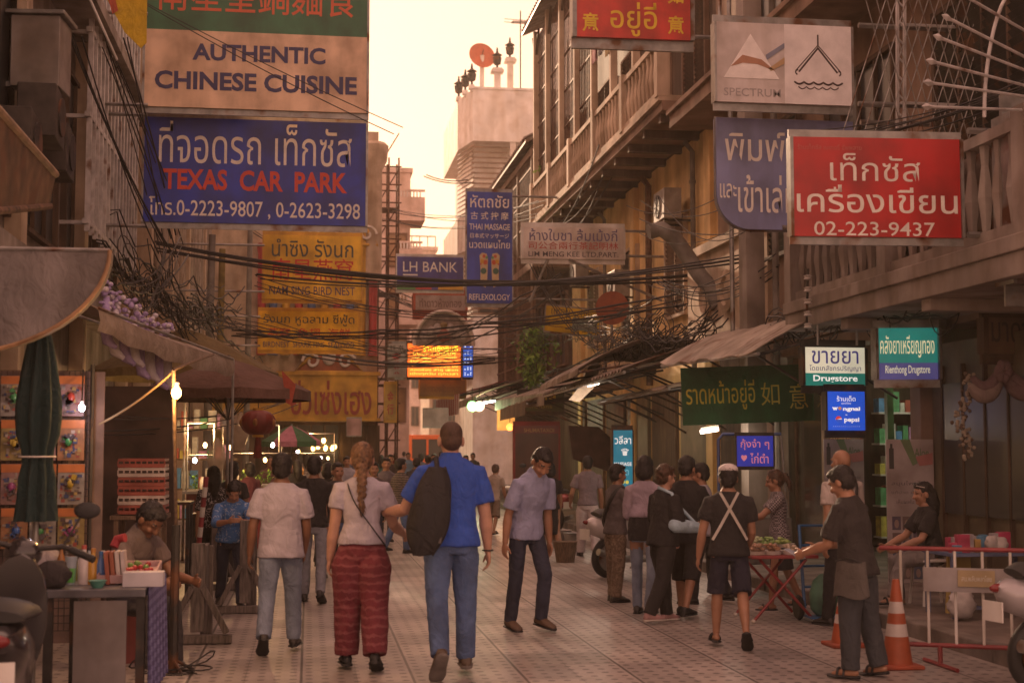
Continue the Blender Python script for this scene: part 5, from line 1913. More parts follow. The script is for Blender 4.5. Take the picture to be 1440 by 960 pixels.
def parasol(label, px, py, Y, rad, hgt, mat, mat2=None, pole=True, ns=8, drop=.12):
    top = at(px, py, Y)
    root = thing('market_parasol', label, 'parasol', (top.x, top.y, 0))
    mb = MB()
    rings = 6
    vs = [top]
    for i in range(1, rings + 1):
        t = i / rings
        for j in range(ns * 2):
            a = 6.28318 * j / (ns * 2) + .2
            r_ = rad * t * (1 if j % 2 == 0 else .955)
            vs.append(top + V((r_ * math.cos(a), r_ * math.sin(a), -hgt * t ** 1.25 - (0 if j % 2 == 0 else .02 * t))))
    n = ns * 2
    for j in range(n):
        a = 6.28318 * j / n + .2
        r_ = rad * 1.0 * (1 if j % 2 == 0 else .955)
        vs.append(top + V((r_ * math.cos(a), r_ * math.sin(a), -hgt - drop)))
    k0 = len(vs)
    vs2 = vs + [v - V((0, 0, .008)) for v in vs]
    fs, fs2 = [], []
    for j in range(n):
        f_ = [(0, 1 + j, 1 + (j + 1) % n)]
        for i in range(rings):
            a, b_ = 1 + i * n, 1 + (i + 1) * n
            f_.append((a + j, b_ + j, b_ + (j + 1) % n, a + (j + 1) % n))
        (fs if (j // 2) % 2 or not mat2 else fs2).extend(f_)
    mb.add(vs, fs + [tuple(k0 + q for q in reversed(f_)) for f_ in []], mat)
    if mat2:
        mb.add(vs, fs2, mat2)
    mb.build('canopy', root, fix=False)
    mb = MB()
    for j in range(ns):
        a = 6.28318 * j / ns + .2
        mb.tube([top - V((0, 0, .03)), top + V((rad * .97 * math.cos(a), rad * .97 * math.sin(a), -hgt - .02))], .008, M_dark, 4)
        mb.tube([top - V((0, 0, hgt + .35)), top + V((rad * .55 * math.cos(a), rad * .55 * math.sin(a), -hgt * .55))], .007, M_dark, 4)
    mb.build('rib', root)
    if pole:
        mb = MB()
        mb.tube([(top.x, top.y, 0), top + V((0, 0, .04))], .02, M_steel, 6)
        mb.build('pole', root)
    return root


parasol('wide brown market parasol over the bulb lit stall', 322, 504, 16.5, .95, .36, fab('parasol_brown', (.14, .075, .06), streak=.2))
parasol('olive brown market parasol behind the wide brown one', 262, 462, 21, 1.35, .62, fab('parasol_olive', (.17, .12, .045), streak=.2))
parasol('pink and green parasol over the far snack stall', 410, 598, 30, .62, .32, fab('parasol_pink', (.55, .22, .30)), fab('parasol_leaf', (.06, .17, .08)))
mb = MB()
mb.prism([at(396, 520, 15.9), at(416, 541, 15.9), at(410, 570, 15.9), at(402, 566, 15.9)], (0, .03, 0), fab('flag_red', (.34, .07, .04)))
solo('red_pennant', 'small reddish pennant at the corner of the brown parasol', 'pennant', mb)

# lilac garlands
Mli = [fab('petal_lilac', (.36, .28, .52)), fab('petal_white', (.55, .50, .58))]
rnd = random.Random(21)
for k in range(8):
    px = 150 + k * 12.5
    py = 412 + k * 8.5 + rnd.uniform(-6, 6)
    Yk = 12.2 + k * .25
    root = thing('lilac_garland', 'lilac and white cloth flower bunch hanging above the pale tarp, %s from the left' % ('first', 'second', 'third', 'fourth', 'fifth', 'sixth', 'seventh', 'last')[k], 'garland', at(px, py, Yk), 'lilac garlands on the stall edge')
    mb = MB()
    for i in range(26):
        p = at(px + rnd.gauss(0, 5), py + rnd.uniform(-14, 26), Yk + rnd.uniform(-.08, .08))
        mb.ell(p, (rnd.uniform(.015, .03), rnd.uniform(.015, .03), rnd.uniform(.012, .026)), Mli[rnd.randrange(2)], 7, 5)
    mb.build('blossom', root, smooth=70)
    mb = MB()
    a = at(px - 2 + rnd.uniform(-3, 3), py + 72, Yk - .25)
    top = at(px, py + 12, Yk)
    mb.tube([top, a + V((.0, 0, .1)), a + V((.02, 0, .0)), a + V((.09, -.03, -.05))], [.03, .045, .045, .02], Mli[k % 2], 8)
    mb.build('sleeve', root, smooth=70)

# back of the stalls: dark board wall, crates, shelves with goods
mb = MB()
p, q = at(118, 560, 13.2), at(245, 820, 13.2)
mb.bb((p.x - .3, 14.2, 0), (q.x - .1, 14.3, 2.2), m('stall_board', (.07, .045, .035), .85, 0, .4, 4))
solo('stall_partition', 'dark brown partition at the back of the left stall', 'partition', mb)
for k in range(6):
    rd = k % 3 != 1
    c0 = at(168, 712 - k * 13, 13.0)
    mb = MB()
    wd, hh_, z = .40, .078, at(168, 722 - k * 13, 13.0).z
    mt = m('crate_red', (.30, .07, .05), .5, 0, .25, 6) if rd else m('crate_pale', (.5, .42, .38), .5, 0, .2, 6)
    x = c0.x
    mb.bb((x, 12.9, z), (x + wd, 13.3, z + .012), mt)
    for (a, b_) in (((x, 12.9), (x + wd, 12.912)), ((x, 13.288), (x + wd, 13.3)), ((x, 12.912), (x + .012, 13.288)), ((x + wd - .012, 12.912), (x + wd, 13.288))):
        mb.bb((*a, z + .012), (*b_, z + .03), mt)
        mb.bb((*a, z + .055), (*b_, z + hh_), mt)
    for i in range(9):
        mb.bb((x + i * wd / 8 - .006, 12.902, z + .012), (x + i * wd / 8 + .006, 12.91, z + .058), mt)
    solo('plastic_crate', '%s plastic crate in the stack in the left stall, %s from the top' % ('red' if rd else 'pale', ('sixth', 'fifth', 'fourth', 'third', 'second', 'first')[k]), 'crate', mb, 'crates stacked in the left stall')
mb = MB()
x0, x1, zt = at(166, 722, 13).x, at(226, 722, 13).x, at(168, 723, 13).z
mb.bb((x0 - .05, 12.85, zt - .04), (x1 + .05, 13.4, zt - .005), M_wood)
for x in (x0, x1):
    for y in (12.9, 13.35):
        mb.bb((x - .02, y - .02, 0), (x + .02, y + .02, zt - .04), M_wood)
solo('crate_bench', 'low wooden bench under the stacked crates', 'bench', mb)


def table(label, px0, px1, py, Y, depth, mat=M_dark, name='side_table', legs=True, zt=None):
    a, b_ = at(px0, py, Y), at(px1, py, Y)
    z = zt or a.z
    root = thing(name, label, 'table', ((a.x + b_.x) / 2, Y + depth / 2, 0))
    mb = MB()
    mb.bb((a.x, Y, z - .03), (b_.x, Y + depth, z), mat)
    mb.build('tabletop', root, bevel=.004)
    if legs:
        for x in (a.x + .03, b_.x - .03):
            for y in (Y + .04, Y + depth - .04):
                mb = MB()
                mb.bb((x - .018, y - .018, 0), (x + .018, y + .018, z - .031), mat)
                mb.build('leg', root)
        mb = MB()
        mb.bb((a.x + .03, Y + .03, .2), (b_.x - .03, Y + .05, .23), mat)
        mb.build('stretcher', root)
    return root, a.x, b_.x, z


table('dark metal table with thin legs behind the first barricade', 208, 268, 706, 15.2, .5)
table('small dark stool table behind the leaning child', 268, 300, 722, 19, .4)

# food stalls glowing further back
Mw2 = m('stall_glow', (1, .75, .4), .5, 0, 0, emit=7, ecol=(1.0, .58, .2))
for (px0, px1, py, Y, lab, cloth) in ((262, 300, 690, 20.5, 'snack stall with jars behind the striped pole', (.15, .05, .04)), (312, 392, 682, 23, 'food stall with green herbs and glowing bulbs', (.22, .04, .05)), (395, 470, 668, 33, 'far food stall under the pink parasol', (.2, .1, .06))):
    a, b_ = at(px0, py, Y), at(px1, py, Y)
    root = thing('food_stall', lab, 'stall', ((a.x + b_.x) / 2, Y + .4, 0), 'food stalls of the left row')
    mb = MB()
    mb.bb((a.x, Y, .02), (b_.x, Y + .9, a.z - .04), fab('stall_cloth_%d' % px0, cloth))
    mb.build('counter', root)
    mb = MB()
    mb.bb((a.x - .05, Y - .05, a.z - .039), (b_.x + .05, Y + .95, a.z), M_steel)
    mb.build('counter_top', root)
    mb = MB()
    for x in (a.x, b_.x):
        mb.tube([(x, Y + .02, a.z), (x, Y + .02, a.z + .95)], .015, M_steel, 6)
    mb.tube([(a.x, Y + .02, a.z + .95), (b_.x, Y + .02, a.z + .95)], .015, M_steel, 6)
    mb.tube([(a.x, Y + .02, a.z + .5), (b_.x, Y + .02, a.z + .5)], .01, M_steel, 6)
    mb.build('frame', root)
    rnd = random.Random(px0)
    n = int((b_.x - a.x) / .13)
    for i in range(n):
        x = a.x + .07 + i * .13
        kind = rnd.randrange(4)
        mb = MB()
        y = Y + .15 + rnd.uniform(0, .3)
        if kind == 0:
            mb.lathe([(.045, 0), (.05, .02), (.05, .14), (.03, .17), (.03, .19)], (x, y, a.z), m('jar_tone_%d' % (i % 3), ((.4, .2, .05), (.5, .45, .4), (.3, .06, .04))[i % 3], .25), 10)
            solo('jar', 'glass jar of sauce on the ' + lab.split(' with')[0].split(' under')[0], 'jar', mb, 'jars on the food stalls', smooth=40)
        elif kind == 1:
            mb.lathe([(.03, 0), (.07, .06), (.075, .065), (.06, .06), (.0, .05)], (x, y, a.z), M_white, 12)
            solo('bowl', 'white bowl on the ' + lab.split(' with')[0].split(' under')[0], 'bowl', mb, 'bowls on the food stalls', smooth=40)
        elif kind == 2:
            for q in range(40):
                p = V((x + rnd.gauss(0, .03), y + rnd.gauss(0, .03), a.z + rnd.uniform(0, .2)))
                d = V((rnd.uniform(-1, 1), rnd.uniform(-1, 1), rnd.uniform(.2, 1))).normalized() * .06
                e = d.cross(V((.3, .2, 1))).normalized() * .018
                mb.add([p, p + d * .5 + e, p + d, p + d * .5 - e], [(0, 1, 2, 3)], Ml[rnd.randrange(2)])
            solo('herb_bunch', 'bunch of green herbs on the ' + lab.split(' with')[0].split(' under')[0], 'herbs', mb, 'herbs on the food stalls', fix=False)
        else:
            mb.lathe([(.06, 0), (.065, .1), (.065, .12), (.02, .14), (.015, .16)], (x, y, a.z), M_chrome, 12)
            solo('pot', 'steel pot on the ' + lab.split(' with')[0].split(' under')[0], 'pot', mb, 'pots on the food stalls', smooth=40)
    mb = MB()
    for i in range(max(2, n // 2)):
        x = a.x + .1 + rnd.uniform(0, b_.x - a.x - .2)
        mb.ell((x, Y + .1, a.z + .38 + rnd.uniform(0, .3)), (.03, .03, .04), Mw2 if i % 3 else M_cool, 8, 6)
    mb.build('bulb', root)
    l_ = bpy.data.lights.new('stall_light', 'POINT')
    l_.energy, l_.color, l_.shadow_soft_size = 34, (1, .58, .24), .1
    o = bpy.data.objects.new('stall_light', l_)
    COL.objects.link(o)
    o.location = ((a.x + b_.x) / 2, Y - .1, a.z + .85)
# dark shelf wall behind those stalls
mb = MB()
p = at(250, 600, 24.5)
for z in (.4, .9, 1.4, 1.9):
    mb.bb((-3.2, 24.5, z), (at(335, 600, 24.5).x, 24.8, z + .03), M_wood)
    t = 0
    rnd = random.Random(int(z * 10))
    x = -3.15
    while x < at(333, 600, 24.5).x - .1:
        wd, h = rnd.uniform(.05, .14), rnd.uniform(.1, .36)
        k = rnd.randrange(6)
        mb.bb((x, 24.52, z + .03), (x + wd, 24.7, z + .03 + h), m('goods_tone_%d' % k, cols[k], .5, 0, .3, 9))
        x += wd + .02
solo('goods_shelves', 'dim wooden shelves full of goods at the back of the left stalls', 'shelves', mb)
# red lantern, plastic bags
c = at(363, 594, 18)
root = thing('red_lantern', 'squat dark red Chinese lantern with gold bands over the food stalls', 'lantern', c)
mb = MB()
rings = []
for i in range(11):
    t = i / 10 * math.pi
    rings.append([c + V((math.cos(a) * (.05 + .165 * math.sin(t)) * (1 + .03 * math.cos(a * 12)), math.sin(a) * (.05 + .165 * math.sin(t)) * (1 + .03 * math.cos(a * 12)), -.155 * math.cos(t))) for a in [j * 6.28318 / 48 for j in range(48)]])
mb.loft(rings, m('lantern_red', (.19, .022, .014), .55, 0, .3, 6))
mb.build('globe', root, smooth=60)
mb = MB()
for s in (-1, 1):
    mb.lathe([(.07, -.02), (.07, .02)], c + V((0, 0, s * .16)), W_gold, 14)
for j in range(5):
    mb.ell(c + V((math.cos(j * 1.2566 - 1.7) * .2, math.sin(j * 1.2566 - 1.7) * .2, 0)), (.035, .035, .05), m('lantern_gold', (.32, .14, .03), .5, .2, .2, 8), 8, 6)
mb.tube([c + V((0, 0, .16)), c + V((0, 0, .6))], .006, M_cable, 4)
mb.build('trim', root)
mb = MB()
mb.lathe([(.03, -.02), (.05, -.2), (.055, -.28)], c + V((0, 0, -.16)), m('tassel_red', (.17, .02, .015), .8, 0, .3, 20), 12)
mb.build('tassel', root)
for k, (px, py) in enumerate(((322, 590), (338, 604), (305, 640))):
    c = at(px, py, 18.5)
    mb = MB()
    rg = []
    for i in range(8):
        t = i / 7
        rg.append([c + V((math.cos(a) * (.02 + .09 * math.sin(min(1, t * 1.15) * 2.6)) * (1 + .15 * math.sin(a * 5 + i)), math.sin(a) * .06 * math.sin(.3 + t * 2.4), .22 - .48 * t)) for a in [j * 6.28318 / 16 for j in range(16)]])
    mb.loft(rg, m('clear_bag', (.62, .52, .40), .3, 0, .15, 9, alpha=.55))
    solo('plastic_bag', 'clear plastic bag of snacks hanging near the red lantern, %s' % ('highest', 'beside its tassel', 'lowest')[k], 'bag', mb, 'bags hanging at the snack stall', smooth=60)
# striped warning pole
mb = MB()
a, b_ = gnd(272, 838), at(290, 670, 15.7)
for i in range(12):
    mb.tube([a.lerp(b_, i / 12), a.lerp(b_, (i + 1) / 12 - .002)], .028, m('pole_red', (.30, .05, .06), .5, 0, .3, 8) if i % 2 else M_white, 10)
solo('striped_pole', 'red and white striped pole leaning by the barricades', 'pole', mb)

# ------------------------------------------------------------------ timber barricades
M_barrier = m('dark_worn_wood', (.13, .11, .10), .8, 0, .45, 7, stretch=(8, 8, 1), bump=.3)


def trestle(label, px, py, h=.98, board=True, rz=0, w=.11):
    p = gnd(px, py)
    root = thing('barricade', label, 'barricade', (p.x, p.y, 0), 'timber barricades on the paving')
    mb = MB()
    mb.box((p.x, p.y, h / 2 + .05), (w, .055, h - .1), M_barrier)
    mb.build('post', root, bevel=.006)
    mb = MB()
    mb.box((p.x, p.y, .04), (.56, .08, .07), M_barrier)
    mb.build('base_beam', root, bevel=.006)
    for s in (-1, 1):
        mb = MB()
        mb.beam((p.x + s * .24, p.y - .034, .09), (p.x + s * .045, p.y - .034, .46), .06, .05, M_barrier)
        mb.build('brace', root, bevel=.004)
    mb = MB()
    mb.box((p.x + .05, p.y + .19, h - .2), (.03, .34, .36), M_barrier)
    mb.build('board', root, bevel=.005)
    mb = MB()
    mb.box((p.x + .05, p.y + .335, h / 2 - .02), (.1, .05, h - .04), M_barrier)
    mb.build('rear_post', root, bevel=.006)
    return root


trestle('grey timber barricade nearest the lamp pole', 277, 905, .82)
trestle('grey timber barricade right of the child in blue', 344, 862, .90)
trestle('grey timber barricade half hidden behind the other two', 303, 830, .98)

# ------------------------------------------------------------------ fruit vendor's cart lower left
x0, x1 = at(62, 830, 8.9).x, at(206, 830, 8.9).x
zt = .76
root = thing('vendor_cart', 'dark framed vendor cart with a grey front sheet and plaid cloth side', 'cart', ((x0 + x1) / 2, 9.2, 0))
mb = MB()
mb.bb((x0, 8.85, zt - .05), (x1, 9.9, zt), m('cart_top', (.13, .13, .15), .5, .2, .3, 6))
mb.build('tabletop', root, bevel=.006)
for x in (x0 + .03, x1 - .03):
    for y in (8.9, 9.85):
        mb = MB()
        mb.bb((x - .025, y - .025, 0), (x + .025, y + .025, zt - .05), M_dark)
        mb.build('leg', root)
mb = MB()
mb.bb((x0, 8.87, .12), (x1, 8.9, .17), M_dark)
mb.build('lower_rail', root)
mb = MB()
mb.bb((x0 + .18, 8.865, .1), (x1 - .11, 8.88, zt - .07), m('front_sheet', (.22, .2, .2), .6, .1, .25, 4, streak=.3))
mb.build('front_sheet', root)


def plaid():
    a = m('plaid_cloth', (.16, .17, .33), .9, 0, .1, 9)
    n, l = a.node_tree.nodes, a.node_tree.links
    b_ = n['Principled BSDF']
    tc = n.new('ShaderNodeTexCoord')
    src = b_.inputs['Base Color'].links[0].from_socket
    for ax, sc_ in (('Y', 34), ('Z', 34)):
        w_ = n.new('ShaderNodeTexWave')
        w_.bands_direction = ax
        w_.inputs['Scale'].default_value = sc_ / 6.28
        l.new(tc.outputs['Object'], w_.inputs[0])
        r_ = n.new('ShaderNodeValToRGB')
        r_.color_ramp.elements[0].position, r_.color_ramp.elements[0].color = .35, (.5, .42, .6, 1)
        r_.color_ramp.elements[1].position, r_.color_ramp.elements[1].color = .6, (1.1, 1.1, 1.1, 1)
        l.new(w_.outputs[0], r_.inputs[0])
        x = n.new('ShaderNodeMix')
        x.data_type, x.blend_type = 'RGBA', 'MULTIPLY'
        x.inputs[0].default_value = .8
        l.new(src, x.inputs[6])
        l.new(r_.outputs[0], x.inputs[7])
        src = x.outputs[2]
    l.new(src, b_.inputs['Base Color'])
    return a


mb = MB()
g = []
for i in range(26):
    t = i / 25
    g.append([V((x1 + .012 + .018 * math.sin(t * 40) * s + .01 * s, 8.86 + 1.05 * t, zt + .005 - (zt - .1) * s)) for s in (0, .1, .35, .6, .85, 1)])
vs = [p for r_ in g for p in r_]
mb.add(vs + [p + V((.006, 0, 0)) for p in vs], [(i * 6 + j, (i + 1) * 6 + j, (i + 1) * 6 + j + 1, i * 6 + j + 1) for i in range(25) for j in range(5)] + [(156 + i * 6 + j + 1, 156 + (i + 1) * 6 + j + 1, 156 + (i + 1) * 6 + j, 156 + i * 6 + j) for i in range(25) for j in range(5)], plaid())
mb.build('plaid_cloth', root, smooth=70)
# goods on the cart
rnd = random.Random(14)
for k, (px, h, r_, col, lab) in enumerate(((100, .17, .035, (.30, .36, .42), 'clear plastic cup with green drink on the cart'), (118, .24, .036, (.55, .5, .5), 'tall white bottle on the vendor cart'), (131, .22, .034, (.55, .30, .05), 'bottle of orange juice on the vendor cart'), (142, .2, .03, (.08, .18, .45), 'blue capped bottle on the vendor cart'))):
    c = at(px, 790, 9.2)
    mb = MB()
    mt = m('bottle_%d' % k, col, .2, 0, .15, 9)
    mb.lathe([(r_, 0), (r_ * 1.05, .02), (r_ * 1.05, h * .62), (r_ * .4, h * .8), (r_ * .4, h * .94)] if k else [(r_ * .8, 0), (r_ * 1.1, h)], (c.x, c.y, zt), mt, 16)
    mb.lathe([(r_ * .45, h * .9), (r_ * .45, h)], (c.x, c.y, zt), m('cap_%d' % k, ((.1, .4, .08), (.5, .1, .08), (.55, .25, .05), (.05, .2, .5))[k], .4), 12) if k else mb.lathe([(r_ * .82, .012), (r_ * .98, .1)], (c.x, c.y - .001, zt), m('cap_0', (.1, .4, .08), .4), 12)
    solo('bottle' if k else 'cup', lab, 'bottle' if k else 'cup', mb, smooth=40)
c = at(152, 800, 9.15)
for k in range(4):
    mb = MB()
    mb.box((c.x + .03 * k, c.y + .02 * k, zt + .105), (.024, .14, .2), m('book_tone_%d' % k, ((.33, .1, .06), (.28, .09, .05), (.5, .45, .42), (.45, .4, .4))[k], .6, 0, .2, 8), ry=-6)
    solo('upright_packet', '%s packet standing among the goods on the cart' % ('dark red', 'brown', 'white', 'cream')[k], 'packet', mb, 'packets on the vendor cart', bevel=.003)
mb = MB()
c = at(183, 800, 9.3)
tx, ty = c.x, c.y
mt = m('tray_pink', (.5, .33, .33), .45, 0, .2, 6)
mb.box((tx, ty, zt + .05), (.34, .4, .012), mt, rx=8)
for (dx, dy, sx_, sy_) in ((-.17, 0, .012, .4), (.17, 0, .012, .4), (0, -.2, .34, .012), (0, .2, .34, .012)):
    mb.box((tx + dx, ty + dy, zt + .065 + (.028 if dy > 0 else (-.028 if dy < 0 else 0))), (sx_, sy_, .05), mt, rx=8)
solo('fruit_tray', 'shallow pink tray of red and green fruit tilted on the cart', 'tray', mb)
for k in range(34):
    mb = MB()
    a, b_ = rnd.uniform(-.13, .13), rnd.uniform(-.17, .15)
    red = b_ < -.02 or k % 3 == 0
    mb.ell((tx + a, ty + b_, zt + .08 + b_ * .14 + (.012 if k % 4 == 0 else 0)), (.02, .02, .02), m('cherry_red', (.34, .02, .025), .3, 0, .2, 6) if red else m('lime_green', (.13, .25, .05), .4, 0, .2, 6), 10, 8)
    solo('cherry' if red else 'lime', ('small red fruit in the pink tray' if red else 'small green fruit in the pink tray'), 'fruit', mb, 'red fruit in the tray' if red else 'green fruit in the tray', smooth=60)
mb = MB()
c = at(172, 815, 8.95)
mb.bb((c.x, c.y, zt + .001), (c.x + .24, c.y + .12, zt + .09), m('carton_white', (.5, .48, .52), .5, 0, .15, 6))
solo('carton', 'low white carton at the front corner of the cart', 'box', mb, bevel=.004)
mb = MB()
c = at(137, 826, 8.95)
mb.lathe([(.03, 0), (.055, .045), (.058, .045), (.0, .01)], (c.x, c.y, zt), m('bowl_teal', (.1, .3, .25), .4, 0, .2, 6), 16)
solo('bowl', 'small teal bowl on the front of the cart', 'bowl', mb, smooth=40)
mb = MB()
c = at(160, 770, 9.6)
mb.tube([(c.x, c.y, zt + .2), (c.x + .02, c.y + .02, zt + .25), (c.x + .07, c.y, zt + .26)], .03, m('cloth_red', (.3, .03, .04), .8, 0, .2, 9), 10)
solo('red_cloth', 'crumpled red cloth bundle beside the tray on the cart', 'cloth', mb, smooth=60)

rnd = random.Random(52)
jumble = [('bottle', 'amber sauce bottle', (.28, .12, .03)), ('bottle', 'dark soy bottle', (.05, .03, .02)), ('cup', 'red plastic cup', (.35, .04, .04)), ('jar', 'jar of pickled fruit', (.3, .3, .08)), ('cup', 'stack of white cups', (.5, .47, .45)), ('jar', 'pink sugar jar', (.45, .22, .24)), ('bottle', 'water bottle', (.3, .36, .42)), ('cup', 'small blue mug', (.06, .12, .3)), ('jar', 'jar of chilli flakes', (.3, .07, .03)), ('bottle', 'green syrup bottle', (.06, .2, .06))]
for k, (kind, what, col) in enumerate(jumble):
    c = at(86 + k * 6.5, 790, 9.45 + (k % 3) * .12)
    h = {'bottle': .2, 'cup': .1, 'jar': .12}[kind] * rnd.uniform(.85, 1.15)
    r_ = rnd.uniform(.024, .034)
    mb = MB()
    mt = m('jumble_tone_%d' % k, col, .25, 0, .2, 12)
    if kind == 'bottle':
        mb.lathe([(r_, 0), (r_, h * .6), (r_ * .4, h * .8), (r_ * .4, h)], (c.x, c.y, zt), mt, 14)
        mb.lathe([(r_ * .5, h * .92), (r_ * .5, h * 1.02)], (c.x, c.y, zt), M_white if k % 2 else M_black, 10)
        mb.lathe([(r_ * 1.03, h * .2), (r_ * 1.03, h * .45)], (c.x, c.y, zt), m('paper_tag', (.45, .4, .33), .6, 0, .4, 30), 14)
    elif kind == 'cup':
        mb.lathe([(r_ * .8, 0), (r_ * 1.15, h), (r_ * 1.0, h * .97), (0, h * .8)], (c.x, c.y, zt), mt, 14)
    else:
        mb.lathe([(r_, 0), (r_ * 1.1, .01), (r_ * 1.1, h * .8), (r_ * .8, h * .9)], (c.x, c.y, zt), mt, 14)
        mb.lathe([(r_ * .95, h * .88), (r_ * .95, h)], (c.x, c.y, zt), M_steel, 14)
    solo(kind, what + ' in the row at the back of the cart', kind, mb, 'goods at the back of the cart', smooth=40)
for k, (px, py, Y, r_, col, what) in enumerate(((76, 800, 8.95, .085, (.035, .03, .032), 'slumped black bag on the left end of the cart'), (64, 770, 9.5, .10, (.30, .27, .28), 'crumpled pale bag behind the black bag on the cart'))):
    c = at(px, py, Y)
    mb = MB()
    rg = [[V((c.x + math.cos(a) * r_ * (.3 + .8 * math.sin(t)) * (1 + .2 * math.sin(a * 3 + t * 5)), c.y + math.sin(a) * r_ * .8 * math.sin(t + .2), zt + r_ * (1 - math.cos(t)))) for a in [j * 6.28318 / 18 for j in range(18)]] for t in [.15 + i * .3 for i in range(10)]]
    mb.loft(rg, fab('bag_stuff_%d' % k, col))
    solo('carrier_bag', what, 'bag', mb, smooth=70)

# ------------------------------------------------------------------ motorbikes
def motorbike(label, x, y, rz, body_c, s=1.0, tilt=7):
    """built along +y (front), wheels on the ground, then turned"""
    root = thing('scooter', label, 'motorbike', (x, y, 0))
    M = Matrix.Rotation(R(rz), 3, 'Z') @ Matrix.Rotation(R(tilt), 3, 'Y')

    def Q(a, b_, c_):
        return V((x, y, 0)) + M @ V((a * s, b_ * s, c_ * s))
    bm_ = m('scooter_paint_%d' % int(body_c[0] * 100), body_c, .25, .1, .08, 5, coat=.5)
    for yy in (-.6, .62):
        mb = MB()
        ax = M @ V((1, 0, 0))
        ring = [Q(0, yy + .215 * math.cos(a), .255 + .215 * math.sin(a)) for a in [j * 6.28318 / 28 for j in range(28)]]
        mb.tube(ring, .048 * s, M_black, 8, closed=True)
        w_ = mb.build('wheel', root, smooth=60)
        mb = MB()
        mb.lathe([(.17 * s, -.03 * s), (.18 * s, 0), (.17 * s, .03 * s)], Q(0, yy, .255), M_steel, 20, ax)
        mb.lathe([(.04 * s, -.06 * s), (.05 * s, .06 * s)], Q(0, yy, .255), M_chrome, 12, ax)
        mb.build('rim', w_)
    mb = MB()

    def sec(yy, z0, z1, wd, n=14):
        return [Q(wd * math.cos(a), yy, (z0 + z1) / 2 + (z1 - z0) / 2 * math.sin(a)) for a in [j * 6.28318 / n for j in range(n)]]
    mb.loft([sec(-.98, .66, .72, .05), sec(-.9, .54, .76, .12), sec(-.65, .45, .78, .15), sec(-.3, .34, .74, .16), sec(-.05, .26, .55, .15), sec(.15, .24, .36, .16), sec(.3, .24, .36, .15)], bm_)
    mb.loft([[Q(.17 * math.cos(a) * q, .32 + .12 * (1 - math.sin(a) ** 2) * .6 + d, .62 + .36 * math.sin(a) * q) for a in [j * 6.28318 / 16 for j in range(16)]] for q, d in ((1, 0), (1.03, .02), (.85, .1), (.4, .15))], bm_)
    mb.build('bodywork', root, smooth=60)
    mb = MB()
    mb.loft([[Q(.10 * math.cos(a), .62 + .29 * math.cos(t), .255 + .29 * math.sin(t) + .03 * math.sin(a)) for a in [j * 6.28318 / 8 for j in range(8)]] for t in [.4 + i * .25 for i in range(9)]], bm_)
    mb.build('mudguard', root, smooth=60)
    mb = MB()
    mb.loft([sec(-.86, .77, .82, .1), sec(-.75, .77, .86, .15), sec(-.45, .74, .84, .16), sec(-.15, .70, .78, .13), sec(-.06, .68, .72, .06)], M_black)
    mb.build('seat', root, smooth=60)
    mb = MB()
    mb.tube([Q(0, .6, .3), Q(0, .42, .98)], .03 * s, M_dark, 8)
    for sg in (-1, 1):
        mb.tube([Q(sg * .09, .62, .255), Q(sg * .08, .5, .7)], .022 * s, M_chrome, 8)
        mb.tube([Q(0, .42, 1.0), Q(sg * .2, .38, 1.04), Q(sg * .34, .3, 1.0)], .014 * s, M_dark, 8)
        mb.tube([Q(sg * .24, .355, 1.03), Q(sg * .36, .29, .995)], .02 * s, M_black, 8)
    mb.ell(Q(0, .44, .98), (.1 * s, .09 * s, .08 * s), bm_)
    mb.build('handlebar', root, smooth=60)
    for sg in (-1, 1):
        mb = MB()
        mb.tube([Q(sg * .2, .38, 1.05), Q(sg * .26, .38, 1.2)], .007 * s, M_dark, 6)
        mb.ell(Q(sg * .29, .38, 1.24), (.07 * s, .015 * s, .045 * s), M_black)
        mb.build('mirror', root, smooth=60)
    mb = MB()
    mb.ell(Q(0, .49, .9), (.08 * s, .05 * s, .07 * s), m('lamp_lens', (.6, .58, .55), .15, 0, .1, 5))
    mb.build('headlight', root, smooth=60)
    mb = MB()
    mb.ell(Q(0, -.97, .70), (.06 * s, .025 * s, .03 * s), m('tail_red', (.16, .008, .01), .2, 0, .1, 5))
    mb.build('tail_light', root, smooth=60)
    mb = MB()
    mb.tube([Q(.14, -.1, .22), Q(.16, -.5, .26), Q(.17, -.9, .36)], [.025 * s, .05 * s, .045 * s], M_steel, 10)
    mb.build('exhaust', root, smooth=60)
    mb = MB()
    mb.box(Q(0, -1.0, .55), (.2 * s, .008, .13 * s), M_white, rz=rz)
    mb.build('number_plate', root)
    mb = MB()
    mb.tube([Q(-.14, .05, .2), Q(-.3, -.02, 0.03)], .011 * s, M_chrome, 6)
    mb.build('side_stand', root)
    return root


p = gnd(836, 812)
motorbike('white and dark scooter parked behind the shoppers on the right', p.x + .72, p.y + .3, -65, (.50, .46, .45))
motorbike('black motorbike cropped by the lower left corner beside the cart', -1.62, 7.75, 8, (.025, .022, .024), 1.05)
motorbike('silver scooter with red tail lamp cropped by the lower right corner', 5.38, 9.05, -80, (.33, .31, .33))
motorbike('far red and dark scooter near the walking old man', 4.35, 27, 20, (.25, .03, .03))

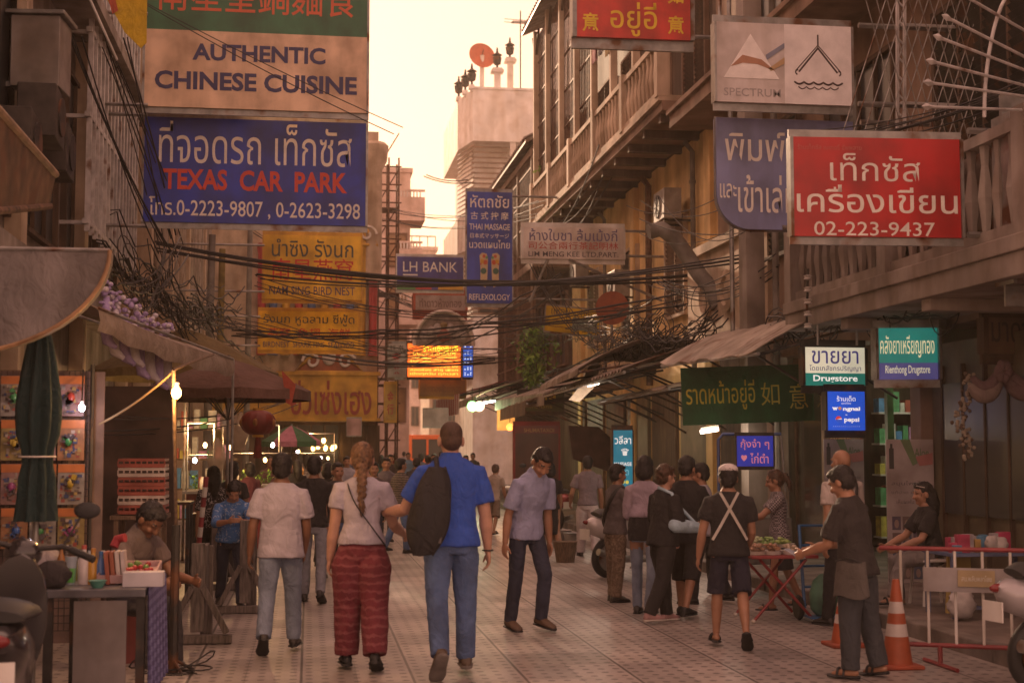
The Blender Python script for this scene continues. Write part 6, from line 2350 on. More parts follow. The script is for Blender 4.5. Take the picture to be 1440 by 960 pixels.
# orange bus far down the street
cL, cR = at(574, 610, 78), at(640, 610, 78)
zt_ = at(600, 611, 78).z
root = thing('orange_bus', 'orange minibus seen over the heads at the far end of the street', 'bus', ((cL.x + cR.x) / 2, 80, 0))
M_or = m('bus_orange', (.62, .13, .025), .4, 0, .12, 2)
mb = MB()
mb.bb((cL.x, 78, .35), (cL.x + .22, 83.5, zt_), M_or)
mb.bb((cR.x - .22, 78, .35), (cR.x, 83.5, zt_), M_or)
mb.bb((cL.x + .22, 78, zt_ - .25), (cR.x - .22, 83.5, zt_), M_or)
mb.bb((cL.x + .22, 78, .35), (cR.x - .22, 83.5, 1.05), M_or)
mb.build('body', root, bevel=.04)
mb = MB()
mb.bb((cL.x + .2, 78.06, 1.05), (cR.x - .2, 78.1, zt_ - .25), M_glass)
mb.bb((cL.x + 1.0, 78.0, 1.05), (cL.x + 1.12, 78.058, zt_ - .25), M_or)
mb.build('windscreen', root)
for x in (cL.x + .25, cR.x - .25):
    mb = MB()
    mb.lathe([(.36, -.12), (.4, 0), (.36, .12)], (x, 78.8, .4), M_black, 18, (1, 0, 0))
    mb.build('wheel', root)
    mb = MB()
    mb.ell((x, 77.99, .8), (.14, .04, .1), m('lamp_lens'))
    mb.build('headlight', root)

# ------------------------------------------------------------------ right: cart, barrier, cones, posters
def cone(label, px, py, h=.75):
    p = gnd(px, py)
    root = thing('traffic_cone', label, 'traffic cone', (p.x, p.y, 0), 'traffic cones by the barrier')
    Mo, Mw = m('cone_orange', (.36, .08, .03), .55, 0, .2, 7), m('cone_band', (.55, .5, .48), .4, 0, .15, 7)
    mb = MB()

    def r_(z):
        return .115 - .09 * z / h
    segs = [(.03, .36 * h, Mo), (.36 * h, .5 * h, Mw), (.5 * h, .62 * h, Mo), (.62 * h, .75 * h, Mw), (.75 * h, h, Mo)]
    for a, b_, mt in segs:
        mb.lathe([(r_(a), a), (r_(b_), b_)], (p.x, p.y, 0), mt, 24)
    mb.build('cone', root, smooth=40)
    mb = MB()
    mb.box((p.x, p.y, .016), (.3, .3, .03), m('cone_foot', (.34, .07, .03), .7, 0, .3, 7))
    mb.build('base', root, bevel=.01)


cone('orange traffic cone with two white bands in front of the crowd barrier', 1262, 938, .64)
cone('orange traffic cone half hidden left of the man in black', 1188, 908, .52)

A, B = at(1250, 770, 10.2), at(1475, 772, 9.8)
z1, z0 = at(1250, 770, 10.2).z, at(1250, 904, 10.2).z
root = thing('crowd_barrier', 'red railed crowd barrier with white bars and a grey name plate', 'barrier', ((A.x + B.x) / 2, 10, 0))
Mr = m('rail_red', (.24, .03, .035), .45, 0, .2, 6)


def bz(t, z):
    return V((A.x + (B.x - A.x) * t, 10.2 - .5 * t, z))


mb = MB()
for z in (z1, z0):
    mb.tube([bz(-.06, z), bz(1, z)], .017, Mr, 8)
mb.tube([bz(1, z0), bz(1, z1)], .021, Mr, 8)
mb.build('rail', root, smooth=40)
mb = MB()
for k in range(6):
    mb.tube([bz(.07 + k * .165, z0), bz(.07 + k * .165, z1)], .011, M_white, 6)
mb.build('bar', root, smooth=40)
mb = MB()
for t in (.3, .85):
    mb.tube([bz(t, z0), V((bz(t, 0).x, bz(t, 0).y, .01))], .018, Mr, 6)
    mb.tube([bz(t, 0) + V((0, -.28, .016)), bz(t, 0) + V((0, .28, .016))], .016, Mr, 6)
mb.build('foot', root)
mb = MB()
pl = [bz(.195, at(1290, 798, 10).z), bz(.80, at(1290, 798, 10).z), bz(.80, at(1290, 832, 10).z), bz(.195, at(1290, 832, 10).z)]
nv = V((-.06, -.98, 0)) * .03
mb.prism([p_ + nv for p_ in pl], (0, -.012, 0), m('plate_grey', (.36, .34, .36), .5, 0, .2, 5, streak=.2))
mb.prism([bz(.40, at(1290, 801, 10).z) + nv * 1.6, bz(.62, at(1290, 801, 10).z) + nv * 1.6, bz(.62, at(1290, 824, 10).z) + nv * 1.6, bz(.40, at(1290, 824, 10).z) + nv * 1.6], (0, -.006, 0), m('plate_gold', (.34, .26, .14), .5, 0, .2, 6))
mb.text('สน.พลับพลาไชย', bz(.51, at(1290, 812, 10).z) + nv * 1.6 + V((0, -.006, 0)), (bz(.6, 0) - bz(.51, 0)), V((0, 0, .022)), ink((.55, .5, .42)), .01)
mb.build('name_plate', root)

# roll-up posters
for k, (px0, px1, py0, py1, Y, yaw_, lab) in enumerate(((1157, 1219, 614, 800, 16.6, 3, 'roll up poster with a green bottle picture behind the bald man'), (1246, 1316, 613, 830, 15.0, -6, 'roll up poster with a grid of photos behind the seated woman'))):
    def art(mb, P, X, Z, N, hw, hh):
        def q(u0, v0, u1, v1, c_, d=.004):
            mb.prism([P(u0, v0, d), P(u1, v0, d), P(u1, v1, d), P(u0, v1, d)], N * .001, ink(c_))
        q(.06, .06, .16, .2, (.05, .05, .05))
        q(.085, .03, .135, .06, (.05, .05, .05))
        mb.prism([P(.3, .0, .004), P(.5, .0, .004), P(.66, .16, .004), P(.56, .18, .004)], N * .001, ink((.16, .24, .13)))
        mb.prism([P(.62, .12, .006), P(.98, .09, .006), P(.98, .17, .006), P(.7, .18, .006)], N * .001, ink((.45, .18, .18)))
        for r_ in range(4):
            for c_ in range(4):
                q(.1 + .22 * c_, .52 + .11 * r_, .28 + .22 * c_, .61 + .11 * r_, ((.10, .08, .13), (.16, .11, .11), (.08, .1, .16))[(r_ + c_) % 3])
                mb.prism([P(.19 + .22 * c_ + .05 * math.cos(t), .57 + .11 * r_ + .03 * math.sin(t), .008) for t in [i * .7 for i in range(9)]], N * .001, ink((.3, .22, .2)))
    sign('rollup_poster', lab, (px0, py0, px1, py1), Y, [(0, 1, (.46, .40, .42))],
         [('สมุนไพรไทย', .5, .30, .8, .035, (.12, .1, .12)), ('แก้ปวด บำรุงผิว', .5, .36, .8, .03, (.15, .12, .14)), ('เห็นผลใน 7 วัน', .5, .42, .6, .03, (.15, .12, .14)), ('Aloe', .75, .09, .3, .06, (.12, .2, .1))],
         yaw=yaw_, th=.015, frame=None, extra=art, cat='poster')

# draped cloth swags and flower garland on the timber shop
root = thing('cloth_swag', 'cream and mauve cloth swagged along the dark shop front at right', 'drapery', at(1400, 540, 13))
mb = MB()
for k, (pa_, pb_, dp) in enumerate((((1366, 540), (1408, 520), .16), ((1408, 520), (1475, 525), .2))):
    a, b_ = at(*pa_, 13), at(*pb_, 13)
    pts = sag(a, b_, dp, 18)
    mb.tube(pts, [.045 + .05 * math.sin(i / 18 * math.pi) for i in range(19)], fab('swag_cream', (.26, .20, .19)) if k == 0 else fab('swag_mauve', (.17, .11, .12)), 10)
    mb.tube([p_ + V((0, -.03, .07)) for p_ in pts], [.03 + .03 * math.sin(i / 18 * math.pi) for i in range(19)], fab('swag_mauve', (.17, .11, .12)), 10)
c = at(1410, 522, 12.9)
for k in range(6):
    mb.ell(c + V((.05 * math.cos(k), -.02, .06 * math.sin(k))), (.05, .04, .06), fab('swag_mauve', (.17, .11, .12)), 8, 6)
mb.build('cloth', root, smooth=70)
rnd = random.Random(8)
mb = MB()
for k in range(90):
    p = at(1356 + rnd.gauss(0, 5) + 6 * math.sin(k * .1), 525 + k * 1.35, 13.3)
    mb.ell(p, (.022, .022, .02), fab('petal_cream', (.36, .30, .24)) if k % 3 else fab('petal_dark', (.13, .09, .07)), 6, 5)
solo('flower_garland', 'long pale flower garland hanging down the right shop column', 'garland', mb, smooth=70)

# trader's side table on the right pavement
root, tx0, tx1, tz = table('folding table piled with trinkets behind the crowd barrier', 1338, 1475, 778, 11.8, .6, m('table_blue', (.10, .13, .24), .6, 0, .2, 5), 'folding_table')
rnd = random.Random(31)
for k in range(22):
    x = tx0 + .05 + rnd.uniform(0, tx1 - tx0 - .12)
    y = 11.85 + rnd.uniform(0, .4)
    h = rnd.uniform(.04, .16)
    kk = rnd.randrange(4)
    colr = [(.45, .05, .12), (.4, .36, .38), (.45, .3, .1), (.1, .25, .4)][kk]
    mb = MB()
    mb.box((x, y, tz + h / 2 + .001), (rnd.uniform(.05, .12), .07, h), m('packet_tone_%d' % kk, colr, .4, 0, .25, 12))
    solo('packet', '%s packet in the jumble on the folding table' % ('crimson', 'silver', 'amber', 'blue')[kk], 'packet', mb, '%s packets on the folding table' % ('crimson', 'silver', 'amber', 'blue')[kk], bevel=.004)
for k, (px, py, r_) in enumerate(((1395, 762, .055), (1407, 765, .06), (1352, 850, .11))):
    c = at(px, py, 11.7)
    mb = MB()
    rg = [[c + V((math.cos(a) * r_ * (.3 + .8 * math.sin(t)) * (1 + .18 * math.sin(a * 4 + t * 6)), math.sin(a) * r_ * .7 * math.sin(t + .2), -r_ * 1.1 * math.cos(t))) for a in [j * 6.28318 / 18 for j in range(18)]] for t in [.15 + i * .3 for i in range(10)]]
    mb.loft(rg, m('white_bag', (.5, .46, .45), .35, 0, .2, 9, alpha=.85))
    solo('plastic_bag', '%s white plastic bag by the folding table on the right' % ('smaller', 'crumpled', 'knotted low')[k], 'bag', mb, 'white bags by the folding table', smooth=60)
mb = MB()
a, b_ = gnd(1352, 882), at(1368, 815, 11.2)
mb.prism([(a.x - .14, a.y, .02), (a.x + .1, a.y, .02), (a.x + .2, a.y + .2, .62), (a.x - .02, a.y + .2, .62)], (0, .03, 0), m('yellow_board', (.42, .30, .09), .7, 0, .2, 4))
solo('yellow_board', 'pale yellow board leaning behind the barrier bars', 'board', mb)
# white stool
p = gnd(1312, 850, .125)
root = thing('plastic_stool', 'white stool under the seated woman', 'stool', (p.x, p.y, .125))
mb = MB()
mb.box((p.x, p.y, .55), (.34, .34, .03), M_white)
mb.build('seat', root, bevel=.01)
for sx_ in (-1, 1):
    for sy_ in (-1, 1):
        mb = MB()
        mb.tube([(p.x + sx_ * .13, p.y + sy_ * .13, .535), (p.x + sx_ * .16, p.y + sy_ * .16, .127)], .014, M_white, 8)
        mb.build('leg', root)
mb = MB()
for s_ in (-1, 1):
    mb.tube([(p.x - .145, p.y + s_ * .145, .33), (p.x + .145, p.y + s_ * .145, .33)], .009, M_white, 6)
mb.build('stretcher', root)
STOOL = p.copy()

# red folding table with fruit trays
p0 = gnd(1090, 872)
tzz = at(1090, 778, p0.y).z
xa, xb = at(1046, 778, p0.y).x, at(1138, 778, p0.y).x
root = thing('fruit_table', 'red legged folding table carrying trays of cut fruit', 'table', (p0.x, p0.y, 0))
mb = MB()
mb.bb((xa, p0.y - .25, tzz - .03), (xb, p0.y + .45, tzz), Mr)
mb.build('tabletop', root, bevel=.006)
for y in (p0.y - .18, p0.y + .38):
    for s_ in (-1, 1):
        mb = MB()
        xm, hw = (xa + xb) / 2, (xb - xa) * .46
        mb.tube([(xm - s_ * hw * .75, y + s_ * .012, tzz - .04), (xm + s_ * hw, y + s_ * .012, .02)], .014, Mr, 8)
        mb.ell((xm + s_ * hw, y + s_ * .012, .02), (.022, .022, .02), M_white)
        mb.build('leg', root)
rnd = random.Random(77)
for k, (px, py, col, lab) in enumerate(((1058, 756, (.42, .46, .28), 'leafy white vegetables'), (1078, 752, (.25, .4, .12), 'green fruit slices'), (1102, 754, (.33, .45, .14), 'light green fruit'), (1062, 771, (.42, .26, .18), 'brownish cut fruit'), (1085, 772, (.36, .2, .12), 'wrapped brown snacks'), (1112, 772, (.5, .4, .3), 'pale peeled fruit'))):
    c = at(px, py, p0.y - .1 + (.22 if k < 3 else 0))
    z = tzz + (.05 if k < 3 else .002)
    root = thing('food_tray', 'clear tray of %s on the red fruit table' % lab, 'food tray', (c.x, c.y, z), 'food trays on the fruit table')
    mb = MB()
    mb.lathe([(.085, 0), (.1, .035), (.105, .036), (.0, .006)], (c.x, c.y, z), M_white, 16)
    mb.build('tray', root)
    mb = MB()
    for i in range(22):
        mb.ell((c.x + rnd.gauss(0, .035), c.y + rnd.gauss(0, .035), z + .03 + rnd.uniform(0, .06)), (rnd.uniform(.015, .032), .02, rnd.uniform(.01, .02)), m('food_%d' % k, col, .35, 0, .35, 25), 8, 6)
    mb.build('food', root, smooth=60)
root = thing('fruit_cart', 'metal food cart with a blue bent pipe hood holding the blue menu board', 'cart', ((xa + xb) / 2, p0.y + 1.6, 0))
mb = MB()
ym = p0.y + 2.2
a, b_ = at(1010, 610, ym), at(1098, 610, ym)
mb.tube([(a.x, ym, .1), (a.x, ym, a.z - .06), (a.x + .05, ym, a.z), (b_.x, ym, a.z + .0)], .018, m('pipe_blue', (.05, .10, .25), .45, 0, .2, 6), 8)
mb.tube([(b_.x, ym, a.z), (b_.x + .1, ym + .05, .6)], .014, M_steel, 8)
mb.build('hood_frame', root, smooth=50)
mb = MB()
mb.bb((a.x, ym - .2, .35), (b_.x + .05, ym + .6, .85), m('cart_steel', (.2, .19, .18), .35, .6, .3, 5))
mb.build('body', root, bevel=.015)
mb = MB()
mb.tube([V((a.x - .02, ym + .1 + .3 * math.cos(t), .32 + .3 * math.sin(t))) for t in [j * 6.28318 / 28 for j in range(28)]], .02, M_black, 8, closed=True)
for j in range(14):
    t = j * 6.28318 / 14
    mb.tube([(a.x - .02, ym + .1, .32), (a.x - .02, ym + .1 + .29 * math.cos(t), .32 + .29 * math.sin(t))], .003, M_chrome, 4)
mb.build('wheel', root)
# blue sack truck
p = gnd(1155, 872)
root = thing('hand_truck', 'blue hand truck standing beside the fruit table', 'hand truck', (p.x, p.y, 0))
mb = MB()
Mb = m('truck_blue', (.03, .12, .30), .4, 0, .2, 6)
for s_ in (-.16, .16):
    mb.tube([(p.x + s_, p.y, .12), (p.x + s_, p.y + .12, .88)], .016, Mb, 8)
for t in (.25, .5, .75, .99):
    mb.tube([(p.x - .16, p.y + .12 * t, .12 + .76 * t), (p.x + .16, p.y + .12 * t, .12 + .76 * t)], .012, Mb, 8)
mb.box((p.x, p.y - .12, .05), (.36, .25, .012), Mb)
mb.build('frame', root)
for s_ in (-.2, .2):
    mb = MB()
    mb.lathe([(.1, -.025), (.12, 0), (.1, .025)], (p.x + s_, p.y + .05, .12), M_black, 16, (1, 0, 0))
    mb.build('wheel', root, smooth=40)
mb = MB()
mb.loft([[V((p.x + .14 * math.cos(a) * q, p.y - .1 + .1 * math.sin(a) * q, .06 + z)) for a in [j * 6.28318 / 14 for j in range(14)]] for q, z in ((.6, 0), (1, .06), (1.05, .2), (.8, .32), (.3, .38))], m('sack_green', (.08, .2, .14), .6, 0, .3, 9))
solo('green_sack', 'knotted green sack riding on the blue hand truck', 'sack', mb, smooth=60)
# hanging lamps on the right
for k, (px, py, Y, col, lab) in enumerate(((664, 571, 38, (.3, 1, .3), 'green lit globe lamp under the striped awning'), (674, 571, 38.2, (1, .75, .45), 'warm white globe lamp beside the green one'), (717, 600, 33, (1, .25, .05), 'small orange red lamp left of the maroon panel'))):
    c = at(px, py, Y)
    root = thing('globe_lamp', lab, 'lamp', c)
    mb = MB()
    mb.ell(c, (.14 if k < 2 else .09,) * 3, m('globe_%d' % k, col, .4, 0, 0, emit=1.6, ecol=col), 14, 10)
    mb.build('globe', root, smooth=60)
    mb = MB()
    mb.tube([c + V((0, 0, .1)), c + V((0, 0, .5))], .01, M_cable, 5)
    mb.build('cord', root)
    l_ = bpy.data.lights.new('globe_light', 'POINT')
    l_.energy, l_.color, l_.shadow_soft_size = 22, ((.5, 1, .5), (1, .7, .4), (1, .4, .15))[k], .15
    o = bpy.data.objects.new('globe_light', l_)
    COL.objects.link(o)
    o.location = c + V((-.1, -.3, -.2))
for k, (px, py, px2, Y, lab) in enumerate(((672, 567, 698, 39, 'white strip light under the striped awning'), (826, 542, 842, 26, 'short strip light beneath the pale awning'), (985, 607, 1010, 19.5, 'strip light behind the fruit cart hood'))):
    a, b_ = at(px, py, Y), at(px2, py - 4, Y)
    mb = MB()
    mb.tube([a, b_], .03, M_cool if k == 0 else m('strip_dim', (1, .8, .7), .4, 0, 0, emit=2.5, ecol=(1, .75, .62)), 8)
    mb.beam(a + V((0, 0, .045)), b_ + V((0, 0, .045)), .05, .03, M_white)
    solo('strip_light', lab, 'lamp', mb)
    l_ = bpy.data.lights.new('strip_glow', 'POINT')
    l_.energy, l_.color, l_.shadow_soft_size = (24, 30, 14)[k], (1, .78, .58), .2
    o = bpy.data.objects.new('strip_glow', l_)
    COL.objects.link(o)
    o.location = (a + b_) / 2 + V((0, -.1, -.15))
mb = MB()
a = at(687, 580, 40)
mb.bb((a.x + .25, 40, a.z - .5), (a.x + .75, 40.1, a.z + .3), m('menu_amber', (.6, .25, .05), .5, 0, .2, 6, emit=.5))
solo('amber_light_box', 'small amber lit box sign hanging right of the globe lamps', 'sign', mb)
# potted bins / pails on the right kerb
for k, (px, py) in enumerate(((795, 790), (808, 775), (789, 770))):
    p = gnd(px, py)
    mb = MB()
    mb.lathe([(.13, 0), (.17, .28), (.18, .29), (.15, .27), (.0, .26)], (p.x, p.y, 0), M_steel if k else M_wood, 16)
    solo('bucket', '%s bucket at the kerb behind the man in white trousers' % ('brown', 'nearer steel', 'farther steel')[k], 'bucket', mb, smooth=40)
# air conditioners and meter box on the left facade
root = thing('meter_cabinet', 'grey metal cabinet fixed high on the left facade', 'cabinet', at(58, 80, 17))
mb = MB()
c = at(58, 80, 16.8)
mb.box(c, (.55, .55, .82), m('cabinet_grey', (.34, .31, .30), .5, .2, .2, 4, streak=.3), rz=-4)
mb.box(c + V((0, 0, .44)), (.66, .66, .05), M_steel, rz=-4)
mb.build('case', root, bevel=.01)
mb = MB()
mb.beam(c + V((0, .1, -.3)), V((-3.5, c.y + .1, c.z - .3)), .06, .06, M_steel)
mb.beam(c + V((0, -.1, -.36)), c + V((-.7, -.1, -.36)), .06, .06, M_steel)
mb.build('bracket', root)
for k, (px, py, Y) in enumerate(((58, 165, 16.6), (22, 200, 15.6), (75, 215, 18))):
    c = at(px, py, Y)
    root = thing('air_conditioner', 'dark sooty air conditioner unit %s on the left facade' % ('below the grey cabinet', 'nearest the left edge', 'lowest and darkest')[k], 'air conditioner', c, 'air conditioners on the left facade')
    mb = MB()
    mb.box(c, (.42, .85, .6), m('soot_metal', (.055, .045, .04), .6, .2, .4, 5), rz=3)
    mb.build('case', root, bevel=.015)
    mb = MB()
    mb.lathe([(.22, 0), (.22, .02), (.2, .02), (.05, .02)], c + V((.22, 0, 0)), M_dark, 18, (1, 0, 0))
    for q in range(8):
        mb.tube([c + V((.235, .22 * math.cos(q * .785), .22 * math.sin(q * .785))), c + V((.235, 0, 0))], .006, M_dark, 4)
    mb.build('fan_guard', root)
    for d in (-.3, .3):
        mb = MB()
        mb.beam(c + V((-.1, d, -.32)), V((-3.5, c.y + d, c.z - .32)), .04, .04, M_dark)
        mb.build('bracket', root)
# scorched sheet awnings over the left shop, close to the camera
root = thing('rusty_awning', 'scorched tan sheet awning slanting across the upper left edge', 'awning', at(30, 240, 11))
mb = MB()
A = [at(-30, 130, 10), at(78, 250, 13), at(70, 290, 13), at(-40, 300, 10)]
g = []
for i in range(21):
    t = i / 20
    a, b_ = A[0].lerp(A[1], t), A[3].lerp(A[2], t)
    g.append([a.lerp(b_, s / 6) + V((0, 0, .02 * (1 if i % 4 < 2 else -1))) for s in range(7)])
mb.sheet(g, .012, m('scorched_sheet', (.27, .16, .09), .6, .2, .45, 4, streak=.5, rust=.5))
mb.build('sheet', root)
mb = MB()
mb.tube([A[0] + V((0, 0, .03)), A[1] + V((0, 0, .03))], .035, m('edge_tan', (.34, .22, .14), .6, .1, .3, 5), 8)
mb.tube([A[3], A[2]], .03, M_rust, 8)
mb.build('edge', root)
# yellow flags
for k, pts in enumerate((((140, -20), (175, 45), (198, 68), (206, 60), (207, -20)),)):
    root = thing('yellow_flag', 'yellow flag with a red square hanging at the upper left', 'flag', at(180, 20, 18.5))
    mb = MB()
    c = [at(px, py, 18.5) for px, py in pts]
    mb.prism(c, (0, .02, 0), fab('flag_yellow', (.60, .40, .025)))
    sq = [at(px, py, 18.48) for px, py in ((150, -10), (158, 20), (166, 15), (160, -12))]
    mb.prism(sq, (0, .008, 0), fab('flag_square', (.45, .1, .06)))
    mb.build('cloth', root)
    mb = MB()
    a = at(135, -30, 18.5)
    mb.tube([at(118, -20, 18.6), at(165, 85, 18.6)], .018, M_white, 6)
    mb.build('staff', root)
# tall bamboo poles / posts against the left houses
for k, (px, Y, py) in enumerate(((290, 29, 330), (305, 31, 350), (345, 38, 300))):
    a = at(px, 640, Y)
    mb = MB()
    mb.tube([(a.x, Y, 0), (a.x + .05, Y, at(px, py, Y).z)], [.09, .07], M_conc if k != 1 else m('pole_ochre', (.25, .19, .06), .7, 0, .3, 5), 10)
    solo('utility_pole', '%s utility pole beside the sheet clad left house' % ('grey concrete', 'short ochre', 'far grey')[k], 'pole', mb, smooth=40)

# clutter on the right facades: air conditioners, downpipes, washing
for k, (x, y, z, lab) in enumerate(((6.72, 26.2, 6.2, 'on the yellow wall under the timber balcony'), (6.72, 30.6, 5.2, 'lower on the yellow wall beside a shuttered window'), (6.72, 35.2, 6.0, 'at the far end of the yellow wall'))):
    root = thing('air_conditioner', 'pale grimy air conditioner unit ' + lab, 'air conditioner', (x, y, z), 'air conditioners on the right facades')
    mb = MB()
    mb.box((x, y, z), (.34, .82, .58), m('grimy_enamel', (.40, .36, .32), .55, .1, .3, 4, streak=.4))
    mb.build('case', root, bevel=.015)
    mb = MB()
    mb.lathe([(.22, 0), (.22, .02), (.2, .02), (.05, .02)], (x - .17, y + .1, z), M_dark, 18, (-1, 0, 0))
    for q in range(8):
        mb.tube([(x - .19, y + .1 + .22 * math.cos(q * .785), z + .22 * math.sin(q * .785)), (x - .19, y + .1, z)], .006, M_dark, 4)
    mb.build('fan_guard', root)
    for d in (-.3, .3):
        mb = MB()
        mb.beam((x - .15, y + d, z - .31), (7.1, y + d, z - .31), .04, .04, M_dark)
        mb.build('bracket', root)
for k, (y, r_, mt, lab) in enumerate(((25.4, .05, M_conc, 'grey'), (28.9, .07, M_rust, 'rusty'), (33.4, .045, M_conc, 'thin pale'))):
    mb = MB()
    mb.tube([(7.0, y, 2.9), (7.0, y, 7.1), (6.9, y + .15, 7.3)], r_, mt, 8)
    for z in (3.5, 5, 6.5):
        mb.lathe([(r_ * 1.3, 0), (r_ * 1.3, .06)], (7.0, y, z), mt, 8)
    solo('downpipe', lab + ' drainpipe on the yellow wall of the old house', 'pipe', mb, smooth=40)
rnd = random.Random(4)
mb = MB()
mb.tube(sag((5.97, 25.2, 10.6), (5.97, 30.0, 10.6), .08), .008, M_cable, 5)
solo('washing_line', 'washing line strung between two balcony posts', 'line', mb)
for k in range(6):
    y = 25.6 + k * .72
    colr, nm = (((.5, .45, .44), 'white'), ((.12, .16, .28), 'blue'), ((.4, .12, .1), 'red'), ((.45, .36, .2), 'tan'), ((.2, .2, .2), 'grey'), ((.5, .3, .3), 'pink'))[k]
    wd, hh_ = rnd.uniform(.4, .6), rnd.uniform(.6, .95)
    mb = MB()
    zt_ = 10.6 - .32 * ((y - 25.2) / 4.8) * (1 - (y - 25.2) / 4.8) + .0
    g = [[V((5.97 + .03 * math.sin(u * 9 + k) * (v_ / 6), y + wd * u / 8 * (1 - .08 * v_ / 6), zt_ - hh_ * v_ / 6)) for v_ in range(7)] for u in range(9)]
    vs = [p_ for r2 in g for p_ in r2]
    mb.add(vs + [p_ + V((.008, 0, 0)) for p_ in vs], [(i * 7 + j, (i + 1) * 7 + j, (i + 1) * 7 + j + 1, i * 7 + j + 1) for i in range(8) for j in range(6)] + [(63 + i * 7 + j + 1, 63 + (i + 1) * 7 + j + 1, 63 + (i + 1) * 7 + j, 63 + i * 7 + j) for i in range(8) for j in range(6)], fab('washing_' + nm, colr))
    solo('hanging_cloth', nm + ' washing hung on the line of the timber balcony', 'laundry', mb, 'washing on the balcony line', smooth=70)
# ------------------------------------------------------------------ cables
def cables(label, a, b_, n, drop, spread, r=.014, seed=0, loops=0, name='cable_bundle', wob=.0):
    rnd = random.Random(seed)
    mb = MB()
    for k in range(n):
        o1 = V((rnd.uniform(-1, 1), rnd.uniform(-1, 1), rnd.uniform(-1, 1))) * spread
        o2 = V((rnd.uniform(-1, 1), rnd.uniform(-1, 1), rnd.uniform(-1, 1))) * spread
        pts = sag(V(a) + o1, V(b_) + o2, drop * rnd.uniform(.8, 1.25), 18)
        if wob:
            pts = [p + V((0, 0, wob * noise.noise(V((i * .5, k * 3.3, seed))))) for i, p in enumerate(pts)]
        mb.tube(pts, r * rnd.uniform(.6, 1.2), M_cable, 5)
    for k in range(loops):
        t = rnd.random()
        c = V(a).lerp(V(b_), t) - V((0, 0, drop * 4 * t * (1 - t) + .1))
        rr = rnd.uniform(.12, .3)
        d = (V(b_) - V(a)).normalized()
        mb.tube([c + d * rr * math.cos(q) * 1.3 + V((0, 0, rr * math.sin(q))) + V((0, .05 * math.sin(q * 2 + k), 0)) for q in [j * .45 for j in range(15)]], r * .7, M_cable, 5)
    return solo(name, label, 'cables', mb, 'overhead cables')


cables('thick black cable bundle crossing below the blue car park sign', at(225, 346, 27), at(1010, 384, 25.5), 6, .36, .10, .022, 1)
cables('cable bundle sagging past the LH BANK and massage signs', at(360, 386, 31), at(1060, 360, 21.5), 4, .3, .09, .018, 2)
cables('cable bundle crossing low in front of the orange screen', at(330, 470, 31), at(960, 420, 23), 5, .25, .12, .016, 3, wob=.08)
cables('cables strung over the gold fascia of the restaurant', at(362, 480, 36), at(700, 505, 36), 4, .3, .12, .02, 4)
cables('two thin wires crossing in front of the cream sign', at(80, -60, 20.5), at(560, 185, 20), 2, .1, .08, .008, 5)
cables('thin wires from the pink flats to the white tower', at(597, 245, 60), at(660, 255, 60), 2, .15, .15, .025, 6)
cables('fan of wires running up the left facade from the pole knot', at(250, 345, 22.5), at(165, 60, 20.8), 7, -.1, .25, .012, 7)
cables('wires trailing from the pole knot down the left stalls', at(250, 345, 22.5), at(180, 420, 15), 9, .25, .2, .010, 8, 6)
cables('dense tangle of wires on the left house above the parasols', at(175, 380, 18), at(320, 430, 26), 16, .18, .35, .011, 9, 16, wob=.25)
cables('black wires slanting down across the window bars', at(100, 50, 19), at(235, 350, 21.6), 4, .15, .12, .014, 10)
cables('cable tangle with loops hanging round the carved parapet', at(890, 455, 24), at(1010, 445, 20.5), 14, .28, .16, .012, 11, 14, wob=.15)
cables('drooping wires between the bent duct and the concrete column', at(930, 400, 24), at(1085, 372, 19.4), 8, .3, .2, .010, 12, 4)
cables('heavy cable bundle under the balcony of the drugstore house', at(1090, 455, 17.8), at(1460, 322, 11.4), 12, .14, .14, .014, 13, 6, wob=.2)
cables('loose wire nest below the slab over the drugstore box', at(1110, 452, 17.2), at(1330, 425, 13.5), 10, .05, .10, .009, 14, 5, wob=.12)
cables('single wires swooping behind the red sign', at(880, 300, 24), at(1120, 250, 17), 5, .4, .5, .008, 15)
cables('black wires crossing between the faded white and red signs', at(1150, 200, 13.4), at(1460, 110, 12.0), 6, .08, .10, .009, 16)
cables('wires drooping along the long timber balcony', at(860, 215, 29), at(770, 330, 34), 5, .4, .3, .012, 17)
cables('cable run along the awning tops of the right row', at(700, 545, 45), at(905, 480, 26), 8, .2, .25, .016, 18, 8, wob=.25)
cables('wires hung from the LIM MENG KEE sign to the awnings', at(760, 365, 28.6), at(850, 480, 27), 6, .3, .4, .010, 19, 5)
cables('telephone wires over the pipe scaffolding', at(365, 300, 45), at(600, 440, 50), 7, .3, .5, .018, 20)
cables('cable bundle crossing at the height of the emblem sign', at(545, 510, 44), at(790, 395, 29), 5, .25, .2, .016, 21, wob=.1)
cables('wires along the left awning rack', at(240, 440, 20), at(365, 520, 33), 8, .12, .3, .012, 22, 6, wob=.2)
cables('low wires beneath the brown parasols', at(140, 600, 12), at(420, 560, 24), 4, .12, .12, .008, 23)
cables('thin wires swagged from the gold signs over to the yellow Thai sign', at(370, 400, 33), at(765, 440, 31), 4, .35, .2, .010, 31)
cables('wires crossing in front of the restaurant gable', at(250, 430, 24), at(720, 500, 40), 6, .3, .2, .012, 32, wob=.1)
cables('looped cable coil hanging over the dark iron awning', at(830, 470, 26.5), at(940, 452, 22.5), 10, .22, .2, .012, 33, 16, wob=.2)
cables('wires running along the yellow wall above the awnings', at(720, 470, 40), at(900, 440, 25), 9, .15, .35, .012, 34, 8, wob=.2)
cables('high wires from the long balcony over to the scaffolding', at(540, 300, 50), at(770, 290, 36), 5, .4, .3, .014, 35)
cables('wires dropping behind the lilac garlands', at(165, 330, 18), at(300, 470, 22), 10, .2, .4, .010, 36, 10, wob=.3)
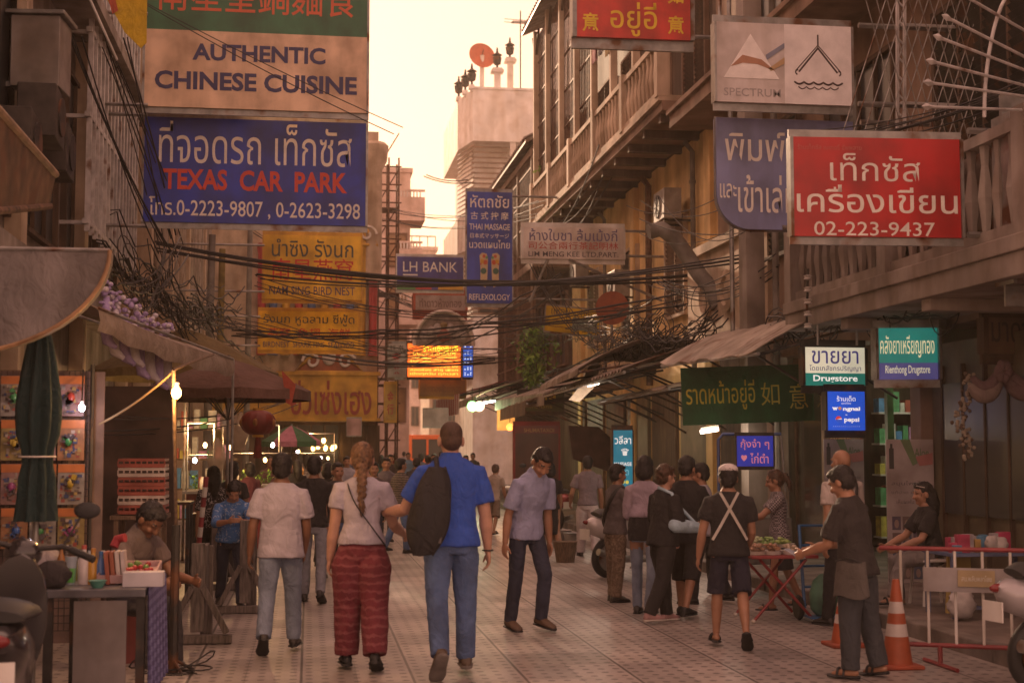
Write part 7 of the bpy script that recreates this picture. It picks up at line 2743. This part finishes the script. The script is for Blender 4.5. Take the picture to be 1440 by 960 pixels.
# ------------------------------------------------------------------ the crowd
def patterned(name, c1, c2, kind, scale, thr=.5, soft=.06):
    a = fab(name, c1)
    n, l = a.node_tree.nodes, a.node_tree.links
    b_ = n['Principled BSDF']
    tc = n.new('ShaderNodeTexCoord')
    if kind == 'band':
        t = n.new('ShaderNodeTexWave')
        t.bands_direction = 'Z'
        t.inputs['Scale'].default_value = scale
        t.inputs['Distortion'].default_value = 3.5
        t.inputs['Detail'].default_value = 4
        t.inputs['Detail Scale'].default_value = 4
        o = t.outputs['Fac']
    elif kind == 'check':
        t = n.new('ShaderNodeTexChecker')
        t.inputs['Scale'].default_value = scale
        o = t.outputs['Fac']
    else:
        t = n.new('ShaderNodeTexNoise')
        t.inputs['Scale'].default_value = scale
        t.inputs['Detail'].default_value = 2
        t.inputs['Distortion'].default_value = 2.5
        o = t.outputs[0]
    l.new(tc.outputs['Object'], t.inputs[0])
    r_ = n.new('ShaderNodeValToRGB')
    e = r_.color_ramp.elements
    e[0].position, e[0].color = thr - soft, (0, 0, 0, 1)
    e[1].position, e[1].color = thr + soft, (1, 1, 1, 1)
    l.new(o, r_.inputs[0])
    x = n.new('ShaderNodeMix')
    x.data_type = 'RGBA'
    l.new(r_.outputs[0], x.inputs[0])
    src = b_.inputs['Base Color'].links[0].from_socket
    l.new(src, x.inputs[6])
    x.inputs[7].default_value = (*c2, 1)
    l.new(x.outputs[2], b_.inputs['Base Color'])
    return a


C_white = fab('tee_white', (.44, .41, .48))
C_lav = fab('polo_lavender', (.29, .31, .48))
C_black = fab('tee_black', (.020, .018, .019))
C_char = fab('cloth_charcoal', (.045, .042, .045))
C_jean = fab('jeans_mid', (.085, .14, .29), var=.3, vs=5)
C_jeanl = fab('jeans_pale', (.22, .27, .37), var=.3, vs=5)
C_jeand = fab('jeans_dark', (.030, .036, .065), var=.3, vs=5)
C_grey = fab('tee_grey', (.17, .155, .175))
C_sand = dict(c=M_black, style='sandal', sole=M_black)


def strap(J, s, mat, r=.011, kk=(.665, .150), ex=1.0):
    H = J['H']
    mb = MB()
    pts = []
    for i in range(28):
        a = i / 28 * 6.28318
        k = kk[0] + kk[1] * math.cos(a)
        u = J['U1'] if k < .64 else J['U2']
        f_ = u.cross(J['RX'])
        pts.append(J['T'](J['P'](k) + J['RX'] * (s * math.cos(a) * (.112 - .045 * max(0, math.cos(a))) * H * ex) + f_ * (math.sin(a) * .081 * H * ex)))
    mb.tube(pts, r, mat, 6, closed=True)
    return mb.build('strap', J['root'], smooth=60)


# man in blue
p = gnd(634, 949)
J1 = person('tall man in a royal blue polo and jeans, seen from behind', p.x, p.y, -3, 1.725, bulk=1.10, skin='pale', hair=('shaved', 'shaved'), vox=.009,
            shirt=dict(c=fab('polo_blue', (.028, .085, .42)), collar=True, hem=.475, loose=1.05, sleeve=.72), pants=dict(c=C_jean, wid=1.12), ll=(-9, 24, 3, -52), rl=(7, 3, 3, 0), la=(14, 26, 72, 20), ra=(-3, 10, 12, 6), hp=4,
            shoes=dict(c=m('shoe_brown', (.10, .07, .05), .6, 0, .3, 9), sole=m('sole_grey', (.16, .14, .13), .8, 0, .3, 9)))
mb = MB()
H = J1['H']
T, P_ = J1['T'], J1['P']
bx = -.088 * H
rg = []
for i in range(21):
    t = i / 20
    q = max(.16, math.sin(math.pi * (.03 + .94 * t))) ** .42 * (1.08 - .22 * t)
    k = .455 + .345 * t
    cx = -.135 + .062 * t
    rg.append([T(P_(k) + V((cx * H + .088 * q * H * math.copysign(abs(math.cos(a)) ** .8, math.cos(a)) + .004 * H * math.sin(9 * t + 3 * a), -(.108 + .03 * (1 - t)) * H + .062 * q * H * math.copysign(abs(math.sin(a)) ** .8, math.sin(a)), .006 * H * math.sin(4 * a + 7 * t)))) for a in [j * 6.28318 / 28 for j in range(28)]])
mb.loft(rg, fab('backpack_black', (.014, .013, .014), rough=.75))
bp = thing('backpack', 'black backpack slung over the left shoulder of the man in blue', 'backpack', J1['root'].location)
mb.build('bag', bp, smooth=60)
mb = MB()
mb.tube([T(P_(.79) + V((-.07 * H, -.09 * H, 0))), T(P_(.838) + V((-.066 * H, -.03 * H, 0))), T(P_(.83) + V((-.07 * H, .04 * H, 0))), T(P_(.74) + V((-.085 * H, .085 * H, 0))), T(P_(.62) + V((-.12 * H, .05 * H, 0))), T(P_(.56) + V((-.14 * H, -.06 * H, 0)))], .018, fab('backpack_black', (.014, .013, .014)), 8)
mb.build('shoulder_strap', bp, smooth=60)
mb = MB()
mb.tube([T(P_(.72) + V((-.055 * H, -.15 * H, 0))), T(P_(.6) + V((-.058 * H, -.165 * H, 0))), T(P_(.5) + V((-.075 * H, -.165 * H, 0)))], .016, fab('bag_grey', (.10, .09, .09)), 8)
mb.build('pocket_trim', bp, smooth=60)
mb = MB()
wc = J1['arms'][1][2]
mb.tube([T(wc + V((.021 * H * math.cos(a), .021 * H * math.sin(a), 0))) for a in [j * .52 for j in range(12)]], .006, M_black, 6, closed=True)
mb.build('bracelet', J1['root'])
# woman with the braid
p = gnd(507, 941)
J2 = person('woman with a long fair braid, white tee and maroon patterned harem trousers', p.x, p.y, 2, 1.59, sex='f', bulk=1.06, skin='pale', hair=('braid', 'fair'), vox=.009,
            shirt=dict(c=C_white, hem=.525, sleeve=.5, loose=1.0), pants=dict(c=patterned('elephant_print', (.15, .024, .036), (.21, .06, .07), 'band', 5.2, .80, .16), wid=1.6, end=.93),
            ll=(6, 4, 2, 0), rl=(-8, 14, 2, -22), la=(-2, 9, 12, 7), ra=(10, 16, 60, 20), shoes=dict(c=M_black))
strap(J2, -1, M_cable, .005)
mb = MB()
mb.tube([J2['T'](J2['hd'](0, -.062, -.178) + V((0, 0, .008 * i))) for i in range(2)], .014, M_white, 8)
mb.build('hair_tie', J2['root'])
p = gnd(393, 917)
person('dark haired man in a loose white tee and pale blue jeans, walking away at left', p.x, p.y, 3, 1.5, bulk=1.04, skin='dark', hair=('short', 'black'), vox=.009,
       shirt=dict(c=C_white, hem=.445, loose=1.14, sleeve=.72), pants=dict(c=C_jeanl, wid=1.12), ll=(-8, 22, 3, -40), rl=(9, 4, 3, 0), la=(-4, 13, 18, 6), ra=(4, 8, 22, -6))
p = gnd(440, 846)
person('man in a black tee and grey jeans walking between two white tees', p.x, p.y, 5, 1.48, bulk=.98, hair=('short', 'black'), shirt=dict(c=C_black, hem=.49), pants=dict(c=fab('jeans_grey', (.20, .21, .25)), wid=1.0), ll=(7, 5, 2, 0), rl=(-10, 18, 2, -25), skin='tan')
p = gnd(740, 886)
J = person('stooping man in a lavender polo and dark jeans looking down at the paving', p.x, p.y, 152, 1.62, bulk=.98, lean=9, hunch=13, hp=24, hy=-12, hair=('short', 'black'), vox=.009,
           shirt=dict(c=C_lav, hem=.47, collar=True, loose=1.08, sleeve=.8), pants=dict(c=C_jeand, wid=1.0), ll=(20, 30, 3, -8), rl=(-3, 8, 2, -6), la=(-12, 6, 12, 4), ra=(-14, 12, 14, 8), shoes=dict(c=m('shoe_tan', (.12, .075, .05), .6)))
p = gnd(827, 782)
person('man in a grey tee and white trousers standing behind the parked scooter', p.x, p.y, 8, 1.47, bulk=1.03, hair=('short', 'black'), shirt=dict(c=fab('tee_mauve', (.20, .165, .19)), hem=.49), pants=dict(c=fab('trousers_white', (.50, .44, .45)), wid=1.25), la=(0, 18, 50, 4), ra=(0, 8, 20, 4))
p = gnd(866, 845)
J = person('man with sunglasses on a cord in a grey tee and camouflage trousers, facing right', p.x, p.y, 72, 1.41, hair=('short', 'black'), hp=4, shirt=dict(c=fab('tee_ash', (.10, .085, .088)), hem=.47, loose=1.06), pants=dict(c=patterned('camo_print', (.22, .165, .12), (.12, .085, .06), 'noise', 14), wid=1.2), la=(18, 8, 62, -8), ra=(14, 8, 70, -6), ll=(3, 2, 3, 0), rl=(-3, 4, 3, 0))
strap(J, 1, M_black, .022)
p = gnd(907, 864)
J = person('woman in a pale lavender top, dark jacket round her and light jeans, by the shoppers', p.x, p.y, 28, 1.51, sex='f', hair=('bob', 'black'), hp=10, shirt=dict(c=fab('hoodie_lilac', (.36, .29, .36)), hem=.60, sleeve=1.4), pants=dict(c=C_jeanl, wid=.9), la=(12, 10, 60, -10), ra=(10, 10, 60, -10))
mb = MB()
H = J['H']
mb.loft([J['ring'](k, a, b_) for k, a, b_ in ((.45, .104, .078), (.5, .112, .084), (.56, .108, .08), (.63, .09, .07), (.66, .085, .066))], C_black)
mb.build('jacket_wrap', J['root'], smooth=60)
p = gnd(933, 874)
J = person('woman in black with curly brown hair and her arm in a light blue sling', p.x, p.y, 68, 1.43, sex='f', bulk=1.12, skin='pale', hair=('curly', 'brown'), hp=8, shirt=dict(c=C_black, hem=.47, sleeve=.9, loose=1.08), pants=dict(c=C_black, wid=1.2), ra=(6, 10, 78, -10), la=(6, 8, 40, 0), shoes=dict(c=fab('sneaker_pink', (.42, .25, .25)), sole=M_white))
H = J['H']
sj, e_, w_, fd = J['arms'][1]
mb = MB()
J['limb'](mb, [e_ - fd * .03 * H, e_.lerp(w_, .5), w_ + fd * .02 * H], [.048 * H, .043 * H, .036 * H], True, True, 14, fab('sling_blue', (.36, .50, .60)))
mb.tube([J['T'](q) for q in (e_ + V((0, 0, .03 * H)), sj + V((.01 * H, -.02 * H, .035 * H)), J['P'](.845) + V((0, -.045 * H, 0)), J['P'](.83) + V((-.05 * H, .03 * H, 0)), w_ + V((0, 0, .03 * H)))], .016, fab('sling_blue', (.36, .50, .60)), 8)
mb.build('arm_sling', J['root'], smooth=70)
mb = MB()
J['limb'](mb, [w_ + fd * .005 * H, w_ + fd * .05 * H], [.026 * H, .028 * H], True, True, 12, fab('cast_teal', (.04, .26, .20)))
mb.build('wrist_cast', J['root'], smooth=70)
p = gnd(965, 866)
person('man in a black tee and dark knee shorts standing beyond the woman with the sling', p.x, p.y, 40, 1.51, hair=('short', 'black'), hp=14, shirt=dict(c=C_black, hem=.44, loose=1.1), pants=dict(c=C_black, style='short', wid=1.1, sx=.25), ra=(16, 8, 75, -6), la=(12, 8, 60, -6), shoes=dict(c=M_black))
p = gnd(992, 848)
J = person('man in a white tee eating, facing left, glasses pushed up on his head', p.x, p.y, -62, 1.43, hair=('short', 'black'), hp=12, shirt=dict(c=C_white, hem=.47, loose=1.08), pants=dict(c=C_char), la=(25, 8, 110, -16), ra=(20, 8, 100, -14))
mb = MB()
for s in (-1, 1):
    mb.ell(J['T'](J['hd'](s * .02, .052, .040)), (.03, .012, .018), M_chrome, 10, 6, J['W3h'])
mb.build('glasses', J['root'], smooth=60)
p = gnd(1027, 910)
J = person('man in a white flat cap, black tee and navy shorts with crossed white straps', p.x, p.y, 12, 1.41, bulk=1.05, hair=('short', 'black'), vox=.009, shirt=dict(c=C_black, hem=.47, loose=1.1), pants=dict(c=fab('shorts_navy', (.018, .018, .035)), style='short', wid=1.25, sx=.02), ll=(8, 4, 4, 0), rl=(-8, 24, 4, -48), la=(-3, 14, 16, 8), ra=(8, 8, 40, -6), shoes=C_sand)
H = J['H']
mb = MB()
for s in (-1, 1):
    f_ = J['U2'].cross(J['RX'])
    pts = []
    for i in range(9):
        t = i / 8
        k = .835 - .27 * t
        x = s * (.052 - .15 * t)
        pts.append(J['T'](J['P'](k) + J['RX'] * x * H - V((0, 1, 0)) * (.056 + .026 * math.sin(min(1, t * 1.9) * 1.57) - .02 * max(0, abs(x) - .06) / .03) * H))
    for i in range(8):
        mb.beam(pts[i], pts[i + 1], .006, .022, M_white)
mb.build('apron_strap', J['root'])
mb = MB()
mb.ell(J['T'](J['hd'](0, -.008, .045)), (.058 * H, .068 * H, .036 * H), fab('cap_white', (.58, .53, .53)), 18, 10, J['W3h'])
mb.ell(J['T'](J['hd'](0, -.012, .028)), (.054 * H, .062 * H, .026 * H), fab('cap_white', (.58, .53, .53)), 18, 10, J['W3h'])
mb.ell(J['T'](J['hd'](0, .06, .024)), (.036 * H, .034 * H, .007 * H), fab('cap_white', (.58, .53, .53)), 14, 8, J['W3h'])
mb.build('flat_cap', J['root'], smooth=60)
p = gnd(1098, 856)
person('ponytailed woman in a black and white checked top serving at the fruit table', p.x, p.y, -78, 1.37, sex='f', hair=('ponytail', 'brown'), hp=14, shirt=dict(c=patterned('gingham', (.06, .05, .055), (.34, .30, .32), 'check', 62), hem=.48, sleeve=.6), pants=dict(c=fab('skirt_dots', (.03, .028, .035)), style='skirt', end=.27), la=(48, 6, 36, -4), ra=(38, 8, 45, -6), shoes=C_sand)
p = gnd(1190, 880)
J = person('bald man in a white tee with a dark cross strap, back turned, by the poster', p.x, p.y, -18, 1.58, hair=('none', 'shaved'), shirt=dict(c=fab('tee_cream', (.46, .40, .38)), hem=.48), pants=dict(c=C_black))
strap(J, 1, M_black, .016)
p = gnd(1208, 952)
J = person('man in a black tee and dark trousers looking at his phone', p.x, p.y, -42, 1.45, bulk=1.07, lean=5, hunch=5, hp=18, hair=('short', 'black'), vox=.009, shirt=dict(c=fab('tee_offblack', (.026, .022, .022)), hem=.455, loose=1.15, sleeve=.85), pants=dict(c=fab('trousers_slate', (.040, .045, .055)), wid=1.3), la=(18, 6, 52, -10), ra=(24, 4, 50, -16), ll=(2, 3, 4, 0), rl=(-4, 8, 5, -8), shoes=C_sand)
H = J['H']
bg_ = thing('waist_bag', 'slouchy dark grey bag hanging at the hip of the man with the phone', 'bag', J['root'].location)
mb = MB()
rg = []
for i in range(9):
    t = i / 8
    rg.append([J['T'](V((-.105 * H + .035 * H * math.cos(a) * (.8 + .3 * t), -.02 * H + (.075 + .02 * t) * H * math.sin(a), (.525 - .165 * t) * H + .008 * H * math.sin(a * 3)))) for a in [j * 6.28318 / 18 for j in range(18)]])
mb.loft(rg, fab('bag_slate', (.085, .075, .070)))
mb.build('pouch', bg_, smooth=60)
mb = MB()
mb.tube([J['T'](V((-.11 * H, -.08 * H, .525 * H))), J['T'](V((-.11 * H, .0, .545 * H))), J['T'](V((-.1 * H, .06 * H, .525 * H)))], .01, M_black, 6)
mb.build('strap', bg_, smooth=60)
c = (J['hands'][-1] + J['hands'][1]) / 2 + V((0, 0, .02))
mb = MB()
mb.box(J['hands'][-1] + V((.01, .03, .02)), (.075, .15, .009), m('phone_pale', (.35, .38, .45), .2, 0, .1, 5), rz=42, rx=25)
solo('phone', 'pale phone held by the man in the black tee', 'phone', mb, bevel=.003)
J = person('woman in black with a long tied mane and grey trousers, seated on the white stool', STOOL.x, STOOL.y, -88, 1.43, sex='f', bulk=1.05, hair=('long', 'black'), z=.125, sit=.485, lean=8, hp=0, shirt=dict(c=C_black, hem=.5, loose=1.06, sleeve=.75), pants=dict(c=fab('trousers_dove', (.20, .18, .18)), wid=1.2), ll=(84, 70, 6, 0), rl=(78, 88, 5, 0), la=(28, 8, 40, -10), ra=(34, 6, 30, -4), shoes=C_sand)
mb = MB()
for s in (-1, 1):
    mb.ell(J['T'](J['hd'](s * .022, .030, .064)), (.03, .012, .02), M_glass, 10, 6, J['W3h'])
mb.tube([J['T'](J['hd'](-.05, .0, .04)), J['T'](J['hd'](-.03, .04, .055)), J['T'](J['hd'](.03, .04, .055)), J['T'](J['hd'](.05, .0, .04))], .004, M_white, 5)
mb.build('sunglasses', J['root'], smooth=60)
v = at(172, 740, 11.2)
person('vendor man in a grey shirt sitting behind the cart with his head bowed', v.x, v.y, 128, 1.68, hair=('short', 'black'), skin='dark', sit=.48, lean=16, hunch=10, hp=22, shirt=dict(c=fab('shirt_taupe', (.13, .10, .095)), hem=.5, collar=True), pants=dict(c=C_char), ll=(84, 84, 8, 0), rl=(84, 84, 8, 0), la=(34, 8, 50, -12), ra=(34, 8, 50, -12))
mb = MB()
mb.lathe([(.17, 0), (.15, .36), (.17, .40)], (v.x, v.y, 0), m('stool_plastic', (.25, .06, .05), .5, 0, .2, 5), 16)
solo('low_stool', 'low red stool under the seated vendor man', 'stool', mb, smooth=40)
v = at(326, 700, 14.75)
person('child in a bright blue printed shirt leaning on the barricade board', v.x, v.y, 172, 1.30, bulk=1.05, lean=14, hunch=12, hp=14, hair=('bob', 'black'), vox=.009, shirt=dict(c=patterned('print_blue', (.06, .17, .42), (.34, .40, .52), 'noise', 16, .60, .05), hem=.5, sleeve=1.3, loose=1.12), pants=dict(c=C_jeand), la=(44, 10, 58, -34), ra=(44, 10, 58, -34))
v = at(300, 700, 16.8)
person('woman with long dark hair in a black and white patterned blouse behind the child', v.x, v.y, -14, 1.38, sex='f', hair=('long', 'black'), shirt=dict(c=patterned('print_leaf', (.03, .026, .028), (.45, .42, .42), 'noise', 20, .58, .03), hem=.48, sleeve=.9), pants=dict(c=C_black))
v = at(326, 700, 18.2)
person('dark haired shopper half hidden behind the child in blue', v.x, v.y, 20, 1.42, sex='f', hair=('bob', 'black'), shirt=dict(c=C_char), pants=dict(c=C_char))
p = gnd(694, 752)
person('old man in a cap, pale shirt and shorts walking near the far scooter', p.x, p.y, 30, 1.3, lean=8, hunch=6, hair=('short', 'shaved'), shirt=dict(c=fab('shirt_sand', (.36, .28, .24)), hem=.46), pants=dict(c=fab('shorts_khaki', (.18, .13, .10)), style='short', wid=1.2), shoes=C_sand, vox=.013)
p = gnd(774, 786)
person('woman in a black dress with bare legs beyond the stooping man', p.x, p.y, -5, 1.38, sex='f', hair=('bob', 'black'), shirt=dict(c=C_black, hem=.5), pants=dict(c=C_black, style='skirt', end=.24), vox=.012)
far = [(474, 17.5, 160, 1.60, 'm', 'short', C_char, 'man facing the camera in a dark jacket just left of the braid'), (461, 19.5, 10, 1.58, 'f', 'bob', C_black, 'shopper in black partly behind the man in the dark jacket'),
       (525, 20.5, 170, 1.58, 'f', 'long', fab('top_plum', (.09, .06, .07)), 'woman with long hair facing the camera just right of the braid'), (543, 24, 175, 1.62, 'm', 'short', fab('shirt_mid', (.14, .12, .14)), 'man in a grey shirt facing the camera beyond the couple'),
       (562, 22, 60, 1.62, 'm', 'short', patterned('stripe_dark', (.05, .045, .045), (.16, .13, .12), 'band', 9), 'man in a dark striped shirt turned right beyond the couple'), (586, 27, 5, 1.60, 'm', 'short', C_char, 'man in charcoal walking toward the orange bus'),
       (602, 33, 0, 1.62, 'f', 'bun', fab('top_rust', (.22, .08, .05)), 'woman with a bun and rust top below the orange bus'), (517, 31, 178, 1.66, 'm', 'short', fab('shirt_navy', (.03, .04, .09)), 'man in navy coming along the middle of the street'),
       (536, 38, 4, 1.6, 'f', 'long', fab('top_teal', (.05, .16, .16)), 'woman in a teal top far along the street'), (418, 24, -20, 1.58, 'f', 'long', C_black, 'shopper with long hair at the glowing food stall'),
       (352, 21.5, -30, 1.56, 'f', 'bob', fab('top_wine', (.13, .035, .05)), 'shopper in a wine top at the stall of herbs'), (488, 28, 176, 1.62, 'm', 'short', C_white, 'far man in a white tee coming toward the camera'),
       (574, 45, 178, 1.64, 'm', 'short', fab('shirt_sky', (.16, .24, .36)), 'distant man in a sky blue shirt'), (556, 52, 3, 1.6, 'f', 'bob', fab('top_red', (.3, .05, .05)), 'distant woman in red far down the street'),
       (620, 48, 0, 1.66, 'm', 'short', C_char, 'distant man in charcoal near the bus'), (655, 36, 182, 1.6, 'm', 'short', fab('shirt_olive', (.12, .12, .06)), 'man in olive beyond the shoulder of the man in blue')]
for i, (px, Y, fc, hh, sx, hr, sm, lab) in enumerate(far):
    v = at(px, 640, Y)
    g = random.Random(i).choice((-1, 1))
    person(lab, v.x, v.y, fc, hh * .88, sx, hair=(hr, 'black'), shirt=dict(c=sm, hem=.48), pants=dict(c=(C_jean, C_char, C_jeand, C_black)[i % 4]), vox=.012 if Y < 24 else .016,
           ll=(9 * g, 6 if g > 0 else 18, 3, 0), rl=(-9 * g, 18 if g > 0 else 6, 3, 0))
more = [(447, 26, 'm', 'short', (.30, .26, .24), 'far man in a beige shirt left of the braid'), (455, 34, 'f', 'bob', (.05, .05, .06), 'far woman in dark grey beside the gold fascia'), (500, 40, 'm', 'short', (.10, .12, .2), 'far man in dusty blue near the scaffolding foot'), (509, 55, 'f', 'long', (.35, .30, .30), 'far woman in a pale top below the scaffolding'), (549, 33, 'm', 'short', (.06, .05, .05), 'far man in brown black beside the rust top'), (568, 60, 'm', 'short', (.40, .36, .36), 'tiny far man in a pale shirt by the bus'), (592, 40, 'f', 'bob', (.08, .07, .10), 'far woman in plum under the bus windscreen'), (610, 37, 'm', 'short', (.05, .06, .06), 'far man in black in front of the bus'), (379, 27, 'f', 'bun', (.20, .10, .10), 'shopper with a bun under the pink parasol'), (401, 31, 'm', 'short', (.06, .06, .09), 'shopper in dark blue under the pink parasol'), (430, 36, 'f', 'long', (.25, .21, .2), 'shopper in a greyish top at the far stall'), (665, 44, 'm', 'short', (.07, .06, .06), 'far man in brown by the striped awning'), (640, 58, 'f', 'bob', (.3, .2, .2), 'tiny far woman in pink right of the bus')]
for i, (px, Y, sx, hr, col, lab) in enumerate(more):
    v = at(px, 640, Y)
    g = random.Random(i + 40).choice((-1, 1))
    person(lab, v.x, v.y, (170, 5, -12, 182)[i % 4], 1.44, sx, hair=(hr, 'black'), shirt=dict(c=fab('far_cloth_%d' % i, col), hem=.48), pants=dict(c=(C_char, C_jean, C_black)[i % 3]), vox=.017,
           ll=(9 * g, 6 if g > 0 else 18, 3, 0), rl=(-9 * g, 18 if g > 0 else 6, 3, 0))
# blue plaid shopping bag
c = at(972, 775, 13.5)
mb = MB()
rg = [[c + V((.085 * math.cos(a) * q * (1 + .1 * math.sin(3 * a)), .05 * math.sin(a) * q, z)) for a in [j * 6.28318 / 16 for j in range(16)]] for q, z in ((.7, -.2), (1, -.15), (1.05, 0), (.85, .14), (.35, .2))]
mb.loft(rg, patterned('bag_print', (.05, .08, .20), (.30, .34, .46), 'noise', 24, .55, .04))
mb.tube([c + V((-.03, 0, .19)), c + V((-.01, 0, .32)), c + V((.03, 0, .19))], .008, M_black, 6)
solo('shopping_bag', 'blue and white printed bag hanging at the side of the man in knee shorts', 'bag', mb, smooth=60)
c = J1['root'].location
# ------------------------------------------------------------------ evening haze
a = bpy.data.materials.new('haze')
a.use_nodes = True
n = a.node_tree.nodes
n.clear()
ho = n.new('ShaderNodeOutputMaterial')
hv = n.new('ShaderNodeVolumePrincipled')
hv.inputs['Color'].default_value = (1, .88, .70, 1)
hv.inputs['Density'].default_value = .0018
hv.inputs['Anisotropy'].default_value = .2
a.node_tree.links.new(hv.outputs[0], ho.inputs['Volume'])
mb = MB()
mb.bb((-60, -12, -1.2), (60, 150, 30), a)
hz = mb.build('haze')
tag(hz, 'warm evening haze hanging along the street', 'haze', kind='stuff')
